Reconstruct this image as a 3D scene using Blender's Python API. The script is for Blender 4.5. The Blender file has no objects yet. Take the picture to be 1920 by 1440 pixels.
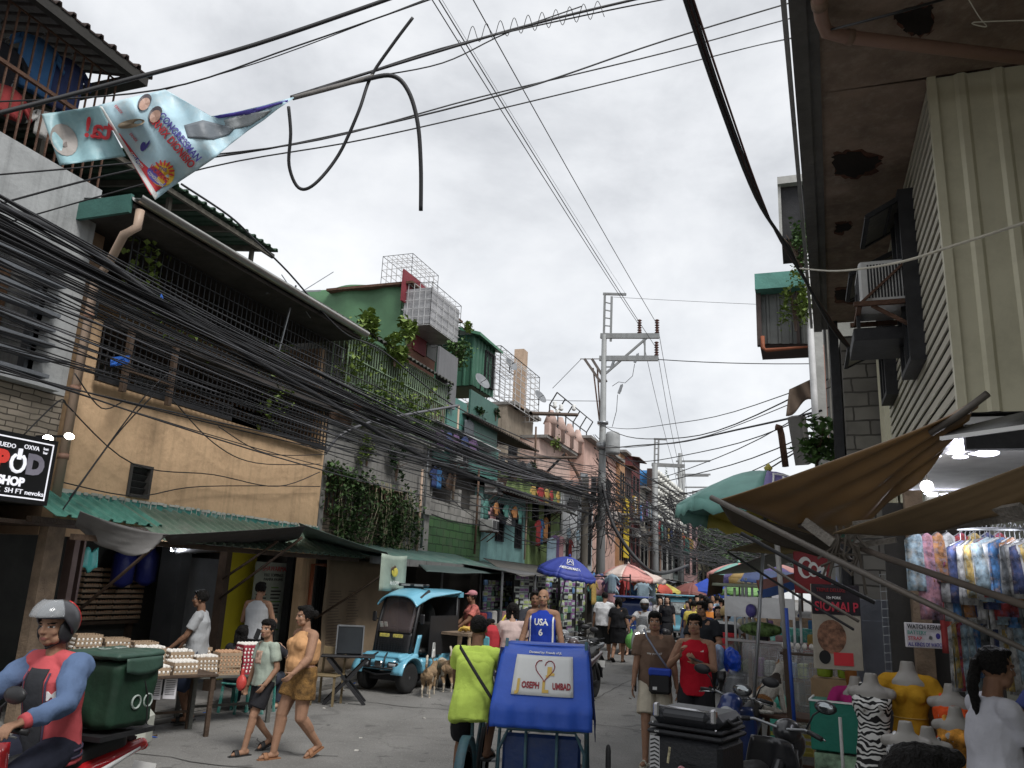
import bpy,math,random
import numpy as np
from mathutils import Vector,Matrix,Euler,noise
from math import radians as RAD,sin,cos,pi
# ------------------------------------------------------------------ camera
scene=bpy.context.scene
COL=scene.collection
CF,CW,CHH,CAMZ=1500.0,1920,1440,2.0
_roll=RAD(2.58);_pitch=RAD(14.0226);_yaw=RAD(-20.1541)
_f=np.array([sin(_yaw)*cos(_pitch),cos(_yaw)*cos(_pitch),sin(_pitch)])
_r0=np.array([cos(_yaw),-sin(_yaw),0.0]);_u0=np.cross(_r0,_f)
_r=_r0*cos(_roll)+_u0*sin(_roll);_u=_u0*cos(_roll)-_r0*sin(_roll)
cam=bpy.data.cameras.new('camera');cam_o=bpy.data.objects.new('camera',cam);COL.objects.link(cam_o)
cam.sensor_width=36.0;cam.lens=36.0*CF/CW;cam.clip_end=3000;cam.clip_start=0.05
M=Matrix(((_r[0],_u[0],-_f[0],0),(_r[1],_u[1],-_f[1],0),(_r[2],_u[2],-_f[2],CAMZ),(0,0,0,1)))
cam_o.matrix_world=M
scene.camera=cam_o
# ------------------------------------------------------------------ sky, sun, exposure
w=bpy.data.worlds.new('World');scene.world=w;w.use_nodes=True
nt=w.node_tree;N=nt.nodes;L=nt.links
bg=N['Background'];bg.inputs[1].default_value=0.14
sky=N.new('ShaderNodeTexSky');sky.sky_type='NISHITA';sky.sun_disc=False
SUN_EL,SUN_AZ=RAD(52),RAD(125)          # azimuth measured from +Y towards +X
sky.sun_elevation=SUN_EL;sky.sun_rotation=SUN_AZ
tc=N.new('ShaderNodeTexCoord');mp=N.new('ShaderNodeMapping');mp.inputs['Scale'].default_value=(1.0,1.0,1.7)
mp.inputs['Location'].default_value=(3.1,0.4,0.0)
n1=N.new('ShaderNodeTexNoise');n1.inputs['Scale'].default_value=3.0;n1.inputs['Detail'].default_value=7;n1.inputs['Roughness'].default_value=0.58
n1.inputs['Distortion'].default_value=0.15
rp=N.new('ShaderNodeValToRGB');e=rp.color_ramp.elements
e[0].position=0.3;e[0].color=(2.2,2.26,2.36,1);e[1].position=0.72;e[1].color=(3.85,3.88,3.92,1)
m1=rp.color_ramp.elements.new(0.5);m1.color=(3.1,3.16,3.25,1)
mx=N.new('ShaderNodeMix');mx.data_type='RGBA';mx.inputs[0].default_value=0.95
L.new(tc.outputs['Generated'],mp.inputs[0]);L.new(mp.outputs[0],n1.inputs['Vector']);L.new(n1.outputs['Fac'],rp.inputs[0])
L.new(sky.outputs[0],mx.inputs[6]);L.new(rp.outputs[0],mx.inputs[7]);L.new(mx.outputs[2],bg.inputs[0])
sl=bpy.data.lights.new('sun','SUN');sl.energy=1.5;sl.angle=RAD(20);sl.color=(1.0,0.98,0.95)
so=bpy.data.objects.new('sun',sl);COL.objects.link(so)
sd=Vector((sin(SUN_AZ)*cos(SUN_EL),cos(SUN_AZ)*cos(SUN_EL),sin(SUN_EL)))
so.rotation_euler=sd.to_track_quat('Z','Y').to_euler();so.location=(0,0,40)
scene.view_settings.view_transform='Standard';scene.view_settings.look='None'
scene.view_settings.exposure=0.98;scene.view_settings.gamma=1.0
try:scene.view_settings.use_curve_mapping=False
except Exception:pass
scene.cycles.max_bounces=6;scene.cycles.transparent_max_bounces=12
scene.cycles.use_denoising=True
# ------------------------------------------------------------------ measuring helpers (photo pixels 1920x1440 -> points on known planes)
def ray(px,py):return _f+_r*(px-960)/CF+_u*(720-py)/CF
def onx(px,py,x):d=ray(px,py);p=np.array([0,0,CAMZ])+d*(x/d[0]);return Vector(p)
def ony(px,py,y):d=ray(px,py);p=np.array([0,0,CAMZ])+d*(y/d[1]);return Vector(p)
def onz(px,py,z=0.0):d=ray(px,py);p=np.array([0,0,CAMZ])+d*((z-CAMZ)/d[2]);return Vector(p)
def at(px,py,dep):return Vector(np.array([0,0,CAMZ])+ray(px,py)*dep)
RND=random.Random(7)
def ru(a,b):return RND.uniform(a,b)
# ------------------------------------------------------------------ mesh builder
def V(*a):return Vector(a) if len(a) > 1 else Vector(a[0])
def frame(d,up=(0,0,1)):
 d=Vector(d).normalized();up=Vector(up)
 if abs(d.dot(up)) > 0.98:up=Vector((0,1,0)) if abs(d.y) < .9 else Vector((1,0,0))
 s=d.cross(up).normalized();return s,s.cross(d).normalized(),d
class MB:
 def __init__(s):s.v=[];s.f=[];s.m=[];s.sm=[];s.cm=0
 def add(s,vs,fs,smooth=False):
  o=len(s.v);s.v += [tuple(p) for p in vs];s.f += [tuple(i+o for i in f) for f in fs]
  s.m += [s.cm]*len(fs);s.sm += [smooth]*len(fs);return s
 def mi(s,i):s.cm=i;return s
 def boxp(s,a,b):
  x0,y0,z0=a;x1,y1,z1=b
  return s.add([(x0,y0,z0),(x1,y0,z0),(x1,y1,z0),(x0,y1,z0),(x0,y0,z1),(x1,y0,z1),(x1,y1,z1),(x0,y1,z1)],
                     [(0,3,2,1),(4,5,6,7),(0,1,5,4),(1,2,6,5),(2,3,7,6),(3,0,4,7)])
 def box(s,c,size,rot=None):
  h=[k/2 for k in size];q=[]
  Rm=Euler(rot).to_matrix() if rot is not None else None
  for z in (-1,1):
   for x,y in ((-1,-1),(1,-1),(1,1),(-1,1)):
    p=Vector((x*h[0],y*h[1],z*h[2]))
    if Rm:p=Rm@p
    q.append(p+Vector(c))
  return s.add(q,[(0,3,2,1),(4,5,6,7),(0,1,5,4),(1,2,6,5),(2,3,7,6),(3,0,4,7)])
 def bbox(s,c,size,b=0.01,rot=None):   # box with bevelled edges
  h=[k/2 for k in size];b=min([b]+[k*0.95 for k in h]);pts=[];fs=[]
  Rm=Euler(rot).to_matrix() if rot is not None else None
  def P(x,y,z):
   p=Vector((x,y,z));p=Rm@p if Rm else p;pts.append(p+Vector(c));return len(pts)-1
  idx={}
  for sx in (-1,1):
   for sy in (-1,1):
    for sz in (-1,1):
     idx[sx,sy,sz]=(P(sx*h[0],sy*(h[1]-b),sz*(h[2]-b)),P(sx*(h[0]-b),sy*h[1],sz*(h[2]-b)),P(sx*(h[0]-b),sy*(h[1]-b),sz*h[2]))
  for a in (-1,1):
   q=[idx[a,-1,-1][0],idx[a,1,-1][0],idx[a,1,1][0],idx[a,-1,1][0]];fs.append(q if a > 0 else q[::-1])
   q=[idx[-1,a,-1][1],idx[1,a,-1][1],idx[1,a,1][1],idx[-1,a,1][1]];fs.append(q[::-1] if a > 0 else q)
   q=[idx[-1,-1,a][2],idx[1,-1,a][2],idx[1,1,a][2],idx[-1,1,a][2]];fs.append(q if a > 0 else q[::-1])
  for a in (-1,1):
   for c2 in (-1,1):
    fs.append([idx[-1,a,c2][1],idx[1,a,c2][1],idx[1,a,c2][2],idx[-1,a,c2][2]])
    fs.append([idx[a,-1,c2][0],idx[a,1,c2][0],idx[a,1,c2][2],idx[a,-1,c2][2]])
    fs.append([idx[a,c2,-1][0],idx[a,c2,1][0],idx[a,c2,1][1],idx[a,c2,-1][1]])
  for k in idx.values():fs.append(list(k))
  return s.add(pts,fs)
 def bar(s,a,b,w,h=None,up=(0,0,1)):
  a=Vector(a);b=Vector(b);h=h or w;sx,sz,d=frame(b-a,up);q=[]
  for p in (a,b):
   for i,j in ((-1,-1),(1,-1),(1,1),(-1,1)):q.append(p+sx*i*w/2+sz*j*h/2)
  return s.add(q,[(0,1,2,3),(7,6,5,4),(0,4,5,1),(1,5,6,2),(2,6,7,3),(3,7,4,0)])
 def tube(s,pts,r,n=8,closed=False,cap=True):
  pts=[Vector(p) for p in pts];k=len(pts)
  rs=r if isinstance(r,(list,tuple)) else [r]*k;rings=[];sx=None
  for i,p in enumerate(pts):
   d=(pts[(i+1) % k]-pts[i-1]) if closed else (pts[min(i+1,k-1)]-pts[max(i-1,0)])
   if d.length < 1e-9:d=Vector((0,0,1))
   d.normalize()
   if sx is None:sx,sz,_=frame(d)
   else:
    sx=sx-d*sx.dot(d)
    if sx.length < 1e-6:sx=frame(d)[0]
    sx.normalize()
   sz=sx.cross(d)
   rings.append([p+(sx*cos(2*pi*j/n)+sz*sin(2*pi*j/n))*rs[i] for j in range(n)])
  vs=[q for rg in rings for q in rg];fs=[]
  for i in range(k if closed else k-1):
   a=i*n;b=((i+1) % k)*n
   for j in range(n):fs.append((a+j,b+j,b+(j+1) % n,a+(j+1) % n))
  if cap and not closed:fs.append(tuple(range(n)));fs.append(tuple(range((k-1)*n+n-1,(k-1)*n-1,-1)))
  return s.add(vs,fs,n > 5)
 def cyl(s,a,b,r,n=12,r2=None):return s.tube([a,b],[r,r if r2 is None else r2],n)
 def lathe(s,prof,c=(0,0,0),n=16,axis=(0,0,1),smooth=True):
  sx,sy,d=frame(axis);c=Vector(c);vs=[];fs=[]
  for r,z in prof:
   for j in range(n):vs.append(c+d*z+(sx*cos(2*pi*j/n)+sy*sin(2*pi*j/n))*r)
  for i in range(len(prof)-1):
   for j in range(n):fs.append((i*n+j,i*n+(j+1) % n,(i+1)*n+(j+1) % n,(i+1)*n+j))
  if prof[0][0] > 1e-4:fs.append(tuple(range(n))[::-1])
  if prof[-1][0] > 1e-4:fs.append(tuple(range((len(prof)-1)*n,len(prof)*n)))
  return s.add(vs,fs,smooth)
 def ell(s,c,r,n=10,rot=None,k=None):
  k=k or max(5,n//2+1);c=Vector(c);r=(r,r,r) if isinstance(r,(int,float)) else r
  Rm=rot if isinstance(rot,Matrix) else (Euler(rot).to_matrix() if rot is not None else None);vs=[];fs=[]
  for i in range(k+1):
   t=pi*i/k
   for j in range(n):
    p=Vector((sin(t)*cos(2*pi*j/n)*r[0],sin(t)*sin(2*pi*j/n)*r[1],-cos(t)*r[2]))
    vs.append(c+(Rm@p if Rm else p))
  for i in range(k):
   for j in range(n):
    q=(i*n+j,i*n+(j+1) % n,(i+1)*n+(j+1) % n,(i+1)*n+j)
    fs.append(q)
  return s.add(vs,fs,True)
 def cap(s,a,b,ra,rb,n=10):         # tapered capsule (closed)
  a=Vector(a);b=Vector(b);sx,sy,d=frame(b-a);vs=[];L_=(b-a).length;rings=[]
  for t in (0.02,.3,.6,.85):rings.append((-ra*cos(pi/2*t),ra*sin(pi/2*t)))
  rings.append((0,ra));rings.append((L_,rb))
  for t in (.85,.6,.3,0.02):rings.append((L_+rb*cos(pi/2*t),rb*sin(pi/2*t)))
  for z,r in rings:
   for j in range(n):vs.append(a+d*z+(sx*cos(2*pi*j/n)+sy*sin(2*pi*j/n))*r)
  fs=[]
  for i in range(len(rings)-1):
   for j in range(n):fs.append((i*n+j,i*n+(j+1) % n,(i+1)*n+(j+1) % n,(i+1)*n+j))
  fs.append(tuple(range(n))[::-1]);fs.append(tuple(range((len(rings)-1)*n,len(rings)*n)))
  return s.add(vs,fs,True)
 def prism(s,poly,o,ax,ay,depth):   # polygon in the plane (ax, ay), thickness along ax x ay
  o=Vector(o);ax=Vector(ax);ay=Vector(ay);nn=ax.cross(ay).normalized();k=len(poly)
  vs=[o+ax*p[0]+ay*p[1]-nn*depth/2 for p in poly]+[o+ax*p[0]+ay*p[1]+nn*depth/2 for p in poly]
  return s.add(vs,[tuple(range(k))[::-1],tuple(range(k,2*k))]+[(i,(i+1) % k,k+(i+1) % k,k+i) for i in range(k)])
 def sheet(s,fn,nu,nv,th=0.004,smooth=True):   # fn(u, v)->point ; closed thin sheet
  P=[[Vector(fn(i/nu,j/nv)) for j in range(nv+1)] for i in range(nu+1)];vs=[]
  Nn=[]
  for i in range(nu+1):
   for j in range(nv+1):
    a=P[min(i+1,nu)][j]-P[max(i-1,0)][j];b=P[i][min(j+1,nv)]-P[i][max(j-1,0)]
    n_=a.cross(b);n_=n_.normalized() if n_.length > 1e-12 else Vector((0,0,1));Nn.append(n_);vs.append(P[i][j]+n_*th/2)
  k=(nu+1)*(nv+1);t=0
  for i in range(nu+1):
   for j in range(nv+1):vs.append(P[i][j]-Nn[t]*th/2);t += 1
  I=lambda i,j:i*(nv+1)+j
  fs=[]
  for i in range(nu):
   for j in range(nv):
    q=(I(i,j),I(i+1,j),I(i+1,j+1),I(i,j+1));fs.append(q);fs.append(tuple(x+k for x in q[::-1]))
  for i in range(nu):fs += [(I(i,0),I(i,0)+k,I(i+1,0)+k,I(i+1,0)),(I(i+1,nv),I(i+1,nv)+k,I(i,nv)+k,I(i,nv))]
  for j in range(nv):fs += [(I(0,j+1),I(0,j+1)+k,I(0,j)+k,I(0,j)),(I(nu,j),I(nu,j)+k,I(nu,j+1)+k,I(nu,j+1))]
  return s.add(vs,fs,smooth)
 def leaves(s,pts,size,rnd,flat=0.0):
  for p in pts:
   d=Vector((rnd.gauss(0,1),rnd.gauss(0,1),rnd.gauss(0,1)-flat)).normalized();sx,sz,d=frame(d)
   l=size*rnd.uniform(.6,1.3);w_=l*rnd.uniform(.3,.55);p=Vector(p)
   s.add([p,p+d*l*.5+sx*w_+sz*l*.12,p+d*l,p+d*l*.5-sx*w_+sz*l*.12],[(0,1,2,3)])
  return s
 def xf(s,M_):
  s.v=[tuple(M_@Vector(p)) for p in s.v];return s
 def mesh(s,name='m'):
  me=bpy.data.meshes.new(name);me.from_pydata(s.v,[],s.f)
  me.polygons.foreach_set('use_smooth',s.sm);me.polygons.foreach_set('material_index',s.m);me.update();return me
# ------------------------------------------------------------------ things and parts
def tag(o,label=None,cat=None,group=None,kind=None):
 if label:o['label']=label
 if cat:o['category']=cat
 if group:o['group']=group
 if kind:o['kind']=kind
 return o
def mats(me,mat):
 for m_ in (mat if isinstance(mat,(list,tuple)) else [mat]):me.materials.append(m_)
def thing(name,label,cat,loc=(0,0,0),rz=0.0,group=None,rot=None):
 o=bpy.data.objects.new(name,None);COL.objects.link(o);o.location=loc;o.rotation_euler=rot or (0,0,rz)
 o.empty_display_size=0.1
 return tag(o,label,cat,group)
def _top(p):
 while p.parent:p=p.parent
 return p
def part(name,mb,mat,parent,world=False,label=None,smooth_angle=None):
 if world:
  t=_top(parent);Mi=(Matrix.Translation(t.location)@t.rotation_euler.to_matrix().to_4x4()@Matrix.Diagonal((*t.scale,1))).inverted()
  mb.xf(Mi)
 me=mb.mesh(name) if isinstance(mb,MB) else mb
 mats(me,mat);o=bpy.data.objects.new(name,me);COL.objects.link(o);o.parent=parent
 if label:o['label']=label
 return o
def solo(name,mb,mat,label=None,cat=None,group=None,kind=None,loc=None,rz=0.0):
 me=mb.mesh(name) if isinstance(mb,MB) else mb
 if loc is None:                          # origin at the thing's base
  co=np.empty(len(me.vertices)*3);me.vertices.foreach_get('co',co);co=co.reshape(-1,3)
  loc=Vector(((co[:,0].min()+co[:,0].max())/2,(co[:,1].min()+co[:,1].max())/2,co[:,2].min()))
  me.transform(Matrix.Translation(-loc))
 if len(me.materials) == 0:mats(me,mat)
 o=bpy.data.objects.new(name,me);COL.objects.link(o);o.location=loc;o.rotation_euler=(0,0,rz)
 return tag(o,label,cat,group,kind)
def dup(root,loc,rz=None,label=None,group=None,rot=None,scale=None):
 r=root.copy();COL.objects.link(r);r.location=loc
 if rz is not None:r.rotation_euler=(0,0,rz)
 if rot is not None:r.rotation_euler=rot
 if scale is not None:r.scale=(scale,)*3 if isinstance(scale,(int,float)) else scale
 if label:r['label']=label
 if group:r['group']=group
 for ch in list(root.children):
  c=ch.copy();COL.objects.link(c);c.parent=r
  for g in list(ch.children):
   d=g.copy();COL.objects.link(d);d.parent=c
 return r
def bake(mb,voxel=None,smooth=0,name='m'):
 me=mb.mesh(name);o=bpy.data.objects.new('tmp',me);COL.objects.link(o)
 if voxel:
  md=o.modifiers.new('r','REMESH');md.mode='VOXEL';md.voxel_size=voxel;md.use_smooth_shade=True
 if smooth:
  md=o.modifiers.new('s','SMOOTH');md.factor=.5;md.iterations=smooth
 dg=bpy.context.evaluated_depsgraph_get();r=bpy.data.meshes.new_from_object(o.evaluated_get(dg))
 bpy.data.objects.remove(o);bpy.data.meshes.remove(me);r.name=name;r.materials.clear()
 return r
def lettering(body,parent,mat,o,ax,ay,size,th=0.002,name='lettering',align='CENTER',warp=None,bold=0.0,shear=0.0,world=False,squash=1.0,wlimit=None):
 """real raised letters: curve text turned to a mesh, laid on the plane (ax, ay) at o or through warp(u, v)"""
 cu=bpy.data.curves.new('t','FONT');cu.body=body;cu.size=size;cu.align_x=align;cu.align_y='CENTER'
 cu.extrude=th/2;cu.offset=bold;cu.shear=shear;cu.resolution_u=3
 ob=bpy.data.objects.new('t',cu);COL.objects.link(ob);dg=bpy.context.evaluated_depsgraph_get()
 me=bpy.data.meshes.new_from_object(ob.evaluated_get(dg));bpy.data.objects.remove(ob);me.materials.clear()
 n_=len(me.vertices);co=np.empty(n_*3);me.vertices.foreach_get('co',co);co=co.reshape(-1,3)
 if wlimit and n_:
  wd=co[:,0].max()-co[:,0].min()
  if wd > 0:squash=wlimit/wd
 co[:,0] *= squash;o=Vector(o);ax=Vector(ax).normalized();ay=Vector(ay).normalized();nn=ax.cross(ay)
 out=[]
 for x,y,z in co:
  out.append(warp(x,y,z) if warp else o+ax*x+ay*y+nn*z)
 if world:
  t=_top(parent);Mi=(Matrix.Translation(t.location)@t.rotation_euler.to_matrix().to_4x4()).inverted();out=[Mi@p for p in out]
 me.vertices.foreach_set('co',np.array([tuple(p) for p in out]).ravel());me.update()
 mats(me,mat);ob=bpy.data.objects.new(name,me);COL.objects.link(ob);ob.parent=parent
 return ob
# ------------------------------------------------------------------ materials
_mc={}
def mat(name,col,rough=0.8,metal=0.0,var=0.18,sc=3.0,bump=0.15,bsc=None,streak=0.0,dirt=None,dsc=1.5,damt=0.5,spec=0.4,emit=0.0,alpha=1.0,coat=0.0,sss=0.0,trans=0.0):
 if name in _mc:return _mc[name]
 m=bpy.data.materials.new(name);m.use_nodes=True;nt=m.node_tree;N=nt.nodes;L=nt.links;b=N['Principled BSDF']
 b.inputs['Roughness'].default_value=rough;b.inputs['Metallic'].default_value=metal;b.inputs['Specular IOR Level'].default_value=spec
 b.inputs['Coat Weight'].default_value=coat;b.inputs['Transmission Weight'].default_value=trans
 if alpha < 1:b.inputs['Alpha'].default_value=alpha
 tc=N.new('ShaderNodeTexCoord');vec=tc.outputs['Object'];_mc[name]=m
 c=(*col,1)
 last=None
 if var > 0:
  n=N.new('ShaderNodeTexNoise');n.inputs['Scale'].default_value=sc;n.inputs['Detail'].default_value=6;n.inputs['Roughness'].default_value=.6;L.new(vec,n.inputs['Vector'])
  r=N.new('ShaderNodeMapRange');r.inputs[1].default_value=.3;r.inputs[2].default_value=.7;r.inputs[3].default_value=1-var;r.inputs[4].default_value=1+var;L.new(n.outputs['Fac'],r.inputs[0])
  h=N.new('ShaderNodeVectorMath');h.operation='SCALE';h.inputs[0].default_value=col;L.new(r.outputs[0],h.inputs['Scale']);last=h.outputs[0]
 def mixin(fac,col2):
  nonlocal last
  x=N.new('ShaderNodeMix');x.data_type='RGBA';L.new(fac,x.inputs[0])
  if last:L.new(last,x.inputs[6])
  else:x.inputs[6].default_value=c
  x.inputs[7].default_value=(*col2,1);last=x.outputs[2]
 if dirt:
  n=N.new('ShaderNodeTexNoise');n.inputs['Scale'].default_value=dsc;n.inputs['Detail'].default_value=9;n.inputs['Roughness'].default_value=.7;L.new(vec,n.inputs['Vector'])
  r=N.new('ShaderNodeMapRange');r.inputs[1].default_value=.48;r.inputs[2].default_value=.7;r.inputs[4].default_value=damt;L.new(n.outputs['Fac'],r.inputs[0]);mixin(r.outputs[0],dirt)
 if streak:
  mp=N.new('ShaderNodeMapping');mp.inputs['Scale'].default_value=(9,9,.5);L.new(vec,mp.inputs[0])
  n=N.new('ShaderNodeTexNoise');n.inputs['Scale'].default_value=1;n.inputs['Detail'].default_value=5;L.new(mp.outputs[0],n.inputs['Vector'])
  r=N.new('ShaderNodeMapRange');r.inputs[1].default_value=.5;r.inputs[2].default_value=.75;r.inputs[4].default_value=streak;L.new(n.outputs['Fac'],r.inputs[0]);mixin(r.outputs[0],tuple(k*.3 for k in col))
 if last:L.new(last,b.inputs['Base Color'])
 else:b.inputs['Base Color'].default_value=c
 if bump > 0:
  n=N.new('ShaderNodeTexNoise');n.inputs['Scale'].default_value=bsc or sc*6;n.inputs['Detail'].default_value=5;L.new(vec,n.inputs['Vector'])
  bn=N.new('ShaderNodeBump');bn.inputs['Strength'].default_value=min(1,bump*2);bn.inputs['Distance'].default_value=0.02;L.new(n.outputs['Fac'],bn.inputs['Height']);L.new(bn.outputs[0],b.inputs['Normal'])
 if emit:b.inputs['Emission Color'].default_value=c;b.inputs['Emission Strength'].default_value=emit
 return m
def wallbrick(name,c1,c2,mort,scale=1.0,plane='yz',bw=.4,bh=.2,ms=.012,off=.5,dirt=None,rough=.9,squash=1.0):
 if name in _mc:return _mc[name]
 m=mat(name,c1,rough=rough,var=0,bump=0);nt=m.node_tree;N=nt.nodes;L=nt.links;b=N['Principled BSDF']
 tc=N['Texture Coordinate'];sp=N.new('ShaderNodeSeparateXYZ');cb=N.new('ShaderNodeCombineXYZ');L.new(tc.outputs['Object'],sp.inputs[0])
 L.new(sp.outputs['Y' if plane == 'yz' else 'X'],cb.inputs[0]);L.new(sp.outputs['Z'],cb.inputs[1])
 br=N.new('ShaderNodeTexBrick');br.inputs['Scale'].default_value=scale;br.inputs['Brick Width'].default_value=bw;br.inputs['Row Height'].default_value=bh
 br.inputs['Mortar Size'].default_value=ms;br.offset=off;br.inputs['Color1'].default_value=(*c1,1);br.inputs['Color2'].default_value=(*c2,1);br.inputs['Mortar'].default_value=(*mort,1)
 n0=N.new('ShaderNodeTexNoise');n0.inputs['Scale'].default_value=5;L.new(tc.outputs['Object'],n0.inputs['Vector'])
 va=N.new('ShaderNodeVectorMath');va.operation='MULTIPLY_ADD';va.inputs[1].default_value=(.04,.04,0);L.new(n0.outputs['Color'],va.inputs[0]);L.new(cb.outputs[0],va.inputs[2]);L.new(va.outputs[0],br.inputs['Vector'])
 n=N.new('ShaderNodeTexNoise');n.inputs['Scale'].default_value=2.2;n.inputs['Detail'].default_value=8;L.new(tc.outputs['Object'],n.inputs['Vector'])
 r=N.new('ShaderNodeMapRange');r.inputs[1].default_value=.45;r.inputs[2].default_value=.75;r.inputs[4].default_value=.7;L.new(n.outputs['Fac'],r.inputs[0])
 x=N.new('ShaderNodeMix');x.data_type='RGBA';L.new(r.outputs[0],x.inputs[0]);L.new(br.outputs['Color'],x.inputs[6]);x.inputs[7].default_value=(*(dirt or tuple(k*.4 for k in c1)),1)
 L.new(x.outputs[2],b.inputs['Base Color'])
 bn=N.new('ShaderNodeBump');bn.inputs['Strength'].default_value=.8;bn.inputs['Distance'].default_value=.02;bn.invert=True
 L.new(br.outputs['Fac'],bn.inputs['Height']);L.new(bn.outputs[0],b.inputs['Normal']);return m
def glow(name,col,s):
 return mat(name,col,var=0,bump=0,emit=s)
BLK=mat('black_rubber',(.018,.018,.019),.6,var=.2,bump=.05)
WIRE=mat('black_cable',(.024,.024,.026),.55,var=.2,bump=0)
DARK=mat('dark_void',(.02,.02,.02),.9,var=.3,bump=0)
CHROME=mat('bright_metal',(.55,.55,.56),.25,1,var=.08,bump=.02)
STEEL=mat('dull_steel',(.28,.29,.30),.45,.8,var=.15,bump=.05)
IRON=mat('black_iron',(.025,.025,.027),.6,.3,var=.3,bump=.1,sc=8)
RUST=mat('rusty_iron',(.11,.06,.04),.85,.2,var=.4,bump=.3,sc=9)
WOOD=mat('weathered_wood',(.22,.16,.11),.85,var=.3,sc=7,bump=.3,dirt=(.08,.06,.05))
DWOOD=mat('dark_wood',(.07,.045,.03),.7,var=.3,sc=7,bump=.25)
GLASS=mat('dark_glass',(.03,.035,.04),.08,var=.1,bump=0,spec=.8)
CONC=mat('grey_concrete',(.27,.26,.245),.92,var=.25,sc=1.5,bump=.3,streak=.5,dirt=(.09,.09,.08))
LEAF=mat('leaf_green',(.06,.12,.03),.6,var=.55,sc=5,bump=0)
LEAFD=mat('leaf_dark',(.03,.065,.02),.6,var=.5,sc=5,bump=0)
LEAFY=mat('leaf_yellow_green',(.14,.2,.04),.6,var=.4,sc=5,bump=0)
SKIN=mat('skin_tan',(.3,.17,.11),.62,var=.14,sc=14,bump=.06,spec=.22)
SKIND=mat('skin_brown',(.185,.098,.06),.62,var=.14,sc=14,bump=.06,spec=.22)
SKINL=mat('skin_light',(.43,.27,.19),.55,var=.1,sc=12,bump=.02,spec=.35)
HAIR=mat('black_hair',(.008,.007,.0065),.6,var=.4,sc=40,bump=.5,bsc=90,spec=.15)
LIP=mat('lips',(.25,.09,.075),.5,var=.05,bump=0);EYEW=mat('eye_white',(.5,.48,.45),.4,var=0,bump=0);EYEB=mat('eye_dark',(.012,.008,.006),.3,var=0,bump=0)
def cloth(name,col,rough=.9,bump=.25):return mat(name,col,rough,var=.1,sc=6,bump=bump,bsc=14,spec=.15)
WHITE=mat('white_paint',(.72,.72,.7),.6,var=.06,bump=.05)
# ================================================================== GROUND
def asphalt():
 m=mat('asphalt',(.185,.18,.17),.82,var=.16,sc=1.1,bump=.35,bsc=60,dirt=(.125,.12,.113),dsc=.8,damt=.5)
 nt=m.node_tree;N=nt.nodes;L=nt.links;b=N['Principled BSDF'];tc=N['Texture Coordinate']
 src=b.inputs['Base Color'].links[0].from_socket
 for kind,sc_,lo,hi,col in (('VORO',.55,0.0,.012,(.085,.082,.078)),('SPECK',42,.6,.7,(.3,.29,.27)),('SPECK',70,.6,.72,(.06,.06,.055)),('SPECK',3.1,.66,.7,(.07,.068,.065))):
  if kind == 'VORO':
   nz=N.new('ShaderNodeTexNoise');nz.inputs['Scale'].default_value=1.6;nz.inputs['Detail'].default_value=8;L.new(tc.outputs['Object'],nz.inputs['Vector'])
   va=N.new('ShaderNodeVectorMath');va.operation='MULTIPLY_ADD';va.inputs[1].default_value=(1.6,1.6,0);L.new(nz.outputs['Color'],va.inputs[0]);L.new(tc.outputs['Object'],va.inputs[2])
   v=N.new('ShaderNodeTexVoronoi');v.feature='DISTANCE_TO_EDGE';v.inputs['Scale'].default_value=sc_;L.new(va.outputs[0],v.inputs['Vector']);o_=v.outputs['Distance']
   r=N.new('ShaderNodeMapRange');r.inputs[1].default_value=lo;r.inputs[2].default_value=hi;r.inputs[3].default_value=.5;r.inputs[4].default_value=0
  else:
   v=N.new('ShaderNodeTexNoise');v.inputs['Scale'].default_value=sc_;v.inputs['Detail'].default_value=2;L.new(tc.outputs['Object'],v.inputs['Vector']);o_=v.outputs['Fac']
   r=N.new('ShaderNodeMapRange');r.inputs[1].default_value=lo;r.inputs[2].default_value=hi;r.inputs[4].default_value=.6
  L.new(o_,r.inputs[0]);x=N.new('ShaderNodeMix');x.data_type='RGBA';L.new(r.outputs[0],x.inputs[0]);L.new(src,x.inputs[6]);x.inputs[7].default_value=(*col,1);src=x.outputs[2]
 L.new(src,b.inputs['Base Color']);return m
g=MB().boxp((-300,-60,-.5),(300,600,0));solo('ground',g,mat('bare_ground',(.13,.12,.105),.95,var=.3,sc=.8,bump=.4,bsc=20),kind='structure',loc=(0,0,-.5)).data.transform(Matrix.Translation((0,0,.5)))
def gz(x,y):return .006+.03*math.exp(-((x+3.8)/2.8)**2)+.0085*min(max(0,y-9),45)
def rf(u,v):
 x=-8.35+u*9.2;y=-10+v*v*260;return (x,y,gz(x,y)-.002)
g=MB().sheet(rf,40,90,.004);solo('road',g,asphalt(),kind='structure',loc=(0,0,0))
g=MB().sheet(lambda u,v:(-9.8+u*1.45,-10+v*v*260,gz(-9,-10+v*v*260)+.055),2,90,.1,False);solo('pavement',g,mat('old_paving',(.2,.19,.175),.9,var=.3,sc=2,bump=.4,bsc=20,dirt=(.06,.06,.055)),kind='structure',loc=(0,0,0))
# small litter and patches on the road
lit=mat('paper_litter',(.6,.58,.53),.9,bump=0);LT=[]
for i in range(26):
 x,y=ru(-8,.2),ru(6,30);mb=MB();s_=ru(.02,.05);mb.box((0,0,.006),(s_,s_*ru(.4,.9),.008),(ru(-.2,.2),ru(-.2,.2),ru(0,3)))
 solo('litter',mb,lit,'small scrap of pale litter lying on the road','litter','scraps of litter on the road',loc=(x,y,gz(x,y)))
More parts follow.
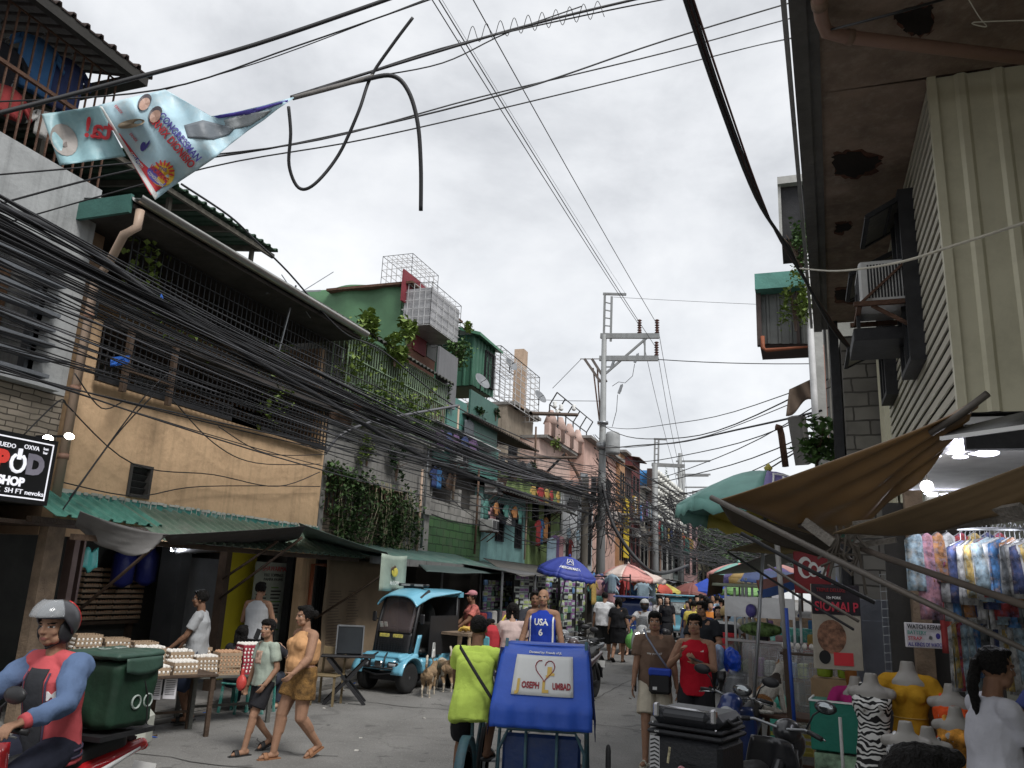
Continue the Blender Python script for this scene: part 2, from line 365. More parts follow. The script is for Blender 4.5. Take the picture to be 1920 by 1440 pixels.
# ================================================================== building helpers
CORR=lambda n,c,**k:mat(n,c,.55,.2,var=.15,sc=2,bump=.05,streak=.35,dirt=k.get('dirt',tuple(q*.4 for q in c)),dsc=2.5,damt=.7)
ORANGE=mat('orange_plaster',(.66,.45,.27),.9,var=.13,sc=1.1,bump=.35,bsc=9,dirt=(.34,.22,.13),dsc=2.2,damt=.55,streak=.3)
TEAL=mat('teal_flashing',(.035,.2,.17),.6,var=.25,sc=3,bump=.1,dirt=(.35,.42,.4),dsc=7,damt=.8)
GREENR=CORR('green_corrugated',(.13,.195,.15),dirt=(.22,.23,.2))
PIPE=mat('cream_pipe',(.45,.33,.25),.5,var=.12,bump=.03,dirt=(.2,.13,.09),damt=.4)
def rect(x,bl,tr):
 a=onx(*bl,x);b=onx(*tr,x);return a.y,a.z,b.y,b.z
def facade(mb,x,y0,y1,z0,z1,ops=(),th=.2):
 ys=sorted({y0,y1,*[min(max(q,y0),y1) for o in ops for q in (o[0],o[2])]});zs=sorted({z0,z1,*[min(max(q,z0),z1) for o in ops for q in (o[1],o[3])]})
 for i in range(len(ys)-1):
  run=None
  for j in range(len(zs)-1):
   cy,cz=(ys[i]+ys[i+1])/2,(zs[j]+zs[j+1])/2
   if any(o[0] < cy < o[2] and o[1] < cz < o[3] for o in ops):
    if run is not None:mb.boxp((x-th,ys[i],run),(x,ys[i+1],zs[j]));run=None
   elif run is None:run=zs[j]
  if run is not None:mb.boxp((x-th,ys[i],run),(x,ys[i+1],z1))
 return mb
def window(t,x,y0,z0,y1,z1,style='grille',fm=None,pm=None,dep=.12):
 fm=fm or IRON;f=MB();e_=.045
 for a,b in (((x-dep,y0,z0),(x+.02,y0+e_,z1)),((x-dep,y1-e_,z0),(x+.02,y1,z1)),((x-dep,y0+e_,z0),(x+.03,y1-e_,z0+e_)),((x-dep,y0+e_,z1-e_),(x+.02,y1-e_,z1))):f.boxp(a,b)
 if style in ('slide','grille'):ym=(y0+y1)/2;f.boxp((x-dep,ym-.02,z0+e_),(x-.03,ym+.02,z1-e_))
 w_=part('window',f,fm,t,world=True)
 p=MB()
 if style == 'jalousie':
  n=max(3,int((z1-z0)/.11));p.boxp((x-.2,y0+e_,z0+e_),(x-.17,y1-e_,z1-e_))
  for i in range(n):zc=z0+e_+(i+.5)*(z1-z0-2*e_)/n;p.box((x-.06,(y0+y1)/2,zc),(.012,y1-y0-2*e_-.004,(z1-z0)/n*.95),(0,.5,0))
 else:p.boxp((x-.1,y0+e_+.002,z0+e_+.002),(x-.085,y1-e_-.002,z1-e_-.002))
 part('pane',p,pm or GLASS,w_,world=True)
 if style == 'grille':
  g_=MB();n=max(3,int((y1-y0)/.13))
  for i in range(n+1):yy=y0+(y1-y0)*i/n;g_.bar((x+.035,yy,z0),(x+.035,yy,z1),.016)
  for i in range(4):zz=z0+.02+(z1-z0-.04)*i/3;g_.bar((x+.052,y0,zz),(x+.052,y1,zz),.014)
  part('grille',g_,IRON,w_,world=True)
 return w_
def corr(mb,p00,p10,p11,p01,pitch=.25,h=.035,th=.008,trap=True):
 """corrugated sheet; ribs run from edge p00-p10 towards p01-p11"""
 p00,p10,p11,p01=map(Vector,(p00,p10,p11,p01));W_=(p10-p00).length;n=max(2,int(W_/pitch));nn=(p10-p00).cross(p01-p00).normalized()
 prof=[]
 for i in range(n):
  prof += [(i/n,0),((i+.62)/n,0),((i+.72)/n,1),((i+.9)/n,1)] if trap else [((i+k/4)/n,(1-cos(2*pi*k/4))/2) for k in range(4)]
 prof.append((1,0));vs=[];k=len(prof)
 for a,b in ((p00,p10),(p01,p11)):
  for t_ in (0,-th):
   for u,v in prof:vs.append(a.lerp(b,u)+nn*(v*h+t_))
 fs=[]
 for i in range(k-1):fs += [(i,i+1,2*k+i+1,2*k+i),(k+i+1,k+i,3*k+i,3*k+i+1),(i+1,i,k+i,k+i+1),(2*k+i,2*k+i+1,3*k+i+1,3*k+i)]
 fs += [(0,2*k,3*k,k),(k-1,2*k-1,4*k-1,3*k-1)]
 return mb.add(vs,fs)
def cage(mb,x,y0,y1,z0,z1,py=.13,pz=.3,r=.014,lean=0):
 n=max(2,int((y1-y0)/py))
 for i in range(n+1):yy=y0+(y1-y0)*i/n;mb.bar((x,yy,z0),(x+lean,yy,z1),r)
 m_=max(1,int((z1-z0)/pz))
 for i in range(m_+1):q=i/m_;mb.bar((x+lean*q+r,y0,z0+(z1-z0)*q),(x+lean*q+r,y1,z0+(z1-z0)*q),r)
 return mb
GARM=[cloth('garment_%d' % i,c) for i,c in enumerate([(.3,.05,.05),(.05,.07,.17),(.45,.44,.42),(.025,.025,.03),(.42,.24,.25),(.09,.22,.19),(.4,.28,.09),(.13,.08,.16),(.27,.36,.42),(.1,.11,.12),(.06,.16,.34),(.4,.19,.08)])]
GPR=[mat('printed_garment_%d' % i,tuple(k*.75 for k in c),.9,var=.9,sc=16,bump=.3,bsc=14,dirt=tuple(k*.6+.1 for k in c[::-1]),dsc=22,damt=.9) for i,c in enumerate([(.3,.05,.05),(.05,.07,.17),(.42,.42,.42),(.03,.03,.04),(.4,.2,.24),(.09,.22,.19),(.4,.28,.09),(.13,.08,.16),(.27,.36,.42),(.1,.11,.12),(.06,.16,.34),(.4,.19,.08)])]
GN=['red','navy blue','white','black','pink','teal','mustard','purple','pale blue','dark grey','bright blue','orange']
def shirt_mesh(w_=.45,h_=.6,seed=0,kind='shirt',dep=.07):
 r=random.Random(seed);mb=MB()
 def fn(u,v,s=1):
  x=(u-.5)*w_*(1-.05*v);z=-v*h_;zz=z-abs(u-.5)*.12*(1-v)
  return (x,s*(dep*.5*(1-abs(2*u-1)**3)*(0.5+.6*v)+.012*sin(u*17+seed)*v),zz)
 mb.sheet(lambda u,v:fn(u,v,1),8,6,.004);mb.sheet(lambda u,v:fn(u,v,-1),8,6,.004)
 if kind in ('shirt',):
  for s in (-1,1):
   mb.sheet(lambda u,v:(s*(w_*.47+u*.13),(.03*sin(v*pi*2)),-.05-u*.13-v*.16),3,6,.004)
 return mb
def hang(name,x,y,z,col,face=0.0,w_=.4,h_=.55,seed=0,kind='shirt',label=None,group=None,place=''):
 t_=thing('hanging_garment',label or '%s %s hanging %s' % (GN[col % 12],kind,place),'garment',(x,y,z),face,group)
 part('cloth',shirt_mesh(w_,h_,seed,kind),GARM[col % 12] if col < 12 else GPR[col % 12],t_)
 hk=MB().tube([(0,0,.09),(.02,0,.11),(.035,0,.09),(.02,0,.065),(0,0,.05),(0,0,0)],.003,5).tube([(-w_*.4,0,-.045),(0,0,0),(w_*.4,0,-.045)],.004,5)
 part('hanger',hk,STEEL,t_);return t_
# ================================================================== B0 grey house at the far left
x0=-9.0
t=thing('grey_house','tall grey house with slatted window, stone facing and barred roof terrace at the left edge','house',(-9,5.5,0))
ya,yb=3.0,7.6
sw=rect(x0,(-30,735),(128,520));mb=MB()
zt=onx(183,352,x0).z
facade(mb,x0,ya,yb,4.12,zt,[(3.3,4.2,7.0,5.95)]);mb.boxp((-14,ya,4.12),(-10.4,yb,zt-.1));mb.boxp((-10.4,ya,4.12),(-9.2,ya+.2,zt-.1));mb.boxp((-10.4,yb-.2,4.12),(-9.2,yb,zt-.1))
part('upper_wall',mb,mat('pale_grey_plaster',(.36,.37,.37),.9,var=.15,bump=.15,streak=.5),t,world=True)
mb=MB();mb.boxp((-14,ya,2.9),(x0,yb,4.115));part('stone_wall',mb,wallbrick('stone_facing',(.3,.26,.21),(.22,.19,.15),(.06,.05,.04),bw=.3,bh=.075,ms=.008,off=.4),t,world=True)
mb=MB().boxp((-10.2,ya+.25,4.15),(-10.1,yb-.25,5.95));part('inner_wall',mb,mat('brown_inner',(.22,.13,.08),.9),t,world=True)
mb=MB()
for i in range(9):z=4.25+i*.2;mb.boxp((-8.99,3.3,z),(-8.84,7.2-.03*(i % 2),z+.045))
for y in (4.6,5.9,6.95):mb.boxp((-9.12,y,4.2),(-9.0,y+.12,5.95))
part('slats',mb,mat('slate_slats',(.13,.14,.155),.6,var=.1),t,world=True)
mb=MB();mb.boxp((-8.98,3.1,4.13),(-8.86,7.4,4.2));part('sill',mb,mat('grey_sill',(.35,.36,.37),.7),t,world=True)
# roof terrace
tz=zt;c0=onx(195,232,x0);rtop=onx(232,115,-8.7)
mb=MB();cage(mb,-9.05,ya,7.55,tz,rtop.z-.1,.14,1.4,.02);mb.bar((-9.05,ya,rtop.z-.9),(-9.05,7.55,rtop.z-.9),.05)
part('terrace_grille',mb,RUST,t,world=True)
mb=MB();corr(mb,(-8.6,ya-1,rtop.z),(-8.6,7.75,rtop.z),(-12.5,7.75,rtop.z+1.1),(-12.5,ya-1,rtop.z+1.1),.22,.05,.02);part('roof',mb,mat('dark_roof_sheet',(.05,.035,.03),.8,var=.4,bump=.3),t,world=True)
mb=MB().boxp((-8.72,ya-1,rtop.z-.16),(-8.62,7.7,rtop.z-.02));mb.boxp((-11,7.55,rtop.z-.16),(-8.72,7.7,rtop.z-.02));part('fascia',mb,mat('dark_brown_trim',(.03,.028,.025),.8),t,world=True)
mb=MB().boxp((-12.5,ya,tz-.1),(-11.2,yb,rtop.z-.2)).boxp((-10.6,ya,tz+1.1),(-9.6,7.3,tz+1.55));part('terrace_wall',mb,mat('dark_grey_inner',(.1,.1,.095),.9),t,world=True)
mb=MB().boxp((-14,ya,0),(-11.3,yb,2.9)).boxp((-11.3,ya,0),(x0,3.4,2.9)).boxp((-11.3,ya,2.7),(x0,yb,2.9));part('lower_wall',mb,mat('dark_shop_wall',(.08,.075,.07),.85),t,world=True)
mb=MB().boxp((-9.08,3.4,.05),(-9.02,6.35,2.68));part('shutter',mb,mat('dark_shutter',(.06,.06,.065),.5,var=.2),t,world=True)
# laundry on the terrace
for i,(y,cidx) in enumerate([(4.0,9),(4.5,3),(5.1,3),(5.6,9),(6.1,3),(6.55,10),(7.0,1)]):
 hang('',-9.35,y,tz+1.75-.4*(i % 3 == 1),cidx,RAD(80),.5,.8,i,'shirt',place='behind the roof terrace bars, number %s from the corner' % ['seven','six','five','four','three','two','one'][i],group='laundry on the roof terrace')
for i in range(4):hang('',-9.2,5+i*.6,tz+.75,[2,3,0,2][i],RAD(85),.4,.4,20+i,'shirt',place='low behind the terrace bars, %s' % ['far left','next to a black one','third along','nearest the corner'][i],group='laundry on the roof terrace')
# cream downpipe
t=thing('drain_pipe','cream downpipe with an elbow at the corner of the orange building','pipe',(-8.92,7.68,2.9))
gA=onx(262,378,-8.0);gB=onx(683,634,-8.0)
pp=[(gA.x-.02,gA.y+.05,gA.z-.1),(gA.x-.02,gA.y+.05,gA.z-.34),(gA.x-.15,gA.y-.02,gA.z-.46),(-8.75,7.68,gA.z-.7),(-8.9,7.66,gA.z-.85),(-8.9,7.66,2.75)]
part('tube',MB().tube(pp,.058,12),PIPE,t,world=True)
mb=MB()
for z in (5.2,4.2,3.3):mb.cyl((-8.9,7.66,z),(-8.9,7.66,z+.07),.068,12)
part('coupling',mb,mat('brown_coupling',(.3,.17,.12),.6),t,world=True)
# ================================================================== B1 orange building
t=B1=thing('orange_building','orange plastered building with barred windows and an overhanging roof','building',(-9,10.7,0))
y0_,y1_=7.75,13.74;zb=2.88
w1=(8.0,4.5,11.45,5.3);a=onx(425,795,x0);b=onx(598,850,x0);w2=(a.y,4.5,b.y,5.3)
va=rect(x0,(235,930),(287,876));
print('orange',w1,w2,va,gA,gB)
slab=5.3
mb=MB();facade(mb,x0,y0_,y1_,2.35,slab,[w1,w2,(va[0],va[1],va[2],va[3])])
part('wall',mb,ORANGE,t,world=True)
mb=MB().boxp((-15,y0_,2.35),(-11.4,y1_,gA.z)).boxp((-11.4,y0_,2.35),(-9.2,y0_+.2,gA.z-.1)).boxp((-11.4,y1_-.2,2.35),(-9.2,y1_,gA.z-.1));part('rear_block',mb,mat('brown_plaster_dark',(.3,.2,.13),.9),t,world=True)
mb=MB().boxp((-8.98,y0_,2.72),(-8.95,y1_+.02,2.92))
part('flashing',mb,TEAL,t,world=True)
mb=MB()
for i in range(34):y=ru(y0_,y1_);mb.boxp((-8.948,y,2.78-ru(0,.1)),(-8.944,y+ru(.005,.018),2.92));
for i in range(50):y=y0_+i*.12;mb.boxp((-8.948,y,2.905-ru(0,.02)),(-8.938,y+ru(.06,.13),2.93+ru(0,.012)))
part('sealant',mb,mat('white_sealant',(.5,.5,.45),.9),t,world=True)
window(t,x0,*va,'jalousie',mat('dark_frame',(.06,.055,.05),.8),mat('dark_louvre',(.035,.035,.035),.6))
for wn in (w1,w2):
 g_=MB();cage(g_,-8.9,wn[0]-.05,wn[2]+.05,wn[1]-.03,wn[3],.11,.2,.018);g_.bar((-8.9,wn[0]-.05,wn[1]-.04),(-8.9,wn[2]+.05,wn[1]-.04),.07);part('window_grille',g_,IRON,t,world=True)
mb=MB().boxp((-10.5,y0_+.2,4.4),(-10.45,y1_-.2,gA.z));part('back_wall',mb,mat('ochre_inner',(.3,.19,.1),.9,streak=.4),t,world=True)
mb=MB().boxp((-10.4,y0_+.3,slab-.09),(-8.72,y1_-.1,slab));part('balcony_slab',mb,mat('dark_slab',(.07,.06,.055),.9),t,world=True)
mb=MB();cage(mb,-8.72,y0_+.25,y1_-.05,slab,gA.z-.12,.115,.19,.016);part('balcony_grille',mb,mat('dark_grey_iron',(.045,.047,.05),.6,.3),t,world=True)
mb=MB();rr=random.Random(3)
for y,z,h_,w_ in [(9.2,4.5,.72,.5),(10.1,4.5,.7,.35),(12.2,4.5,.65,.4),(13.1,4.55,.6,.3),(8.5,5.35,1.0,.6)]:mb.boxp((-10.44,y,z),(-10.4,y+w_,z+h_))
part('inner_window',mb,mat('pale_inner',(.34,.37,.38),.6),t,world=True)
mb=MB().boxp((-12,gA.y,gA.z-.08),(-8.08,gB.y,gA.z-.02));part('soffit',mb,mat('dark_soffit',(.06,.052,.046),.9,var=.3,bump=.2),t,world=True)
mb=MB();corr(mb,(-8.0,gA.y,gA.z+.05),(-8.0,gB.y,gA.z+.05),(-13,gB.y,gA.z+.75),(-13,gA.y,gA.z+.75),.25,.04);part('roof',mb,mat('grey_roof_sheet',(.16,.17,.17),.6,.3),t,world=True)
mb=MB()
for i in range(7):
 pass
n_=12;pr=[(cos(pi+pi*i/n_)*.09,sin(pi+pi*i/n_)*.09) for i in range(n_+1)];vs=[];fs=[]
for y in (gA.y-.05,gB.y+.05):
 for k_ in (1,.93):
  for p in pr:vs.append((-8.0+p[0]*k_,y,gA.z+.06+p[1]*k_))
K=n_+1
for i in range(n_):fs += [(i,i+1,2*K+i+1,2*K+i),(K+i+1,K+i,3*K+i,3*K+i+1)]
fs += [(0,2*K,3*K,K),(K-1,2*K-1,4*K-1,3*K-1)]
mb.add(vs,fs,True)
part('gutter',mb,mat('steel_gutter',(.5,.49,.46),.3,.9,var=.2,sc=2,bump=.05),t,world=True)
mb=MB().boxp((-10.6,gA.y-.06,gA.z-.16),(-8.1,gA.y-.01,gA.z+.1));part('end_fascia',mb,mat('teal_fascia',(.05,.14,.12),.6),t,world=True)
mb=MB().leaves([(ru(-8.9,-8.65),y+rr.gauss(0,.2),z+rr.gauss(0,.2)) for y,z in ((8.4,6.1),(8.7,5.7),(9.4,5.6),(11.6,5.8),(11.8,5.3),(11.7,4.9),(8.3,6.4)) for _ in range(46)],.12,rr)
solo('balcony_plant',mb,LEAFY,'trailing leafy plants woven through the bars of the orange building balcony','plant')
# wooden frame hanging at the corner
t=thing('wooden_bracket','dark wooden frame fixed under the barred balcony of the orange building','bracket',(-8.75,8.6,4.6))
mb=MB();
for y in (8.15,9.0):mb.bar((-8.62,y,4.3),(-8.62,y,5.2),.07)
mb.bar((-8.62,8.15,4.62),(-8.62,9.0,4.62),.05);part('frame',mb,DWOOD,t,world=True)
# lean-to roof
t=thing('lean_to_roof','faded green corrugated lean-to roof below the orange wall','roof',(-8.5,10.5,2.2))
ez=2.38
mb=MB();corr(mb,(-7.95,8.6,ez-.02),(-7.95,13.9,ez-.02),(-8.96,13.9,2.83),(-8.96,8.6,2.83),.2,.035);part('sheet',mb,GREENR,t,world=True)
mb=MB();corr(mb,(-8.3,7.2,ez+.17),(-8.3,8.9,ez+.17),(-8.96,8.9,2.86),(-8.96,7.2,2.86),.2,.035);part('sheet',mb,CORR('teal_corrugated',(.09,.26,.21)),t,world=True)
mb=MB().boxp((-8.15,7.3,ez-.1),(-8.08,13.9,ez-.03)).boxp((-8.9,7.3,ez+.1),(-8.8,13.9,ez+.17));part('rafter',mb,DWOOD,t,world=True)
t=thing('long_awning_roof','long teal flat awning roof with grey fascia over the shops past the orange building','roof',(-8.5,18,2.3))
mb=MB();fz=onx(700,1020,-7.95).z;fz2=onx(905,1050,-7.95).z;print('fascia',fz,fz2)
mb.add([(-7.9,13.95,2.42),(-7.9,20.6,2.42),(-9,20.6,2.72),(-9,13.95,2.72),(-7.9,13.95,2.40),(-7.9,20.6,2.40),(-9,20.6,2.70),(-9,13.95,2.70)],[(0,1,2,3),(7,6,5,4),(0,4,5,1),(1,5,6,2),(2,6,7,3),(3,7,4,0)])
part('deck',mb,mat('worn_green_deck',(.06,.125,.105),.7,var=.25,sc=3,bump=.2,dirt=(.2,.22,.19),dsc=5,damt=.7),t,world=True)
mb=MB()
for i in range(8):mb.boxp((-7.9,14+i*.82,2.27),(-7.86,14.8+i*.82,2.41))
part('fascia',mb,mat('grey_fascia',(.13,.13,.125),.7,var=.25),t,world=True)
# upper neighbour roof behind the orange building
t=thing('green_shed_roof','dark green shed roof with ragged edge high behind the orange building','roof',(-10,10,7.5))
a=onx(340,345,-9.6);b=onx(512,484,-9.6);print('shedroof',a,b);zz=(a.z+b.z)/2
mb=MB();corr(mb,(-9.5,6.5,zz),(-9.5,b.y,zz),(-13.5,b.y,zz+.5),(-13.5,6.5,zz+.5),.22,.04,.02);part('sheet',mb,mat('dark_green_sheet',(.045,.085,.055),.8,var=.3,bump=.2,streak=.4),t,world=True)
mb=MB()
for i in range(7):y=b.y-.3-i*.9;mb.bar((-9.6,y,zz-.06),(-13.4,y,zz+.42),.06,.1)
mb.bar((-9.6,6.5,zz-.1),(-9.6,b.y,zz-.1),.06,.08)
for y in (b.y-.4,b.y-2.6,b.y-5):mb.bar((-9.8,y,7),(-9.8,y,zz-.1),.07)
part('framing',mb,mat('grey_timber',(.12,.11,.09),.9),t,world=True)
solo('rear_house_block',MB().boxp((-16,6.0,0),(-10.9,b.y-.2,zz-.05)),mat('dark_block',(.05,.05,.045),.9),'dark rear house wall under the green shed roof','house')
# ================================================================== B2 concrete house with plants
t=thing('planted_house','weathered concrete house with tiled roof and green-barred terrace full of plants','house',(-9,16.3,0))
y0_,y1_=13.78,18.75
q=rect(x0,(615,870),(812,745));zs=onx(612,730,x0).z;ze=onx(815,860,x0).z;zt1=onx(660,735,x0).z;print('B2 slab',zs,ze,zt1)
z2a,z2b=3.95,5.35
mb=MB();facade(mb,x0,y0_,y1_,4.0,5.35,[]);mb.boxp((-15,y0_,0),(-9.7,y1_,7.4));mb.boxp((-9.7,y0_,2.7),(-9,y0_+.15,4.0)).boxp((-9.7,17.4,2.3),(-9,18.2,4.0)).boxp((-9.1,18.1,2.3),(-8.96,18.75,4.05))
part('wall',mb,CONC,t,world=True)
mb=MB().boxp((-9.7,y0_+.15,2.3),(-9.0,17.4,3.2));part('brick_wall',mb,wallbrick('old_brick',(.24,.19,.14),(.16,.13,.1),(.07,.06,.05),bw=.22,bh=.07,ms=.01),t,world=True)
mb=MB();cage(mb,-9.0,y0_+.15,17.4,3.2,4.0,.14,.4,.016);part('lower_grille',mb,RUST,t,world=True)
mb=MB().boxp((-9.3,17.42,3.6),(-8.85,18.7,3.72));part('ledge',mb,CONC,t,world=True)
gz0=5.35;gt=onx(600,540,-8.9).z;print('terrace top',gt,onx(800,700,-9))
GBAR=mat('pale_green_iron',(.19,.26,.17),.6,.1,var=.3)
mb=MB();cage(mb,-8.72,y0_+.05,y1_,gz0,7.0,.11,.55,.022);
for y in (y0_+.05,y1_):
 for k_ in range(5):mb.bar((-8.72-k_*.12,y,gz0),(-8.72-k_*.12,y,7.0),.016)
part('terrace_grille',mb,GBAR,t,world=True)
TILE=mat('dark_roof_tile',(.055,.055,.05),.85,var=.4,sc=6,bump=.3,dirt=(.09,.1,.06))
mb=MB();E0,E1=Vector((-8.6,y0_-1.1,7.05)),Vector((-8.6,y1_+.1,7.05))
for row in range(9):
 z=7.05+row*.115;x=-8.55-row*.2
 corr(mb,(x,E0.y,z),(x,E1.y,z),(x-.24,E1.y,z+.13),(x-.24,E0.y,z+.13),.2,.05,.02,trap=False)
part('roof',mb,TILE,t,world=True)
mb=MB().boxp((-9.7,y0_,6.9),(-8.75,y1_,7.0));mb.boxp((-8.8,y0_,5.25),(-8.66,y1_,5.34));part('beam',mb,CONC,t,world=True)
rr=random.Random(11);mb=MB()
pts=[]
for i in range(30):
 cy,cz=rr.uniform(y0_,18.2),rr.uniform(5.4,6.5)
 for _ in range(rr.randint(15,60)):pts.append((rr.gauss(-8.75,.16),cy+rr.gauss(0,.22),cz+rr.gauss(0,.2)))
for cy in (13.9,14.2,16.0):pts += [(rr.gauss(-8.6,.1),cy+rr.gauss(0,.12),rr.uniform(6.1,7.3)) for _ in range(70)]
solo('terrace_plants',MB().leaves(pts,.11,rr),LEAFY,'light green climbing plants spilling over the green terrace bars','plant')
mb=MB();pts=[]
for i in range(60):
 cy,cz=rr.uniform(13.9,17.9),rr.uniform(2.8,4.1)
 for _ in range(rr.randint(20,60)):pts.append((rr.gauss(-8.85,.1),cy+rr.gauss(0,.16),cz+rr.gauss(0,.16)-abs(rr.gauss(0,.1))))
for cy,cz0 in ((16.6,2.4),(16.9,2.3),(16.3,2.6),(14.7,2.4)):pts += [(rr.gauss(-8.85,.07),cy+rr.gauss(0,.14),rr.uniform(cz0,3.4)) for _ in range(130)]
vc=solo('vine_curtain',MB().leaves(pts,.1,rr),mat('vine_leaf',(.045,.085,.025),.6,var=.7,sc=3,bump=0),'dense dark green vines hanging down the lower grille of the planted house','vines')
mb=MB()
for i in range(22):y=rr.uniform(14,17.5);mb.tube([(-8.85,y,4.1),(-8.8,y+rr.uniform(-.2,.2),3.5),(-8.82,y+rr.uniform(-.5,.5),2.6)],.008,4)
part('stems',mb,mat('dry_stem',(.3,.27,.18),.8),vc,world=True)
POT=mat('terracotta',(.3,.12,.07),.8)
for i,y in enumerate((14.2,14.9,15.5,16.3,17.1)):
 p_=thing('flower_pot','potted plant on the terrace ledge, %s from the orange building' % ['first','second','third','fourth','fifth'][i],'flower pot',(-8.6,y,5.36),0,'pots along the green terrace')
 part('pot',MB().lathe([(.07,0),(.1,.16),(.11,.16),(.11,.19),(.09,.19),(.08,.1)],n=12),[POT,DARK,mat('grey_pot',(.3,.3,.3),.8)][i % 3],p_)
 part('foliage',MB().leaves([(rr.gauss(0,.12),rr.gauss(0,.12),.2+abs(rr.gauss(.12,.12))) for _ in range(70)],.1,rr),LEAF,p_)
t=thing('tv_antenna','thin rooftop antenna with crossed rods beside the steel gutter','antenna',(-8.3,12.2,6.8))
c=onx(555,535,-8.3);mb=MB().bar(onx(500,550,-8.3),onx(600,545,-8.3),.03).bar(onx(528,515,-8.2),onx(582,596,-8.2),.012).bar(onx(545,560,-8.25),onx(625,510,-8.25),.012);mb.bar(c,(c.x-.2,c.y,c.z-1.2),.025)
part('rods',mb,STEEL,t,world=True)
# green tarpaulin hut on the roofs
XH=-10.3
def boxr(mb,x,bl,tr,dep=.1):
 a=rect(x,bl,tr);mb.boxp((x-dep,min(a[0],a[2]),min(a[1],a[3])),(x,max(a[0],a[2]),max(a[1],a[3])));return mb
t=thing('green_tarp_hut','rooftop hut walled with green tarpaulin and maroon boards','hut',(-10.8,17,7.0))
TG=mat('green_tarpaulin',(.075,.165,.085),.6,var=.15,sc=1.5,bump=.4,bsc=2)
a=rect(XH,(640,640),(762,528));YH=a[2];pL=ony(560,545,YH);pR=ony(762,527,YH);zt_,zb_=pR.z,6.6
mb=MB().sheet(lambda u,v:(pL.x+u*(pR.x-pL.x),YH+.05*sin(u*17+v*3)+.1*v*(1-v),zb_+(zt_-zb_)*v-.03*v*sin(u*9)),24,10,.02);mb.sheet(lambda u,v:(pR.x+.012,YH+.3*u,zb_+(zt_-zb_)*v),2,6,.02);part('tarp_wall',mb,TG,t,world=True)
mb=MB().boxp((pL.x,YH+.14,zb_),(pR.x-.0,YH+2.2,zt_-.25));part('shell',mb,mat('rough_board',(.2,.1,.07),.9),t,world=True)
a=(0,0,YH,zt_)
mb=MB();boxr(mb,XH+.1,(754,563),(812,548),.06);boxr(mb,XH+.05,(775,655),(802,606),.1);part('maroon_boards',mb,mat('maroon_board',(.19,.03,.04),.7,var=.2),t,world=True)
mb=MB();boxr(mb,XH+.1,(760,607),(794,565),.03);part('white_sheet',mb,mat('white_sheet',(.55,.55,.55),.6),t,world=True)
mb=MB();boxr(mb,XH+.02,(800,668),(822,612),1.2);part('grey_sheet',mb,mat('grey_corr',(.13,.13,.125),.6,.2),t,world=True)
mb=MB();a2=rect(XH,(812,570),(848,552));mb.boxp((XH-2.5,a[2]-.2,a2[1]-.1),(XH+.3,a2[2]+.3,a2[1]-.03));part('roof',mb,RUST,t,world=True)
mb=MB();boxr(mb,XH,(795,612),(815,560),2);part('dark_opening',mb,DARK,t,world=True)
def wirebox(name,label,x,bl,tr,dep,mt,n=5,r=.012,cover=None):
 a=rect(x,bl,tr);t_=thing(name,label,'cage',(x,(a[0]+a[2])/2,a[1]));mb=MB();Y0,Z0,Y1,Z1=a
 for i in range(n+1):
  y=Y0+(Y1-Y0)*i/n;z=Z0+(Z1-Z0)*i/n;x_=x-dep*i/n
  for X_ in (x,x-dep):mb.bar((X_,y,Z0),(X_,y,Z1),r);mb.bar((X_,Y0,z),(X_,Y1,z),r)
  for y_ in (Y0,Y1):mb.bar((x_,y_,Z0),(x_,y_,Z1),r);mb.bar((x,y_,z),(x-dep,y_,z),r)
  mb.bar((x,y,Z1),(x-dep,y,Z1),r);mb.bar((x_,Y0,Z1),(x_,Y1,Z1),r)
 part('wires',mb,mt,t_,world=True)
 if cover:part('cover',MB().boxp((x-dep*.95,Y0+.05,Z0+.05),(x-.03,Y1-.05,Z1-.15)),cover,t_,world=True)
 return t_
WW=mat('white_wire',(.5,.5,.5),.6)
wirebox('wire_cage','white wire cage sitting on top of the green tarp hut',XH-.3,(768,553),(822,517),1.0,WW,6,.012)
wirebox('bird_cage','wire cage wrapped in grey plastic hanging off the maroon hut',XH+.9,(805,608),(865,574),.9,WW,5,.012,mat('grey_plastic_wrap',(.3,.3,.31),.4,bump=.5,bsc=8,var=.3))
rr=random.Random(5)
def bush(name,label,c,r,n,size,m_,cat='plant',stems=True):
 rr=random.Random(int(abs(c[0]*100+c[1]*7+c[2]*13)));t_=thing(name,label,cat,(c[0],c[1],c[2]-r[2]))
 pts=[]
 for k_ in range(max(4,n//40)):
  q=Vector((rr.gauss(0,.5),rr.gauss(0,.5),rr.gauss(0,.5)))
  if q.length > 1.1:q *= .9/q.length
  for _ in range(40):p=q+Vector((rr.gauss(0,.18),rr.gauss(0,.18),rr.gauss(0,.18)));pts.append((c[0]+p.x*r[0],c[1]+p.y*r[1],c[2]+p.z*r[2]))
 part('foliage',MB().leaves(pts,size,rr),m_,t_,world=True)
 if stems:
  mb=MB()
  for k_ in range(6):e_=(c[0]+rr.gauss(0,.35)*r[0],c[1]+rr.gauss(0,.35)*r[1],c[2]+rr.uniform(0,.6)*r[2]);mb.tube([(c[0],c[1],c[2]-r[2]),((c[0]+e_[0])/2,c[1],c[2]-r[2]*.2),e_],[.02,.014,.006],5)
  part('stems',mb,DWOOD,t_,world=True)
 return t_
bush('small_tree','small bushy potted tree beside the dark green rooftop shed',onx(858,662,-9.2),(.35,.5,.45),900,.09,LEAF,'tree')
bush('hanging_plant','small plant growing out under the plastic-wrapped cage',onx(872,612,-9.3),(.2,.35,.12),120,.1,LEAFY)
bush('hanging_plant','leafy pumpkin vine climbing above the terrace near the maroon door',onx(765,615,-9.1),(.2,.35,.45),300,.16,LEAFY)
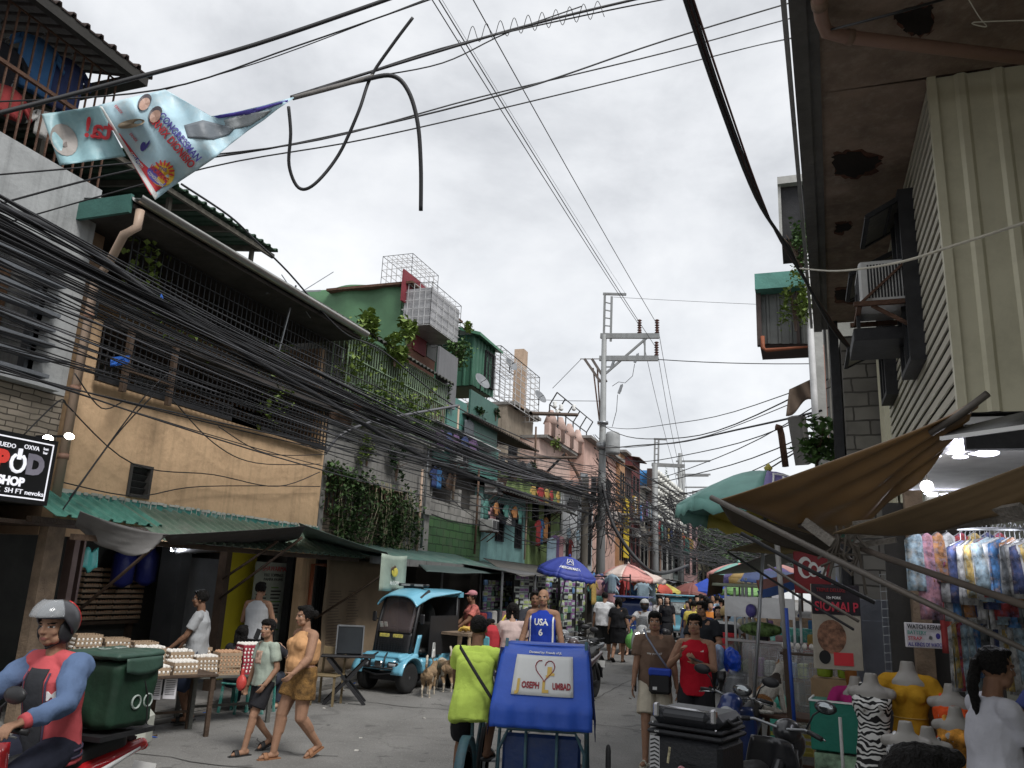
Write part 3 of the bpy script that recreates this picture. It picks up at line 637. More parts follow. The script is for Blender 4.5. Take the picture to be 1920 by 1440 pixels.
bush('hanging_plant','sprig of vine leaves on the tiled roof edge above the steel gutter',onx(690,612,-8.7),(.2,.3,.3),240,.15,LEAFY)
bush('hanging_plant','vine leaves hanging low over the green terrace bars',onx(742,660,-8.55),(.2,.35,.35),300,.15,LEAFY)
# ================================================================== B3 block house with coloured panels
t=thing('panelled_house','patched house with maroon and teal panels over bare block walls','house',(-9,20.6,0))
y0_,y1_=18.8,22.4
mb=MB().boxp((-15,y0_,0),(-9.25,y1_,6.3));part('core',mb,mat('dark_core',(.06,.055,.05),.9),t,world=True)
mb=MB();facade(mb,-9.0,y0_,y1_-.1,3.62,4.5,[(y0_+.1,4.05,20.6,4.5),(20.8,4.0,22.0,4.5)],.24);part('block_wall',mb,wallbrick('grey_block',(.33,.32,.3),(.27,.26,.24),(.1,.1,.095),bw=.42,bh=.21,ms=.012),t,world=True)
mb=MB().boxp((-9.24,y0_,2.55),(-9.0,y1_,3.615));part('green_block_wall',mb,wallbrick('green_block',(.06,.14,.05),(.045,.11,.045),(.02,.05,.02),bw=.42,bh=.21,ms=.014,dirt=(.09,.11,.07)),t,world=True)
for nm,c_,bl,tr,dx in [('maroon_panel',(.15,.03,.035),(808,822),(834,755),.0),('teal_panel',(.07,.2,.17),(834,845),(876,758),-.01),('dark_teal_panel',(.045,.12,.095),(876,862),(935,762),-.015),('grey_metal_panel',(.14,.14,.145),(818,750),(859,672),.1)]:
 part(nm,boxr(MB(),-8.85+dx,bl,tr,.06),mat(nm,c_,.5,var=.12,sc=2,bump=.1,streak=.3),t,world=True)
a=rect(-8.6,(818,755),(938,760));mb=MB().boxp((-10.4,a[0],5.9),(-8.55,a[2]+.1,5.93));part('canopy',mb,mat('white_edge',(.4,.4,.4),.6),t,world=True)
part('teal_skirt',boxr(MB(),-8.87,(812,858),(935,848),.04),mat('teal_panel',(0,0,0)),t,world=True)
def shed(label,bl,tr,x,m_,dep,rm):
 a=rect(x,bl,tr);t_=thing('rooftop_shed',label,'shed',(x,(a[0]+a[2])/2,a[1]));mb=MB();corr(mb,(x,a[0],a[1]),(x,a[2],a[1]),(x,a[2],a[3]),(x,a[0],a[3]),.25,.05);corr(mb,(x-dep,a[0],a[1]),(x,a[0],a[1]),(x,a[0],a[3]),(x-dep,a[0],a[3]),.25,.04);mb.boxp((x-dep,a[0]+.1,a[1]),(x-.05,a[2],a[3]-.05));part('wall',mb,m_,t_,world=True)
 mb=MB().add([(x+.25,a[0]-.2,a[3]+.0),(x+.25,a[2]+.2,a[3]-.05),(x-dep,a[2]+.2,a[3]+.5),(x-dep,a[0]-.2,a[3]+.55),(x+.25,a[0]-.2,a[3]-.1),(x+.25,a[2]+.2,a[3]-.12),(x-dep,a[2]+.2,a[3]+.4),(x-dep,a[0]-.2,a[3]+.45)],[(0,1,2,3),(7,6,5,4),(0,4,5,1),(1,5,6,2),(2,6,7,3),(3,7,4,0)]);part('roof',mb,rm,t_,world=True);window(t_,x+.08,a[0]+(a[2]-a[0])*.45,a[1]+.2,a[2]-.15,a[3]-.3,'grille');return t_
DG=mat('dark_green_sheet2',(.045,.13,.085),.5,.1,var=.12,bump=.05)
shed('dark green corrugated shed with window on the roof past the green tarp hut',(886,722),(927,655),-9.6,DG,1.6,mat('green_roof_edge',(.07,.2,.12),.5))
mb=MB().boxp((-11,18.5,6.3),(-9.2,24,6.4)).boxp((-10.9,18.9,6.4),(-10.2,23.5,7.4));corr(mb,(-8.6,20.2,6.55),(-8.6,26.5,6.55),(-10.8,26.5,7.0),(-10.8,20.2,7.0),.2,.04,.02)
solo('rusty_roof',mb,mat('rusty_roof_sheet',(.07,.055,.045),.8,var=.4,bump=.3),'rusty corrugated lean-to below the green shed','roof')
bush('hanging_plant','ragged plants growing on the ledge under the rusty roof',onx(900,775,-8.9),(.2,.6,.2),200,.1,LEAFD)
hang('',-8.75,20.5,6.45,9,RAD(90),.7,.5,91,'cloth',label='grey cloth bunched under the rusty roof edge')
for i,(px,py) in enumerate(((815,885),(824,888),(834,885))):
 p=onx(px,py,-8.95);hang('',p.x,p.y,p.z+.15,[1,10,3][i],RAD(90),.3,.55,60+i,'shirt',place='in the opening above the bare blocks, %s' % ['left','middle','right'][i],group='laundry over the block wall')
# air conditioners
def aircon(label,px,py,x=-8.9,s=1.0,rz=0):
 p=onx(px,py,x) if px else py;t_=thing('air_conditioner',label,'air conditioner',p,rz)
 part('casing',MB().bbox((.15,0,.17),(.42,.55*s,.36*s),.02),mat('ac_white',(.5,.5,.49),.5,dirt=(.25,.23,.2)),t_)
 mb=MB()
 for i in range(9):mb.box((.365,-.1*s,.05*s+.03*s*i),(.012,.3*s,.012))
 mb.boxp((.362,.09*s,.04),(.366,.24*s,.3*s));part('grille',mb,IRON,t_)
 mb=MB().bar((-.05,-.24*s,-.02),(.38,-.24*s,-.02),.03).bar((-.05,.24*s,-.02),(.38,.24*s,-.02),.03).bar((0,-.24*s,-.3),(.36,-.24*s,-.03),.025).bar((0,.24*s,-.3),(.36,.24*s,-.03),.025);part('bracket',mb,RUST,t_);return t_
aircon('window air conditioner beside the bare block wall above the green blocks',917,925)
aircon('dirty air conditioner on the pale blue house wall',908,996)
# ================================================================== generic street houses
def house(label,bl,tr,col,x=-9.0,wins=(),dep=6,roof=None,ground=0.0,streak=.35,name='house',extra=None):
 a=rect(x,bl,tr);y0,y1,zt=a[0],a[2],a[3];t_=thing(name,label,'house',(x,(y0+y1)/2,0));zb=2.45
 ops=[(y0+(y1-y0)*w[0],zb+(zt-zb)*w[1],y0+(y1-y0)*w[2],zb+(zt-zb)*w[3]) for w in wins]
 mb=MB();facade(mb,x,y0,y1-.015,zb,zt,ops);mb.boxp((x-dep,y0,zb),(x-.21,y1-.015,zt));
 part('wall',mb,mat('plaster_%s' % label[:24].replace(' ','_'),col,.9,var=.15,sc=1.5,bump=.2,streak=streak,dirt=tuple(k*.45 for k in col),dsc=2),t_,world=True)
 for o,w in zip(ops,wins):window(t_,x,*o,w[4] if len(w) > 4 else 'grille')
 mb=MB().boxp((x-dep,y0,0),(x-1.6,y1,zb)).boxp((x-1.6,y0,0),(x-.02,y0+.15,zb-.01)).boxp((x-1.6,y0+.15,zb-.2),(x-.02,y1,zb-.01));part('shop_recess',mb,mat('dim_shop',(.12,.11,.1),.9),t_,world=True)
 mb=MB()
 if roof == 'slab':mb.boxp((x-dep-.1,y0-.05,zt),(x+.35,y1+.02,zt+.12))
 else:corr(mb,(x+.4,y0-.1,zt-.05),(x+.4,y1+.05,zt-.05),(x-dep,y1+.05,zt+.9),(x-dep,y0-.1,zt+.9),.25,.04,.02)
 part('roof',mb,RUST if roof != 'slab' else CONC,t_,world=True);return t_,(y0,y1,zt)
h4,r4=house('pale turquoise painted house with barred windows',(900,1040),(988,940),(.22,.4,.38),wins=[(.28,.35,.45,.85),(.72,.3,.88,.75)])
h5,r5=house('lime green house with tall windows and a small balcony',(989,1050),(1052,905),(.3,.42,.17),wins=[(.08,.5,.25,.85),(.45,.3,.65,.8)])
mb=MB();corr(mb,(-8.3,r4[0]-.1,4.7),(-8.3,r5[1],4.7),(-10.5,r5[1],5.8),(-10.5,r4[0]-.1,5.8),.25,.04,.02);mb.boxp((-12,r4[0],4.4),(-9.3,r5[1]-.1,5.5));solo('dark_roof',mb,mat('old_black_roof',(.045,.045,.04),.8,var=.4,bump=.3),'dark sagging roof over the lime green house','roof')
part('upper_lime_wall',boxr(MB(),-9.02,(930,940),(985,890),.3),mat('lime_plaster',(.26,.36,.13),.9,streak=.5,dirt=(.1,.14,.06)),h4,world=True)
h6,r6=house('white house with a dark upper opening and thin slab',(1053,1050),(1112,940),(.5,.51,.52),wins=[(.45,.15,.95,.9,'slide')],roof='slab')
h7,r7=house('salmon pink house with orange pilasters behind the utility pole',(1090,1050),(1160,868),(.56,.37,.31),x=-9.2,wins=[(.2,.55,.32,.75),(.62,.6,.74,.8)],roof='slab')
h9,r9=house('pale pink house with pointed parapet posts and a railing frame on its roof',(1003,1045),(1090,868),(.6,.44,.38),x=-9.8,wins=[(.3,.3,.5,.5),(.62,.35,.8,.55)],roof='slab',dep=5)
mb=MB()
for yy in (r7[0]+.2,(r7[0]+r7[1])/2+.8,r7[1]-1.3):mb.boxp((-9.598,yy,2.5),(-9.45,yy+1.0,r7[2]-.02))
mb.boxp((-9.45,r7[0],r7[2]-2.6),(-9.3,r7[1],r7[2]-2.3));part('pilaster',mb,mat('orange_pilaster',(.5,.23,.12),.9),h7,world=True)
mb=MB();z=r9[2]+.12
for i in range(5):y=r9[0]+.5+i*(r9[1]-r9[0]-1)/4;mb.lathe([(.22,0),(.22,.5),(.32,.55),(.1,1.1)],(-9.5,y,z),8)
mb.boxp((-9.6,r9[0],z),(-9.4,r9[1],z+.5));part('parapet',mb,mat('pink_parapet',(.5,.36,.31),.9),h9,world=True)
t=thing('roof_frame','tall curved steel railing frame on the roof terrace of the pink house','frame',(-9.5,(r9[0]+r9[1])/2,z+.5))
mb=MB();Y0,Y1=r9[0]+.3,r9[1]-.3;Z0=z+.2
for X_ in (-9.5,-12.5):
 for i in range(6):y=Y0+(Y1-Y0)*i/5;mb.tube([(X_,y,Z0),(X_,y,Z0+1.1),(X_+.3,y,Z0+1.6)],.03,5)
 for zz in (Z0+.5,Z0+1.1):mb.bar((X_,Y0,zz),(X_,Y1,zz),.035)
 mb.bar((X_+.3,Y0,Z0+1.6),(X_+.3,Y1,Z0+1.6),.035)
part('railing',mb,mat('black_rail',(.04,.04,.042),.6),t,world=True)
mb=MB();corr(mb,(-9.2,r7[1]-3.8,z+.3),(-9.2,r7[1]+.5,z+.3),(-11,r7[1]+.5,z+1.6),(-11,r7[1]-3.8,z+1.6),.3,.09,.02,trap=False);solo('red_tile_roof',mb,mat('maroon_tile',(.17,.045,.035),.8,var=.3),'small maroon tiled roof on the pink house','roof')
h8,r8=house('cream house with a dark stairwell and upper wire cage left of the pink house',(938,1045),(1000,790),(.33,.28,.22),x=-10.6,wins=[(.1,.5,.4,.8),(.55,.5,.9,.85)],roof='slab')
wirebox('wire_cage','long white wire cage on the flat roof beside the pink house',-9.9,(935,742),(1012,708),1.5,WW,8,.02)
mb=MB().boxp((-10.6,29,r8[2]),(-10.2,29.5,r8[2]+2.4));solo('chimney_post',mb,mat('cream_post',(.45,.33,.24),.9),'cream masonry post on the flat roof','post')
# further houses down the left side
FAR=[((1160,1060),(1172,855),(.42,.24,.13),'orange house just past the pole'),((1172,1065),(1184,880),(.10,.06,.055),'dark red balcony house'),
       ((1184,1068),(1200,868),(.14,.04,.04),'maroon upper house with boards'),((1200,1072),(1216,925),(.34,.32,.28),'grey house with many balconies'),((1216,1076),(1240,950),(.28,.17,.12),'brown house with crowded balcony'),
       ((1240,1078),(1262,935),(.4,.4,.38),'pale house with crates on its roof'),((1262,1082),(1282,975),(.22,.26,.25),'grey green house in the far row'),((1282,1088),(1308,962),(.48,.3,.29),'pale pink house in the far row'),
       ((1308,1094),(1330,1030),(.3,.27,.18),'ochre house in the far row'),((1330,1100),(1350,1052),(.2,.2,.2),'dark low house at the end of the row')]
rr=random.Random(21)
for i,(bl,tr,c_,lb) in enumerate(FAR):
 ws=[(.1+.45*k_,.15+.45*j,.38+.45*k_,.4+.45*j,'slide') for k_ in range(2) for j in range(2)]
 hh,r_=house(lb,bl,tr,c_,wins=ws,roof='slab' if i % 3 == 0 else None)
 if i < 7:
  mb=MB();z_=2.45+(r_[2]-2.45)*.5;mb.boxp((-8.98,r_[0]+.2,z_),(-8.3,r_[1]-.2,z_+.1));part('balcony_floor',mb,CONC,hh,world=True)
  mb=MB();cage(mb,-8.32,r_[0]+.2,r_[1]-.2,z_+.1,z_+1.0,.3,.9,.03);part('balcony_rail',mb,[mat('yellow_rail',(.6,.42,.04),.6),IRON,RUST][i % 3],hh,world=True)
  for k_ in range(4):gc_=rr.randrange(12);hang('',-8.25,r_[0]+.6+k_*(r_[1]-r_[0]-1)/3,z_+1.0,gc_,RAD(90),.6,.9,i*5+k_,'shirt',label='%s laundry on the %s balcony rail of the %s' % (GN[gc_],['near','inner','middle','far'][k_],lb),group='laundry on far balconies')
part('yellow_panel',boxr(MB(),-8.85,(1170,1045),(1180,935),.05),mat('yellow_panel',(.6,.43,.03),.7),h7,world=True)
t=thing('crate_stack','wall of white bottle crates stacked on a far roof','crates',onx(1250,970,-8.6));a=rect(-8.6,(1222,975),(1278,925));mb=MB()
for i in range(14):
 for j in range(8):mb.lathe([(.16,0),(.19,.3)],(-8.5,a[0]+(a[2]-a[0])*(i+.5)/14,a[1]+(a[3]-a[1])*(j+.5)/8),6,axis=(1,0,0))
part('bottles',mb,mat('bottle_white',(.6,.6,.56),.6),t,world=True);part('rack',boxr(MB(),-8.62,(1222,975),(1278,925),.3),mat('brown_rack',(.06,.04,.035),.9),t,world=True)
t=thing('water_tank','blue plastic water tank on a far roof','tank',onx(1208,930,-9.5));part('barrel',MB().bbox((0,0,.7),(1.4,3.4,1.5),.2),mat('tank_blue',(.03,.15,.35),.5),t)
aircon('air conditioner on the far orange house',1188,1005,-8.9,1.2)
t=thing('cistern','teal box balcony hanging on a far facade','balcony',onx(1280,1025,-8.5));part('box',MB().bbox((0,0,0),(.8,1.8,1.1),.05),mat('teal_box',(.06,.22,.18),.7),t)
for i,(px,py,c_,k_) in enumerate([(1048,1030,4,'shirt'),(1052,1028,2,'shirt'),(1040,1030,7,'dress'),(1058,1032,3,'trousers'),(1064,1034,0,'shirt'),(1034,1035,8,'dress')]):
 p=onx(px,py,-8.3);hang('',p.x,p.y,p.z+.5,c_,RAD(70),.55,1.1,100+i,k_,place='on the line in front of the lime green house, %s' % ['third','fourth','second','fifth','last','first'][i],group='laundry before the lime green house')
for i,(px,py,c_) in enumerate([(1010,980,0),(1015,978,10),(1024,975,11),(925,955,4),(938,953,3),(945,955,9),(955,958,2),(962,960,9)]):
 p=onx(px,py,-8.7);hang('',p.x,p.y,p.z+.1,c_,RAD(85),.4,.55 if i > 2 else .9,120+i,'shirt',place='on the wall line, number %s over the blue and green houses' % 'one two three four five six seven eight'.split()[i],group='laundry on the painted houses')
# far end: closing buildings, trees
for i,(px,w_,h_,y,c_,lb) in enumerate([(1352,12,16,180,(.05,.06,.12),'dark blue tower block at the far end of the street'),(1400,14,8,190,(.35,.35,.36),'pale low block at the far end of the street')]):
 p=ony(px,1110,y);t=thing('far_block',lb,'building',(p.x,y,0));part('wall',MB().boxp((-w_/2,-4,0),(w_/2,4,h_)).boxp((-w_/2,-4.3,h_-1.6),(-w_/2+2.5,4,h_+1.2)).boxp((w_/2-2.5,-4.3,h_-1.6),(w_/2,4,h_+1.2)),mat('far_wall_%d' % i,c_,.8),t);mb=MB()
 for a_ in range(5):
  for b_ in range(int(h_/3)):mb.boxp((-w_/2+.8+a_*(w_-1)/5,-4.06,1+b_*3),(-w_/2+2+a_*(w_-1)/5,-3.99,2.5+b_*3))
 part('window',mb,GLASS,t)
def tree(label,x,y,h,r,n=2600,sz=.42,m_=None,seed=1):
 rr=random.Random(seed);t_=thing('street_tree',label,'tree',(x,y,0));mb=MB().tube([(0,0,0),(.1,0,h*.3),(.0,.1,h*.55),(.2,0,h*.8)],[.3,.22,.15,.05],8);tips=[]
 for i in range(11):
  a=rr.uniform(0,6.3);z_=h*rr.uniform(.3,.6);e_=Vector((cos(a)*r*rr.uniform(.4,.85),sin(a)*r*rr.uniform(.4,.85),h*rr.uniform(.55,.95)));mb.tube([(0,0,z_),(e_.x*.5,e_.y*.5,(z_+e_.z)/2+.3),e_],[.12,.07,.03],6);tips.append(e_)
 part('trunk',mb,DWOOD,t_);pts=[]
 for e_ in tips+[Vector((0,0,h*.85))]:
  for _ in range(4):
   c_=e_+Vector((rr.gauss(0,.16),rr.gauss(0,.16),rr.gauss(0,.12)))*r
   for _ in range(n//48):pts.append(c_+Vector((rr.gauss(0,.11),rr.gauss(0,.11),rr.gauss(0,.08)))*r)
 part('crown',MB().leaves(pts,sz,rr),m_ or LEAF,t_)
tree('broad green tree rising over the roofs at the street end, left one',*ony(1335,1110,95).xy,9.5,5,3400,.5,LEAF,3)
tree('large green tree behind the brown awnings at the street end',*ony(1430,1110,80).xy,9.0,5,3400,.5,LEAF,4)
tree('dark tree at the far right of the street end',*ony(1500,1110,100).xy,11,7,3400,.6,LEAFD,5)
tree('small pale tree behind the far houses',*ony(1360,1110,120).xy,9,4,2400,.5,LEAFY,6)
# right side backdrop row down the street
rr=random.Random(9)
for i in range(9):
 y=16+i*9;zt=rr.uniform(3.5,5.2) if i > 1 else 3.4;t=thing('right_row_house','low house in the right hand row %s' % ['just past the block column','second after the column','third along','fourth along','fifth along','sixth along','seventh along','eighth along','last one at the end'][i],'house',(3,y+4.5,0))
 c_=[(.2,.2,.18),(.3,.4,.2),(.4,.35,.3),(.3,.32,.35),(.35,.25,.2),(.25,.3,.25),(.4,.38,.3),(.3,.2,.2),(.3,.3,.3)][i];mb=MB().boxp((1.6,y,0),(7,y+8.95,zt));part('wall',mb,mat('right_row_%d' % i,c_,.9,streak=.4,dirt=tuple(k*.4 for k in c_)),t,world=True)
 mb=MB();corr(mb,(1.0,y+8.95,zt-.1),(1.0,y,zt-.1),(7,y,zt+.8),(7,y+8.95,zt+.8),.3,.04,.02);part('roof',mb,RUST,t,world=True)
 for k_ in range(3):
  mb=MB().boxp((1.56,y+1+k_*2.7,zt-1.4),(1.62,y+2+k_*2.7,zt-.5));part('window',mb,GLASS,t,world=True)
# ================================================================== RIGHT BUILDING
CREAM=mat('cream_sheet',(.58,.55,.41),.45,.15,var=.06,sc=1.2,bump=.04,streak=.12,dirt=(.3,.28,.2),dsc=2,damt=.4)
t=thing('cream_house','cream ribbed metal upper storey with clapboard side and rotten brown eave on the right','house',(2.5,8,0))
Yc,Xc,ZB,ZT=6.1,1.07,3.28,5.9
mb=MB();corr(mb,(Xc,Yc,ZB),(5.5,Yc,ZB),(5.5,Yc,ZT),(Xc,Yc,ZT),.24,.022,.006);part('ribbed_wall',mb,CREAM,t,world=True)
mb=MB()
for i in range(26):
 z=3.3+i*.104
 if z > ZT-.1:break
 mb.box((Xc-.012,(Yc+10.4)/2+.02,z+.05),(.014,10.4-Yc-.04,.074),(0,.1,0))
part('clapboard',mb,mat('pale_clapboard',(.48,.455,.37),.7,var=.12,sc=3,bump=.15,dirt=(.15,.13,.1)),t,world=True)
mb=MB().boxp((Xc+.005,Yc+.03,ZB),(5.4,10.4,ZT));part('core_wall',mb,DARK,t,world=True)
mb=MB();mb.boxp((Xc-.03,Yc-.03,ZB),(Xc+.03,Yc+.03,ZT));part('corner_trim',mb,CREAM,t,world=True)
mb=MB();corr(mb,(Xc,10.4,3),(Xc,11.6,3),(Xc,11.6,5.6),(Xc,10.4,5.6),.3,-.02,.006);mb.boxp((Xc+.03,10.42,3),(4,11.6,5.6));part('side_panel',mb,CREAM,t,world=True)
w_=window(t,Xc-.02,7.3,4.0,8.0,5.6,'slide',IRON)
window(t,Xc-.02,9.4,4.2,10.0,5.5,'slide',IRON)
def awnpane(y0,z,L_,W_,ang,lb):
 f=MB();c_,s_=cos(ang),sin(ang);f.bar((0,0,0),(-L_*c_,0,-L_*s_),.04).bar((0,W_,0),(-L_*c_,W_,-L_*s_),.04).bar((-L_*c_,0,-L_*s_),(-L_*c_,W_,-L_*s_),.04).bar((0,0,0),(0,W_,0),.04).bar((-L_*c_*.5,0,-L_*s_*.5),(-L_*c_*.5,W_,-L_*s_*.5),.03)
 f.xf(Matrix.Translation((Xc,y0,z)));w_=part('window_sash',f,IRON,t,world=True)
 p=MB().add([(Xc,y0,z-.01),(Xc-L_*c_,y0,z-L_*s_-.01),(Xc-L_*c_,y0+W_,z-L_*s_-.01),(Xc,y0+W_,z-.01)],[(0,1,2,3)]);part('pane',p,mat('dusty_glass',(.09,.085,.07),.35),w_,world=True)
awnpane(8.3,5.45,.55,.8,.45,'');awnpane(9.3,4.95,.55,.8,.45,'');awnpane(7.35,5.6,.45,.7,.5,'')
# eave with soffit
SOF=mat('rotten_soffit',(.2,.145,.11),.95,var=.3,sc=2.5,bump=.35,bsc=12,dirt=(.3,.25,.2),dsc=9,damt=.6)
def hole(pts,seed):
 r=random.Random(seed);out=[]
 for i,p in enumerate(pts):
  q=pts[(i+1) % len(pts)]
  for k_ in range(5):u=k_/5;out.append((p[0]+(q[0]-p[0])*u+r.uniform(-.022,.022),p[1]+(q[1]-p[1])*u+r.uniform(-.03,.03)))
 return out
def seye(y):return .17+.035*(y-5)*.9
mb=MB();mb.add([(seye(-3),-3,ZT),(5.5,-3,ZT),(5.5,Yc-.03,ZT),(seye(Yc),Yc-.03,ZT),(Xc,Yc,ZT),(Xc,12,ZT),(seye(12),12,ZT),(seye(-3),-3,ZT+.03),(5.5,-3,ZT+.03),(5.5,Yc-.03,ZT+.03),(seye(Yc),Yc-.03,ZT+.03),(Xc,Yc,ZT+.03),(Xc,12,ZT+.03),(seye(12),12,ZT+.03)],
 [(0,3,2,1),(3,6,5,4),(7,8,9,10),(10,11,12,13)]);part('soffit',mb,SOF,t,world=True)
for k_,px in enumerate([[(1672,30),(1700,22),(1745,5),(1748,45),(1738,62),(1710,62),(1690,50)],[(1562,292),(1600,285),(1652,298),(1640,318),(1600,332),(1566,325)],[(1566,422),(1590,418),(1600,426),(1580,436),(1566,434)],[(1566,545),(1600,540),(1632,548),(1600,566),(1566,562)]]):
 out=hole([tuple(onz(*p,ZT-.004).xy) for p in px],k_);mb=MB().prism(out[::1],(0,0,ZT-.006),(1,0,0),(0,1,0),.003);part('rot_hole',mb,mat('hole_dark',(.012,.008,.006),.95,var=.3),t).location=-Vector((2.5,8,0))
 rim=hole([tuple(onz(px_+(4 if px_ > 1600 else -1),py_+(5 if i_ > 2 else -5),ZT-.002).xy) for i_,(px_,py_) in enumerate(px)],k_+9);mb=MB().prism(rim,(0,0,ZT-.003),(1,0,0),(0,1,0),.002);o_=part('stain',mb,mat('rust_stain',(.075,.03,.018),.95,var=.5,sc=9),t);o_.location=-Vector((2.5,8,0))
mb=MB()
for dx0,dx1,z0,z1 in ((-.11,-.0,ZT-.06,ZT+.1),(0,.08,ZT-.03,ZT+.03)):mb.add([(seye(y)+x,y,z) for y in (-3,12.2) for x,z in ((dx0,z0),(dx1,z0),(dx1,z1),(dx0,z1))],[(3,2,1,0),(4,5,6,7),(0,1,5,4),(1,2,6,5),(2,3,7,6),(3,0,4,7)])
part('gutter',mb,mat('dark_gutter',(.09,.085,.078),.7,var=.3),t,world=True)
mb=MB().add([(seye(y)+x,y,z) for y in (-3,12.2) for x,z in ((-.16,ZT+.0),(-.125,ZT-.0),(-.125,ZT+.12),(-.16,ZT+.12))],[(3,2,1,0),(4,5,6,7),(0,1,5,4),(1,2,6,5),(2,3,7,6),(3,0,4,7)]);part('drip_edge',mb,mat('light_trim',(.3,.3,.29),.6,.3),t,world=True)
mb=MB();corr(mb,(.35,12.2,ZT+.13),(.05,-3,ZT+.13),(5.5,-3,ZT+1.2),(5.5,12.2,ZT+1.2),.25,.04);part('roof',mb,RUST,t,world=True)
# ground floor / shop
mb=MB().boxp((1.3,9.9,0),(5.5,10.1,3.26)).boxp((5.4,3,0),(5.5,9.9,3.26));part('shop_wall',mb,mat('pale_shop_wall',(.4,.4,.33),.85),t,world=True)
mb=MB().boxp((Xc-.02,Yc+.06,3.2),(5.4,9.9,3.26));part('shop_ceiling',mb,mat('shop_ceiling',(.6,.6,.6),.7),t,world=True)
mb=MB().boxp((.75,1.5,0),(5.5,10,.18));part('step',mb,CONC,t,world=True)
mb=MB().boxp((Xc,Yc-.03,3.02),(5.4,Yc+.05,3.19));part('lintel',mb,IRON,t,world=True)
part('door_post',MB().boxp((.9,8.2,.18),(1.05,8.35,3.0)),WOOD,t,world=True)
mb=MB().boxp((3.1,-8,0),(9,5.6,5.88));part('added_shade_block',mb,mat('pale_shop_wall',(0,)*3),t,world=True)  # unseen block added at the side to keep sun off the clothes racks
# downpipe across the soffit
t=thing('roof_pipe','thick pinkish brown drainpipe bending under the eave at the upper right','pipe',(.6,5.3,5.5))
p1=onz(1530,-60,5.78);p2=onz(1540,35,5.76);p3=onz(1550,60,5.75);p4=onz(1580,68,5.75);p5=onz(1945,112,5.7)
part('tube',MB().tube([p1,p2,p3,p4,p5],.045,14),mat('pink_pipe',(.27,.16,.12),.6,var=.15,dirt=(.12,.09,.07)),t,world=True)
part('coupling',MB().cyl(p1.lerp(p2,.6),p1.lerp(p2,.75),.054,14).cyl(p4.lerp(p5,.02),p4.lerp(p5,.05),.054,14),mat('pipe_collar',(.2,.13,.09),.6),t,world=True)
# air conditioner with perforated bracket
p=onx(1722,590,Xc-.05);t=thing('air_conditioner','white window air conditioner on angle brackets on the clapboard wall','air conditioner',(Xc,8.05,4.5))
ac0=onx(1725,560,Xc);print('AC',ac0)
t.location=(Xc-.0,ac0.y-.05,ac0.z-.02)
part('casing',MB().bbox((-.24,.28,.2),(.5,.56,.4),.02),mat('ac_white2',(.55,.55,.54),.5,dirt=(.3,.28,.24)),t)
mb=MB()
for i in range(13):mb.boxp((-.42+i*.026,-.004,.04),(-.405+i*.026,.0015,.36))
for i in range(11):mb.boxp((-.495,.06+i*.04,.05),(-.489,.075+i*.04,.34))
part('louvre',mb,IRON,t)
mb=MB().bar((.0,-.03,-.02),(-.55,-.03,-.02),.04).bar((0,.58,-.02),(-.55,.58,-.02),.04).bar((-.5,-.03,-.02),(0,-.03,.45),.03,.02).bar((-.5,-.03,-.02),(-.5,.58,-.02),.04).bar((0,.0,-.3),(-.4,0,-.03),.03);part('bracket',mb,RUST,t)
t=thing('steel_tray','dark sheet steel tray hanging under the air conditioner','tray',(Xc,ac0.y+.2,ac0.z-.25));part('tray',MB().bbox((-.3,.3,0),(.5,.7,.12),.01).bar((-.5,0,.06),(-.5,0,.4),.03),IRON,t)
# block column with plants and cables further on
t=thing('block_column','bare hollow-block wall column covered in tangled cables','wall',(.95,12.2,0))
part('blocks',MB().boxp((.62,11.7,0),(1.6,12.6,5.6)),wallbrick('column_block',(.2,.19,.17),(.15,.14,.13),(.06,.055,.05),bw=.4,bh=.2,plane='xz'),t,world=True)
part('dark_post',MB().boxp((.48,11.9,0),(.6,12.3,6.2)),IRON,t,world=True)
part('render_strip',MB().boxp((.28,13.2,0),(.44,13.4,7.4)),mat('white_render',(.45,.45,.43),.8),t,world=True)
part('white_pipe',MB().cyl((.3,13.0,0),(.24,13.0,7.5),.05),mat('white_pipe',(.5,.5,.5),.6),t,world=True)
t=thing('tall_house','tall narrow house with teal awnings past the cream house','house',(1.4,15.3,0));zt=8.9
part('wall',MB().boxp((.5,13.5,0),(6,17.5,zt)),mat('grey_tall_wall',(.24,.24,.22),.9,streak=.5),t,world=True)
def under_roof(name,lb,bl,tr,y,lip,depth=1.6):
 a=ony(*bl,y);b=ony(*tr,y);t_=thing(name,lb,'awning',((a.x+b.x)/2,y,a.z));z1=b.z;z0=a.z
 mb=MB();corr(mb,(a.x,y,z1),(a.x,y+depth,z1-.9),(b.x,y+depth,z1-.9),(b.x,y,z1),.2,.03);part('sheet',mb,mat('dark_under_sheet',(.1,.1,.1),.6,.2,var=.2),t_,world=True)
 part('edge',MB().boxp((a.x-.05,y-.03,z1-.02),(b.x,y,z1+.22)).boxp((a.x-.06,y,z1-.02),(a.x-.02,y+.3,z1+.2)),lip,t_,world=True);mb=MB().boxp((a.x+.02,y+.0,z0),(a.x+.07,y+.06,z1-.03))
 for k_ in range(4):mb.bar((a.x,y+.1+k_*.4,z1-.05-.23*k_),(b.x,y+.1+k_*.4,z1-.05-.23*k_),.04,.06)
 part('frame',mb,RUST,t_,world=True);return t_
t=thing('box_awning','teal roofed box awning with grey corrugated underside and orange drainpipe','awning',(-.1,14,6.2))
a=ony(1425,650,13.6);b=ony(1525,527,13.6)
mb=MB();corr(mb,(a.x,13.6,a.z+.05),(b.x,13.6,a.z-.0),(b.x,13.6,b.z-.1),(a.x,13.6,b.z-.1),.16,.02);part('sheet',mb,mat('awning_grey',(.12,.125,.12),.6,.2,var=.2),t,world=True)
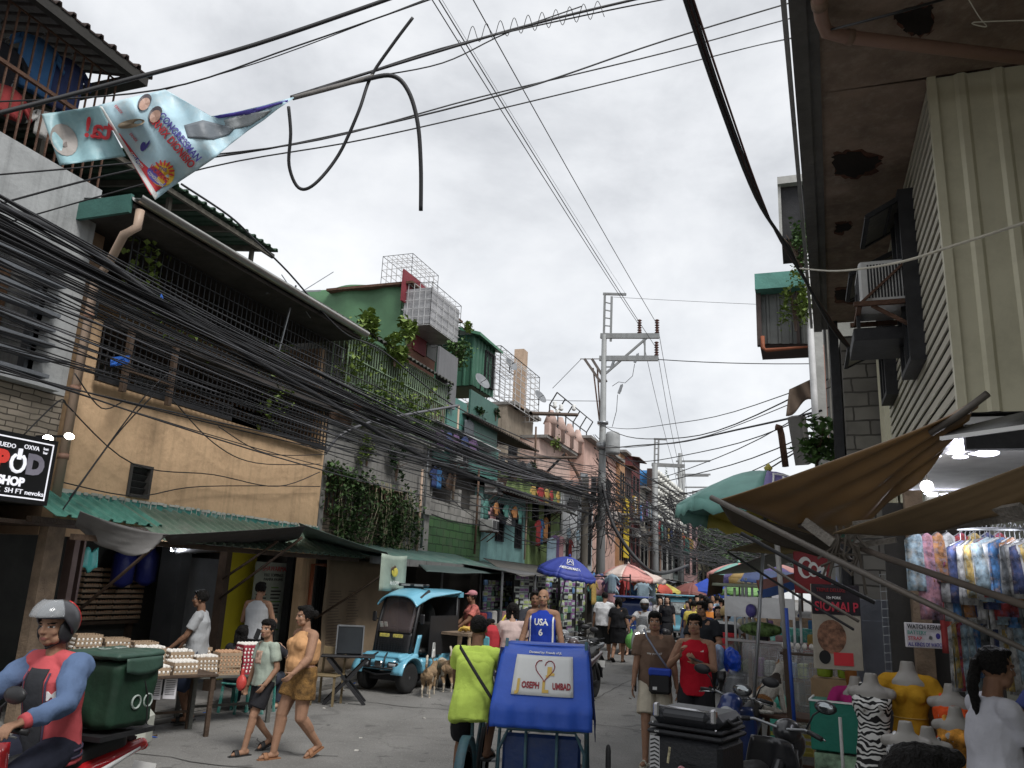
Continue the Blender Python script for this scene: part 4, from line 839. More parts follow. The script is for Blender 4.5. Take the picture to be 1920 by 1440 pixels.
mb=MB().boxp((a.x-.04,13.3,b.z-.18),(b.x+.1,14.6,b.z+.1));part('teal_cap',mb,mat('teal_cap',(.1,.27,.23),.6),t,world=True)
mb=MB().boxp((a.x-.04,13.5,a.z),(a.x+.04,13.62,b.z-.15)).boxp((a.x,13.64,a.z+.02),(b.x,14.5,b.z-.1));mb.bar((b.x-.28,13.55,a.z),(b.x-.28,13.55,b.z-.1),.05);part('frame',mb,mat('brown_frame',(.07,.05,.045),.7),t,world=True)
part('drainpipe',MB().tube([(a.x+.05,13.5,a.z+.15),(a.x+.05,13.5,a.z-.05),(a.x+.1,13.5,a.z-.1),(.42,13.4,a.z-.1),(.42,13.4,a.z-2.2)],.035,8),mat('orange_pipe',(.3,.09,.04),.6),t,world=True)
t=thing('upper_awning','dark upper awning with pale fascia jutting out high beyond the gutter','awning',(0,14,8.2))
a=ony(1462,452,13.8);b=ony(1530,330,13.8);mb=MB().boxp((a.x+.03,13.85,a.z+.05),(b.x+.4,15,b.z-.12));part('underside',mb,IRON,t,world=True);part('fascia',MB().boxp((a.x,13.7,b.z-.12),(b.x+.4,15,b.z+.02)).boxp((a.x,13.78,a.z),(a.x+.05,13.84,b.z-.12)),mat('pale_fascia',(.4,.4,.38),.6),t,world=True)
bush('wall_shrub','flowering shrub sprouting from the wall beside the right gutter',at(1500,450,12.5),(.22,.2,.5),500,.07,LEAF)
bush('wall_shrub','second leafy shrub drooping over the teal box awning',at(1490,565,12.8),(.25,.2,.5),560,.07,LEAFY)
bush('wall_fern','reddish fern-like growth on the block column',at(1610,800,11.5),(.18,.15,.75),700,.08,mat('reddish_leaf',(.12,.09,.04),.7,var=.6,sc=4,bump=0))
bush('potted_plant','leafy potted plant on the ledge left of the block column',at(1530,830,11.8),(.45,.25,.35),380,.12,LEAF)
t=thing('brown_canopy','small torn brown canvas canopy below the teal awning','canopy',at(1500,750,13));a=[at(1480,730,13),at(1527,708,13.5),at(1527,745,13.2),at(1474,780,12.6)]
part('canvas',MB().sheet(lambda u,v:a[0].lerp(a[1],u).lerp(a[3].lerp(a[2],u),v)+Vector((0,0,-.05*sin(u*7)*v)),10,6,.01),mat('brown_canvas2',(.1,.07,.05),.8),t,world=True)
solo('vent_pipe',MB().tube([at(1473,875,13),at(1465,815,13),at(1462,802,13),at(1455,801,13)],.055,8),RUST,'rusty vent pipe with bent top standing above the umbrella','pipe')
solo('concrete_post',MB().bar(at(1508,870,13.2),at(1493,780,13.2),.22),CONC,'square grey concrete post under the brown canvas canopy','post')
t=thing('cable_coil','coils of black cable hanging on the block column','cable coil',at(1620,800,11));mb=MB()
for i in range(7):c_=at(1640+ru(-12,12),800+ru(-30,30),11.2);mb.tube([c_+Vector((cos(a_)*ru(.2,.24),.02*i,sin(a_)*.42)) for a_ in [k_*2*pi/14 for k_ in range(14)]],.01,4,closed=True)
part('loops',mb,WIRE,t,world=True)
for i in range(4):
 q=at(1615+i*18,870-i*12,11);t=thing('electric_meter','round glass electricity meter on the cable wall, %s' % ['lowest','second','third','highest'][i],'meter',q,0,'electric meters on the column');part('dome',MB().lathe([(0,-.1),(.08,-.08),(.1,0),(.1,.05)],n=12,axis=(0,1,0)),mat('meter_glass',(.3,.32,.33),.2),t);part('base',MB().box((0,.09,0),(.24,.06,.28)),STEEL,t)
# ================================================================== SHOP LIGHTS (lit in the photograph)
LED=glow('led_white',(.85,.85,1.0),2.5)
def led(lb,c,n,L_,R_=.03,ang=0,energy=0):
 t_=thing('ceiling_light',lb,'light',c,ang)
 part('diffuser',MB().ell((0,0,0),(L_/2,R_*1.6,R_*.5),14) if n == 0 else MB().ell((-.04,0,0),(.06,.06,.012),12).ell((.14,.1,0),(.06,.07,.012),12).ell((.14,-.12,0),(.07,.04,.012),12).ell((.32,-.02,0),(.11,.04,.012),12),LED,t_)
 part('mount',MB().boxp((-.03,-.02,.012),(.03,.02,.06)),STEEL,t_)
 if energy:
  l=bpy.data.lights.new('shop_lamp','POINT');l.energy=energy;l.color=(.9,.92,1);l.shadow_soft_size=.2;lo=bpy.data.objects.new('lamp_glow',l);COL.objects.link(lo);lo.parent=t_;lo.location=(0,0,-.7)
 return t_
def shop(px,py,z=3.15):return onz(px,py,z)
led('cluster of four oval white ceiling lights, upper left in the clothes shop',shop(1790,822),1,.2,ang=-.3,energy=7)
led('cluster of oval ceiling lights lower in the clothes shop',shop(1760,855),1,.2,ang=-.3,energy=0)
led('long oval ceiling light in the middle of the clothes shop',shop(1835,838),0,.42,.05,-.4)
led('long slanted tube light at the right of the clothes shop',shop(1890,832),0,.4,.04,.9,5)
led('short round ceiling light beside the slanted tube',shop(1850,850),0,.18,.05,-.4)
led('bright lights deep in the clothes shop behind the tarpaulin',shop(1720,928),1,.2,ang=-.2,energy=7)
t=thing('light_bulb','bright bare bulb hanging deep in the clothes shop','bulb',at(1738,912,6.6));part('globe',MB().ell((0,0,0),.05,12),glow('bulb_white',(1,.95,.9),12),t);part('cord',MB().cyl((0,0,.05),(.02,0,.35),.01,6),DARK,t)
t=thing('grey_awning_frame','grey sheet awning with white edge above the clothes shop','awning',(1.6,4.8,3.1));a=[at(1788,805,4.6),at(1925,772,4.0),at(1925,800,3.8),at(1765,822,4.4)]
part('sheet',MB().sheet(lambda u,v:a[0].lerp(a[1],u).lerp(a[3].lerp(a[2],u),v),4,2,.01),mat('grey_awning',(.09,.09,.085),.5),t,world=True)
part('edge',MB().bar(a[3],a[2],.02),WHITE,t,world=True)
# ================================================================== TARPAULINS AND POLES
TARP=mat('brown_tarpaulin',(.25,.145,.06),.3,var=.2,sc=2,bump=.25,bsc=4,dirt=(.13,.085,.045),spec=.6)
TARP2=mat('dull_brown_tarp',(.15,.1,.05),.55,var=.2,sc=2,bump=.2,bsc=4)
def tarp(name,lb,quad,m_,sag=.1,folds=0,nu=24,nv=12,cat='tarpaulin',th=.006):
 a,b,c_,d=[Vector(q) for q in quad]
 def fn(u,v):
  p=a.lerp(b,u).lerp(d.lerp(c_,u),v);p.z -= sag*4*u*(1-u)*(.4+.6*v);p.z += folds*sin(v*26+u*5)*u*(1-u*.4)*.5+folds*.4*sin(u*13+v*7)*v;return p
 return solo(name,MB().sheet(fn,nu,nv,th),m_,lb,cat)
tarp('tarpaulin','large shiny brown tarpaulin slung from the long pole up to the cream house',[at(1345,938,5.3),at(1848,742,4.3),at(1785,818,4.6),at(1550,1012,5.6)],TARP,.10,.06,40,40)
tarp('tarpaulin','lower dark brown tarpaulin stretched over the clothes racks',[at(1560,1000,4.6),at(1945,862,3.4),at(1945,938,3.5),at(1700,1004,4.3)],TARP2,.02,.01)
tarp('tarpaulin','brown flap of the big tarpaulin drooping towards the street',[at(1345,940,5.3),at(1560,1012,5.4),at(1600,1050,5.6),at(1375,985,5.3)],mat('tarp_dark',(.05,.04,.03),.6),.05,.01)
tarp('tarpaulin','olive brown tarpaulin wedge behind the white post',[at(1362,1032,9.5),at(1460,1003,8.2),at(1600,1010,8),at(1470,1040,8.6)],mat('olive_tarp',(.12,.095,.04),.6),.02,.01)
tarp('tarpaulin','grey edged canopy slanting over the food carts',[at(1330,1078,11),at(1545,1000,9),at(1600,1010,9.5),at(1420,1072,11.5)],mat('grey_tarp',(.16,.15,.14),.6),.02,.01)
tarp('tarpaulin','brown side curtain hanging from the corner of the grey canopy',[at(1330,1076,11),at(1357,1078,11.5),at(1354,1112,11.5),at(1326,1118,11)],mat('brown_curtain',(.09,.055,.03),.7),0,.0)
tarp('tarpaulin','red tarpaulin strip over the food cart',[at(1418,1088,9.5),at(1545,1062,8.5),at(1540,1082,8.3),at(1422,1106,9.3)],mat('red_tarp',(.22,.06,.045),.6),.03,.0)
tarp('tarpaulin','blue tarpaulin below the red strip over the food cart',[at(1420,1108,9.3),at(1540,1070,8.2),at(1535,1085,8.3),at(1424,1122,9.2)],mat('blue_tarp',(.03,.08,.25),.6),.03,.0)
METALP=mat('grey_pole',(.13,.115,.1),.5,.4,var=.3,dirt=(.12,.09,.07));BAMB=mat('old_bamboo',(.1,.08,.065),.8,var=.3)
def pole(lb,a,b,r,m_=None,name='awning_pole',r2=None):return solo(name,MB().tube([a,Vector(a).lerp(Vector(b),.5)-Vector((0,0,.01)),b],[r,r,r2 or r],10),m_ or METALP,lb,'pole')
pole('long grey pole carrying the edge of the big brown tarpaulin',at(1334,933,5.3),at(1930,1222,3.3),.018,r2=.012)
pole('thick dark bamboo pole running above the racks to the right',at(1500,985,5.4),at(1930,1138,3.6),.018,BAMB)
pole('metal pipe along the top edge of the tarpaulin at the cream house',at(1745,812,4.5),at(1852,738,4.25),.02)
pole('thin dark pole crossing under the tarpaulins',at(1390,1000,6),at(1640,1130,5.2),.014,IRON)
pole('thin pale pole slanting down to the sign wall',at(1440,1060,7),at(1610,1165,6.2),.012)
pole('thin black stay under the grey canopy',at(1365,1035,9.3),at(1600,1180,7),.012,IRON)
p0=at(1457,1020,8.3);p1=at(1474,1215,8.2);pole('white painted upright post holding the awnings',p0,p1,.028,mat('white_post',(.42,.41,.39),.6,dirt=(.2,.17,.14)),'upright_post')
p2=onz(1492,1480,0.02);p1b=p1+Vector((0,0,-.02));solo('upright_post',MB().bar(at(1474,1217,8.2),at(1490,1440,8.0),.07),DWOOD,'dark wooden lower post spliced under the white post','post')
pole('blue painted pipe leaning beside the wooden post',at(1474,1140,7.9),at(1493,1402,7.6),.018,mat('blue_pipe',(.02,.06,.3),.5),'blue_pipe')
t=thing('plank_bundle','broken weathered planks tied at the end of the tarpaulin pole','planks',at(1610,1000,4.8));
for a,b,w_ in [((1600,985),(1690,975),.045),((1585,1005),(1700,990),.05),((1610,1022),(1680,1012),.03),((1508,978),(1562,1018),.055),((1690,992),(1925,958),.085)]:part('plank',MB().bar(at(*a,4.75),at(*b,4.6 if b[0] < 1800 else 3.5),w_,.02,up=(0,1,.3)),mat('grey_plank',(.2,.18,.155),.9,var=.3,sc=8,bump=.4),t,world=True)
mb=MB()
for i in range(14):a=at(1575+ru(-12,25),985+ru(0,30),4.7);mb.tube([a,a+Vector((ru(-.08,.08),ru(-.05,.05),-ru(.03,.2))),a+Vector((ru(-.12,.12),0,-ru(.1,.32)))],.008,4)
part('twine',mb,mat('twine',(.1,.085,.07),.9),t,world=True)
# ================================================================== UTILITY POLES
GALV=mat('galvanised_pole',(.3,.31,.31),.65,.3,var=.2,sc=1.5,bump=.1,dirt=(.13,.12,.11),damt=.7,streak=.3)
INS=mat('brown_insulator',(.09,.03,.02),.25)
def ppt(px,py,y=30.0):return ony(px,py,y)
t=thing('utility_pole','tall pale utility pole with ladder top and crossarms standing in front of the pink house','utility pole',(-7.35,30,0))
top=ppt(1133,628);base=Vector((top.x-.0,30,0))
part('shaft',MB().tube([base,base.lerp(Vector((top.x,30,top.z)),.5),(top.x,30,top.z)],[.2,.15,.1],14),GALV,t,world=True)
part('sleeve',MB().cyl((top.x,30,7.2),(top.x,30,7.45),.24,14).cyl((top.x,30,8.2),(top.x,30,8.3),.22,14),STEEL,t,world=True)
mb=MB();l0,l1=ppt(1132,640),ppt(1134,552);r0,r1=ppt(1145,640),ppt(1147,556);mb.bar(l0,l1,.08).bar(r0,r1,.08)
for k_ in range(1,6):mb.bar(l0.lerp(l1,k_/6),r0.lerp(r1,k_/6),.04)
mb.bar(ppt(1131,551),ppt(1174,552),.09);part('ladder_top',mb,GALV,t,world=True)
for a,b in (((1126,630),(1236,630)),((1124,672),(1234,672))):part('crossarm',MB().bar(ppt(*a),ppt(*b),.13,.2),GALV,t,world=True)
part('brace',MB().bar(ppt(1136,700),ppt(1212,634),.08).bar(ppt(1209,634),ppt(1209,668),.06).bar(ppt(1128,688),ppt(1150,688),.05),GALV,t,world=True)
part('side_arm',MB().bar(ppt(1096,673),ppt(1126,716),.1).bar(ppt(1110,673),ppt(1137,716),.1).bar(ppt(1088,673),ppt(1140,673),.03),mat('weathered_arm',(.13,.11,.1),.8),t,world=True)
for px,py in ((1199,625),(1232,625),(1231,667)):
 p=ppt(px,py);mb=MB();pr=[]
 for k_ in range(6):pr += [(.05,k_*.1),(.1,k_*.1+.03),(.05,k_*.1+.07)]
 part('insulator',mb.lathe(pr,p,10),INS,t,world=True)
p=ppt(1152,850);part('transformer',MB().lathe([(.0,0),(.26,.02),(.28,.1),(.28,.75),(.24,.85),(.1,.9),(0,.92)],p-Vector((0,.3,.1)),14).bar(p+Vector((-.3,0,.3)),p+Vector((-.05,0,.3)),.06),mat('transformer_grey',(.3,.31,.31),.6),t,world=True)
for k_,(px,py) in enumerate(((1160,738),(1146,690),(1190,680))):part('fuse_cutout',MB().bar(ppt(px,py),ppt(px+6,py-16),.09).bar(ppt(px+4,py-4),ppt(px+7,py-18),.04),STEEL,t,world=True)
q=[(1190,682),(1186,705),(1172,718),(1160,716),(1148,724)];part('jumper',MB().tube([ppt(*a) for a in q],.012,5).tube([ppt(*a) for a in [(1158,740),(1156,770),(1148,800)]],.012,5),WIRE,t,world=True)
part('guy_strut',MB().bar(ppt(1112,690),ppt(1124,790),.05).bar(ppt(1120,690),ppt(1126,790),.05),RUST,t,world=True)
P_TOPX=top.x
t=thing('utility_pole','distant grey utility pole with ladder top and crossarm above the far crates','utility pole',(-7.3,46,0))
def p2(px,py):return ony(px,py,46)
tx=p2(1228,880).x;part('shaft',MB().tube([(tx,46,0),(tx,46,p2(1228,870).z)],[.24,.16],10),GALV,t,world=True)
mb=MB().bar(p2(1227,875),p2(1228,823),.09).bar(p2(1234,875),p2(1235,823),.09).bar(p2(1226,823),p2(1250,824),.1)
for k_ in range(4):mb.bar(p2(1227,830+k_*11),p2(1234,830+k_*11),.05)
part('ladder_top',mb,GALV,t,world=True);part('crossarm',MB().bar(p2(1222,871),p2(1284,874),.14,.2).bar(p2(1272,865),p2(1272,900),.08),GALV,t,world=True)
for i,(px,top_,y) in enumerate([(1275,850,60),(1281,880,72),(1300,920,90)]):
 a=ony(px,top_,y);solo('utility_pole',MB().tube([(a.x,y,0),(a.x,y,a.z)],[.22,.14],8).bar((a.x-.3,y,a.z-.6),(a.x+2.2,y,a.z-.6),.12).bar((a.x-.3,y,a.z-1.6),(a.x+2.2,y,a.z-1.6),.12),GALV,['third grey utility pole along the far left side','fourth thin utility pole in the distance','faraway utility pole near the street end'][i],'utility pole',loc=None)
solo('short_pole',MB().tube([(-7.6,29.2,0),(-7.6,29.2,6.0)],[.16,.13],10),mat('dark_timber_pole',(.1,.09,.075),.9),'short dark timber pole beside the tall utility pole','pole')
# ================================================================== WIRES
def wire(a,b,sag=.3,r=.012,n=14,lb=None,grp=None,wob=0.0,m_=None,nm='overhead_wire',sides=5):
 a,b=Vector(a),Vector(b);pts=[];ph=RND.uniform(0,6)
 for i in range(n+1):
  u=i/n;p=a.lerp(b,u);p.z -= sag*4*u*(1-u)
  if wob:w_=wob*sin(pi*u);p += Vector((sin(u*9+ph),sin(u*7+ph*2),sin(u*12+ph)))*w_
  pts.append(p)
 return solo(nm,MB().tube(pts,r,sides,cap=False),m_ or WIRE,lb,'wire',grp)
def pwire(pts,r,lb,grp=None,m_=None,nm='overhead_wire'):
 """smooth cable through points"""
 P_=[Vector(p) for p in pts];out=[]
 for i in range(len(P_)-1):
  p0,p1_,p2_,p3=P_[max(i-1,0)],P_[i],P_[i+1],P_[min(i+2,len(P_)-1)]
  for k_ in range(6):
   t_=k_/6;out.append(.5*((2*p1_)+(p2_-p0)*t_+(2*p0-5*p1_+4*p2_-p3)*t_*t_+(3*p1_-p0-3*p2_+p3)*t_**3))
 out.append(P_[-1]);return solo(nm,MB().tube(out,r,6,cap=True),m_ or WIRE,lb,'wire',grp)
# high voltage lines parallel with the street
for k_,(px,py,far) in enumerate(((1200,612,(1262,868)),(1233,610,(1283,868)),(1232,655,(1272,868)))):
 p=ppt(px,py);q=Vector((p.x,-12,p.z+.2));wire(p,q,.35,.011,16,'%s bare power line running overhead to the tall pole insulators' % ['left','right','lower'][k_]);f_=ony(far[0],far[1],46);wire(p,f_,.3,.011,10,'%s power line continuing from the tall pole to the next one' % ['left','right','lower'][k_])
 wire(f_,ony(1290+k_*4,990,90),.5,.012,10,'%s power line in the far distance' % ['left','right','lower'][k_])
wire(ppt(1174,553),(ppt(1174,553).x,-12,ppt(1174,553).z+.4),.5,.005,16,'very thin line running up from the ladder top of the tall pole')
wire(ppt(1233,674),ony(1700,676,30),.15,.018,10,'level cable from the lower crossarm to the right hand houses')
wire(ppt(1150,557),ony(1700,580,30),.05,.008,10,'thin level line from the ladder top to the right hand awnings')
wire(ppt(1090,673),ppt(1036,728),.0,.012,4,'short guy wire from the side arm down to the pink house roof')
wire(ppt(1125,752),ony(700,705,30),.3,.012,8,'thin wire leaving the tall pole to the left behind the roofs')
# thick crossing lines near the camera
C8=8.0
def pc(*l,d=C8):return [at(x,y,d_ if d_ else d) for x,y,d_ in [(q+(None,))[:3] for q in l]]
pwire([at(-40,222,6.5),at(200,160,7),at(480,83,7.5),at(780,-20,8)],.02,'thick black cable crossing the top left of the sky above the banner')
pwire([at(-30,192,8.5),at(300,168,8.5),at(560,85,8.8),at(860,-20,9)],.009,'thin cable just under the thick one at the top left')
pwire([at(310,168,8.6),at(520,105,8.8),at(800,-2,9.2)],.006,'second thin cable at the top left meeting the banner corner')
pwire([at(545,182,7.5),at(760,115,8),at(1000,45,8.6),at(1250,-15,9)],.014,'cable running from the banner tip to the top centre')
pwire([at(580,175,7.6),at(830,90,8.2),at(1100,28,8.8),at(1260,-4,9)],.008,'thin cable wrapped beside the banner tip cable')
pwire([at(690,145,7.9),at(830,118,8.2),at(950,62,8.5),at(1090,12,8.9)],.007,'looping thin wire under the top centre cable')
pwire([at(860,75,8.3)]+[at(860+k_*13,68-k_*2.6+(18 if k_ % 2 else -14),8.35+.05*(k_ % 3)) for k_ in range(1,22)],.004,'loose curly thin wire wound around the top centre cable')
pwire([at(-30,390,9),at(250,318,9.5),at(560,268,10),at(950,175,11),at(1250,75,12),at(1540,-12,13)],.012,'long cable climbing from left to the top right, upper of three')
pwire([at(-30,330,9),at(300,300,9.5),at(600,262,10),at(900,182,11),at(1250,98,12),at(1530,22,13),at(1760,-30,14)],.010,'long cable climbing from left to the top right, middle of three')
pwire([at(-30,430,9),at(390,314,9.5),at(700,258,10),at(1100,165,11),at(1400,90,12),at(1560,55,5.4),at(1800,-10,5)],.009,'long cable climbing from left to the top right, lowest of three')
for k_ in range(4):pwire([at(1272+k_*5,-40,6),at(1345+k_*4+3*(k_ % 2),180,7),at(1418+k_*3,370,8),at(1480-k_*2,470,9),at(1560+k_*3,615,10.6),at(1610,665,11.2),at(1640,660,11.3)],[.02,.012,.014,.01][k_],'strand of the heavy twisted cable descending to the block column, %s' % ['leftmost and thickest','second','third','rightmost'][k_],'strands of the heavy twisted cable',[WIRE,mat('red_brown_cable',(.06,.022,.018),.6)][k_ % 2])
pwire([at(1500,503,9),at(1570,508,7),at(1680,493,5.5),at(1790,460,4.8),at(1960,405,4.2)],.009,'cream coloured wire sagging across the clapboard wall',None,mat('cream_wire',(.45,.42,.34),.6))
pwire([at(1805,-20,4.8),at(1835,30,4.8),at(1850,50,4.8),at(1825,42,4.8),at(1930,38,4.7)],.004,'thin wire bent into loops under the soffit',None,mat('cream_wire',(0,0,0)))
# broken conduit and swinging cable by the banner
pwire([at(548,184,7.5),at(620,165,7.6),at(700,143,7.8)],.022,'grey conduit stub at the tip of the banner',None,mat('grey_conduit',(.16,.15,.14),.7),'conduit')
pwire([at(774,33,7.8),at(735,85,7.8),at(695,145,7.8),at(672,210,7.7),at(635,290,7.7),at(590,345,7.6),at(560,352,7.6),at(542,310,7.55),at(545,250,7.5),at(541,200,7.5)],.016,'stiff black cable curled into a big open loop against the sky',None,None,'cable_loop')
pwire([at(590,170,7.6),at(680,150,7.75),at(735,142,7.8),at(765,170,7.8),at(783,230,7.8),at(789,310,7.8),at(789,395,7.8)],.022,'thick black cable end bending over and hanging straight down',None,None,'cable_end')
# the great bundle down the left side
GB='wires of the bundle along the left houses';LBW='thin black wire in the dense bundle sweeping down the left house fronts'
for i in range(74):
 trunk=i < 30
 if trunk:sy=RND.gauss(395,22);x=-7.55+ru(-.1,.1);z1=5.5+RND.gauss(0,.12);sg=ru(.25,.45)
 else:sy=ru(330,690);x=-7.6+ru(-.35,.35);z1=ru(4.9,6.6);sg=ru(.05,.8)
 a=onx(-60,sy,x);a.y=min(a.y,5);b=Vector((P_TOPX-.15+ru(-.1,.1),29.9,z1));wire(a,b,sg,ru(.006,.012) if not trunk else ru(.008,.016),22,LBW,GB,ru(0,.05))
pwire([onx(-40,372,-7.5),onx(150,458,-7.5),onx(330,585,-7.45),onx(600,745,-7.45),onx(850,880,-7.4),ppt(1112,965)],.045,'thickest black cable trunk down the left house fronts')
LC=mat('grey_cable',(.12,.12,.13),.4)
for k_ in range(5):wire(onx(-40,360+k_*50,-7.4),(P_TOPX,29.8,5.3+.2*k_),.3+.1*k_,.008,20,'greyish worn cable among the black bundle, %s from the top' % ['first','second','third','fourth','fifth'][k_],GB,.03,LC)
# short service drops and droops over the orange wall
for pts,d,lb in [([(118,752),(250,870),(400,890),(520,912),(600,885)],-8.85,'sagging service cable across the lower orange wall'),
                   ([(130,935),(270,745),(330,690)],-8.3,'black cable rising from the sign to the bundle'),([(118,955),(215,820),(290,738)],-8.35,'second cable rising from the sign'),
                   ([(320,745),(400,830),(480,868),(600,870)],-8.8,'drooping wire over the middle of the orange wall'),([(410,800),(500,850),(612,852)],-8.8,'short drooping wire under the right window of the orange wall'),
                   ([(120,905),(255,930),(380,912),(600,912)],-8.9,'lowest thin wire stapled along the orange wall'),([(140,700),(190,765),(235,750)],-8.8,'small loop of wire near the cream downpipe'),
                   ([(45,815),(110,752),(125,760)],-8.5,'cable arching over the stone wall to the downpipe')]:
 pwire([onx(x,y,d) for x,y in pts],.009,lb)
pwire([onx(610,850,-8.6),onx(640,815,-8.4),onx(700,790,-8.2),onx(775,775,-8.0),onx(860,760,-7.9)],.03,'grey bent service pipe reaching out from the planted house',None,LC,'service_pipe')
pwire([onx(340,345,-8),onx(430,405,-8),onx(480,452,-8),onx(540,510,-8),onx(640,620,-8),onx(720,660,-8.2),onx(850,760,-8),onx(1000,830,-7.8)],.016,'dark cable sagging over the shed roof and steel gutter')
# pole to the right hand column
GR='wires crossing from the tall pole to the right'
for k_,(ly,px,py,sg,r) in enumerate([(762,1590,690,.9,.014),(768,1585,700,.4,.01),(800,1570,720,.5,.009),(808,1540,770,.2,.02),(850,1530,760,.7,.01),(870,1570,790,.5,.012),(880,1560,800,1.1,.014),(900,1540,815,.6,.01),(820,1600,742,.6,.012),(905,1440,905,.1,.012),(915,1420,900,.3,.01),(925,1400,905,.2,.014),(935,1430,925,.3,.01)]):
 wire(ppt(1122,ly+30),at(px,py,12.5),sg,r,16,'wire crossing the street from the tall pole, %s from the top' % 'first second third fourth fifth sixth seventh eighth ninth tenth eleventh twelfth thirteenth'.split()[k_],GR,.03)
# the mess around and beyond the pole
GM='tangled wires around the tall pole';GF='tangled wires down the far street'
for i in range(60):
 a=Vector((P_TOPX+ru(-.3,.3),30+ru(-.4,.4),ru(4.2,6.4)));k_=i % 5
 if k_ == 0:b=Vector((-8.9,ru(18,29),ru(3.2,5)))
 elif k_ == 1:b=Vector((-8.9,ru(31,42),ru(3.4,6)))
 elif k_ == 2:b=Vector((ru(-.5,.6),ru(24,46),ru(3.6,5.2)))
 elif k_ == 3:b=Vector((P_TOPX,46,ru(4.5,7)))
 else:b=Vector((-8.6,ru(24,36),ru(2.6,4)))
 wire(a,b,ru(.2,1.5),ru(.008,.018),12,'loose black wire in the tangle around the tall pole',GM,ru(0,.25))
for i in range(26):   # curls hung on the pole
 c_=Vector((P_TOPX+ru(-.6,.9),29.7+ru(-.5,.5),ru(4.2,5.6)));R_=ru(.15,.6);ph=ru(0,6)
 pwire([c_+Vector((cos(ph+k_*.7)*R_*(1+k_*.05),ru(-.1,.1),sin(ph+k_*.7)*R_*1.2)) for k_ in range(10)],ru(.008,.014),'curl of slack wire hanging on the tall pole',GM)
FW=MB()
for i in range(270):
 y0=RND.choice([30,46,46,60,60,72,90]);a=Vector((-7.3+ru(-.3,.3),y0,ru(4,8)));y1=y0+ru(6,40);k_=i % 4
 b=Vector((-8.8 if k_ == 0 else (ru(-1,1.4) if k_ in (1,2) else -7.2+ru(-.5,.5)),y1,ru(3.2,7)))
 if i < 60:wire(a,b,ru(.2,1.6),ru(.012,.03),10,'dark wire in the criss-cross of the far street',GF,ru(0,.3))
 else:
  sg=ru(.1,1.4);r_=ru(.007,.02);FW.tube([a.lerp(b,k2/8)-Vector((0,0,sg*4*(k2/8)*(1-k2/8)+ru(-.04,.04))) for k2 in range(9)],r_,4,cap=False)
solo('distant_wires',FW,WIRE,'mass of thin criss-crossing wires over the far street','wires',kind='stuff')
pwire([ppt(1128,900)+Vector((0,0,.0)),ony(1150,985,29),ony(1200,1055,28),ony(1240,1075,30),ony(1290,1060,40)],.07,'thick dark sagging cable bunch below the pole leading down the street')
pwire([ppt(1060,850),ppt(1088,900),ppt(1108,965)],.06,'rusty metal strut leaning against the pole crossarm',None,RUST,'strut');pwire([ppt(975,930),ppt(1015,895),ppt(1060,850)],.05,'dark diagonal timber strut left of the tall pole',None,IRON,'strut')
wire(onx(940,858,-8.3),onx(1080,858,-8),0,.06,4,'dark wooden crossarm carrying white insulators above the far roofs',None,0,DWOOD,'crossarm')
for i,(px,py) in enumerate(((1040,765),(1052,770),(1076,770),(1045,780))):solo('white_insulator',MB().lathe([(.05,0),(.1,.06),(.05,.12),(.09,.2),(0,.26)],onx(px,py,-8.2),8),WHITE,'white insulator on the wooden crossarm','insulator','white insulators')
wire(onx(995,775,-8.2),onx(1082,778,-8.0),0,.07,4,'thick dark beam carrying insulators near the roof frame',None,0,DWOOD,'crossarm')
BLUEP=mat('blue_plastic',(.02,.12,.5),.5)
for i,(px,py) in enumerate(((225,677),(307,572))):
 c_=onx(px,py,-7.5);rr=random.Random(i);mb=MB()
 for k_ in range(9):mb.sheet(lambda u,v:c_+Vector((rr.uniform(-.01,.01),(u-.5)*[.26,.14][i],(v-.5)*.05+(u-.5)*[.1,-.14][i]+k_*.008-.03)),5,2,.002)
 solo('plastic_scrap',mb,BLUEP,['blue plastic scrap snagged on the wires before the orange building','small blue tape tangled higher in the wire bundle'][i],'plastic scrap')
# ================================================================== TORN CAMPAIGN BANNER
t=thing('torn_banner','torn pale blue campaign banner twisted on the overhead cable','banner',at(330,375,7.5))
def bdep(px,py):return 7.5+.05*sin(px*.045+py*.03)+.09*sin((px-300)*.02-(py-200)*.035)+.03*sin(px*.11-py*.05)
def lerp2(P_,u):
 k_=u*(len(P_)-1);i=min(int(k_),len(P_)-2);f_=k_-i;return P_[i][0]*(1-f_)+P_[i+1][0]*f_,P_[i][1]*(1-f_)+P_[i+1][1]*f_
TOPE=[(185,197),(228,187),(270,177),(310,168),(352,192),(395,218),(450,208),(500,196),(550,182)]
BOTE=[(291,375),(330,345),(365,322),(400,298),(430,272),(465,245),(495,225),(520,205),(551,184)]
def bpt(px,py,off=0):d=bdep(px,py)-off;return at(px,py,d)
def bsheet(topE,botE,nu,nv,m_,off,nm,th=.004,sag=0):
 def fn(u,v):
  a=lerp2(topE,u);b=lerp2(botE,u);return bpt(a[0]*(1-v)+b[0]*v,a[1]*(1-v)+b[1]*v+sag*sin(pi*v)*sin(pi*u),off)
 return part(nm,MB().sheet(fn,nu,nv,th),m_,t,world=True)
bsheet(TOPE,BOTE,48,30,mat('banner_blue',(.42,.6,.68),.45,var=.2,sc=2.2,bump=.3,bsc=5,dirt=(.62,.64,.62),dsc=2,damt=.9),0,'main_cloth')
bsheet([(78,214),(130,207),(186,198)],[(112,310),(165,303),(236,293)],24,20,mat('banner_teal',(.28,.46,.5),.45,var=.25,sc=3,bump=.4,bsc=5,dirt=(.5,.5,.46)),.02,'folded_end',sag=4)
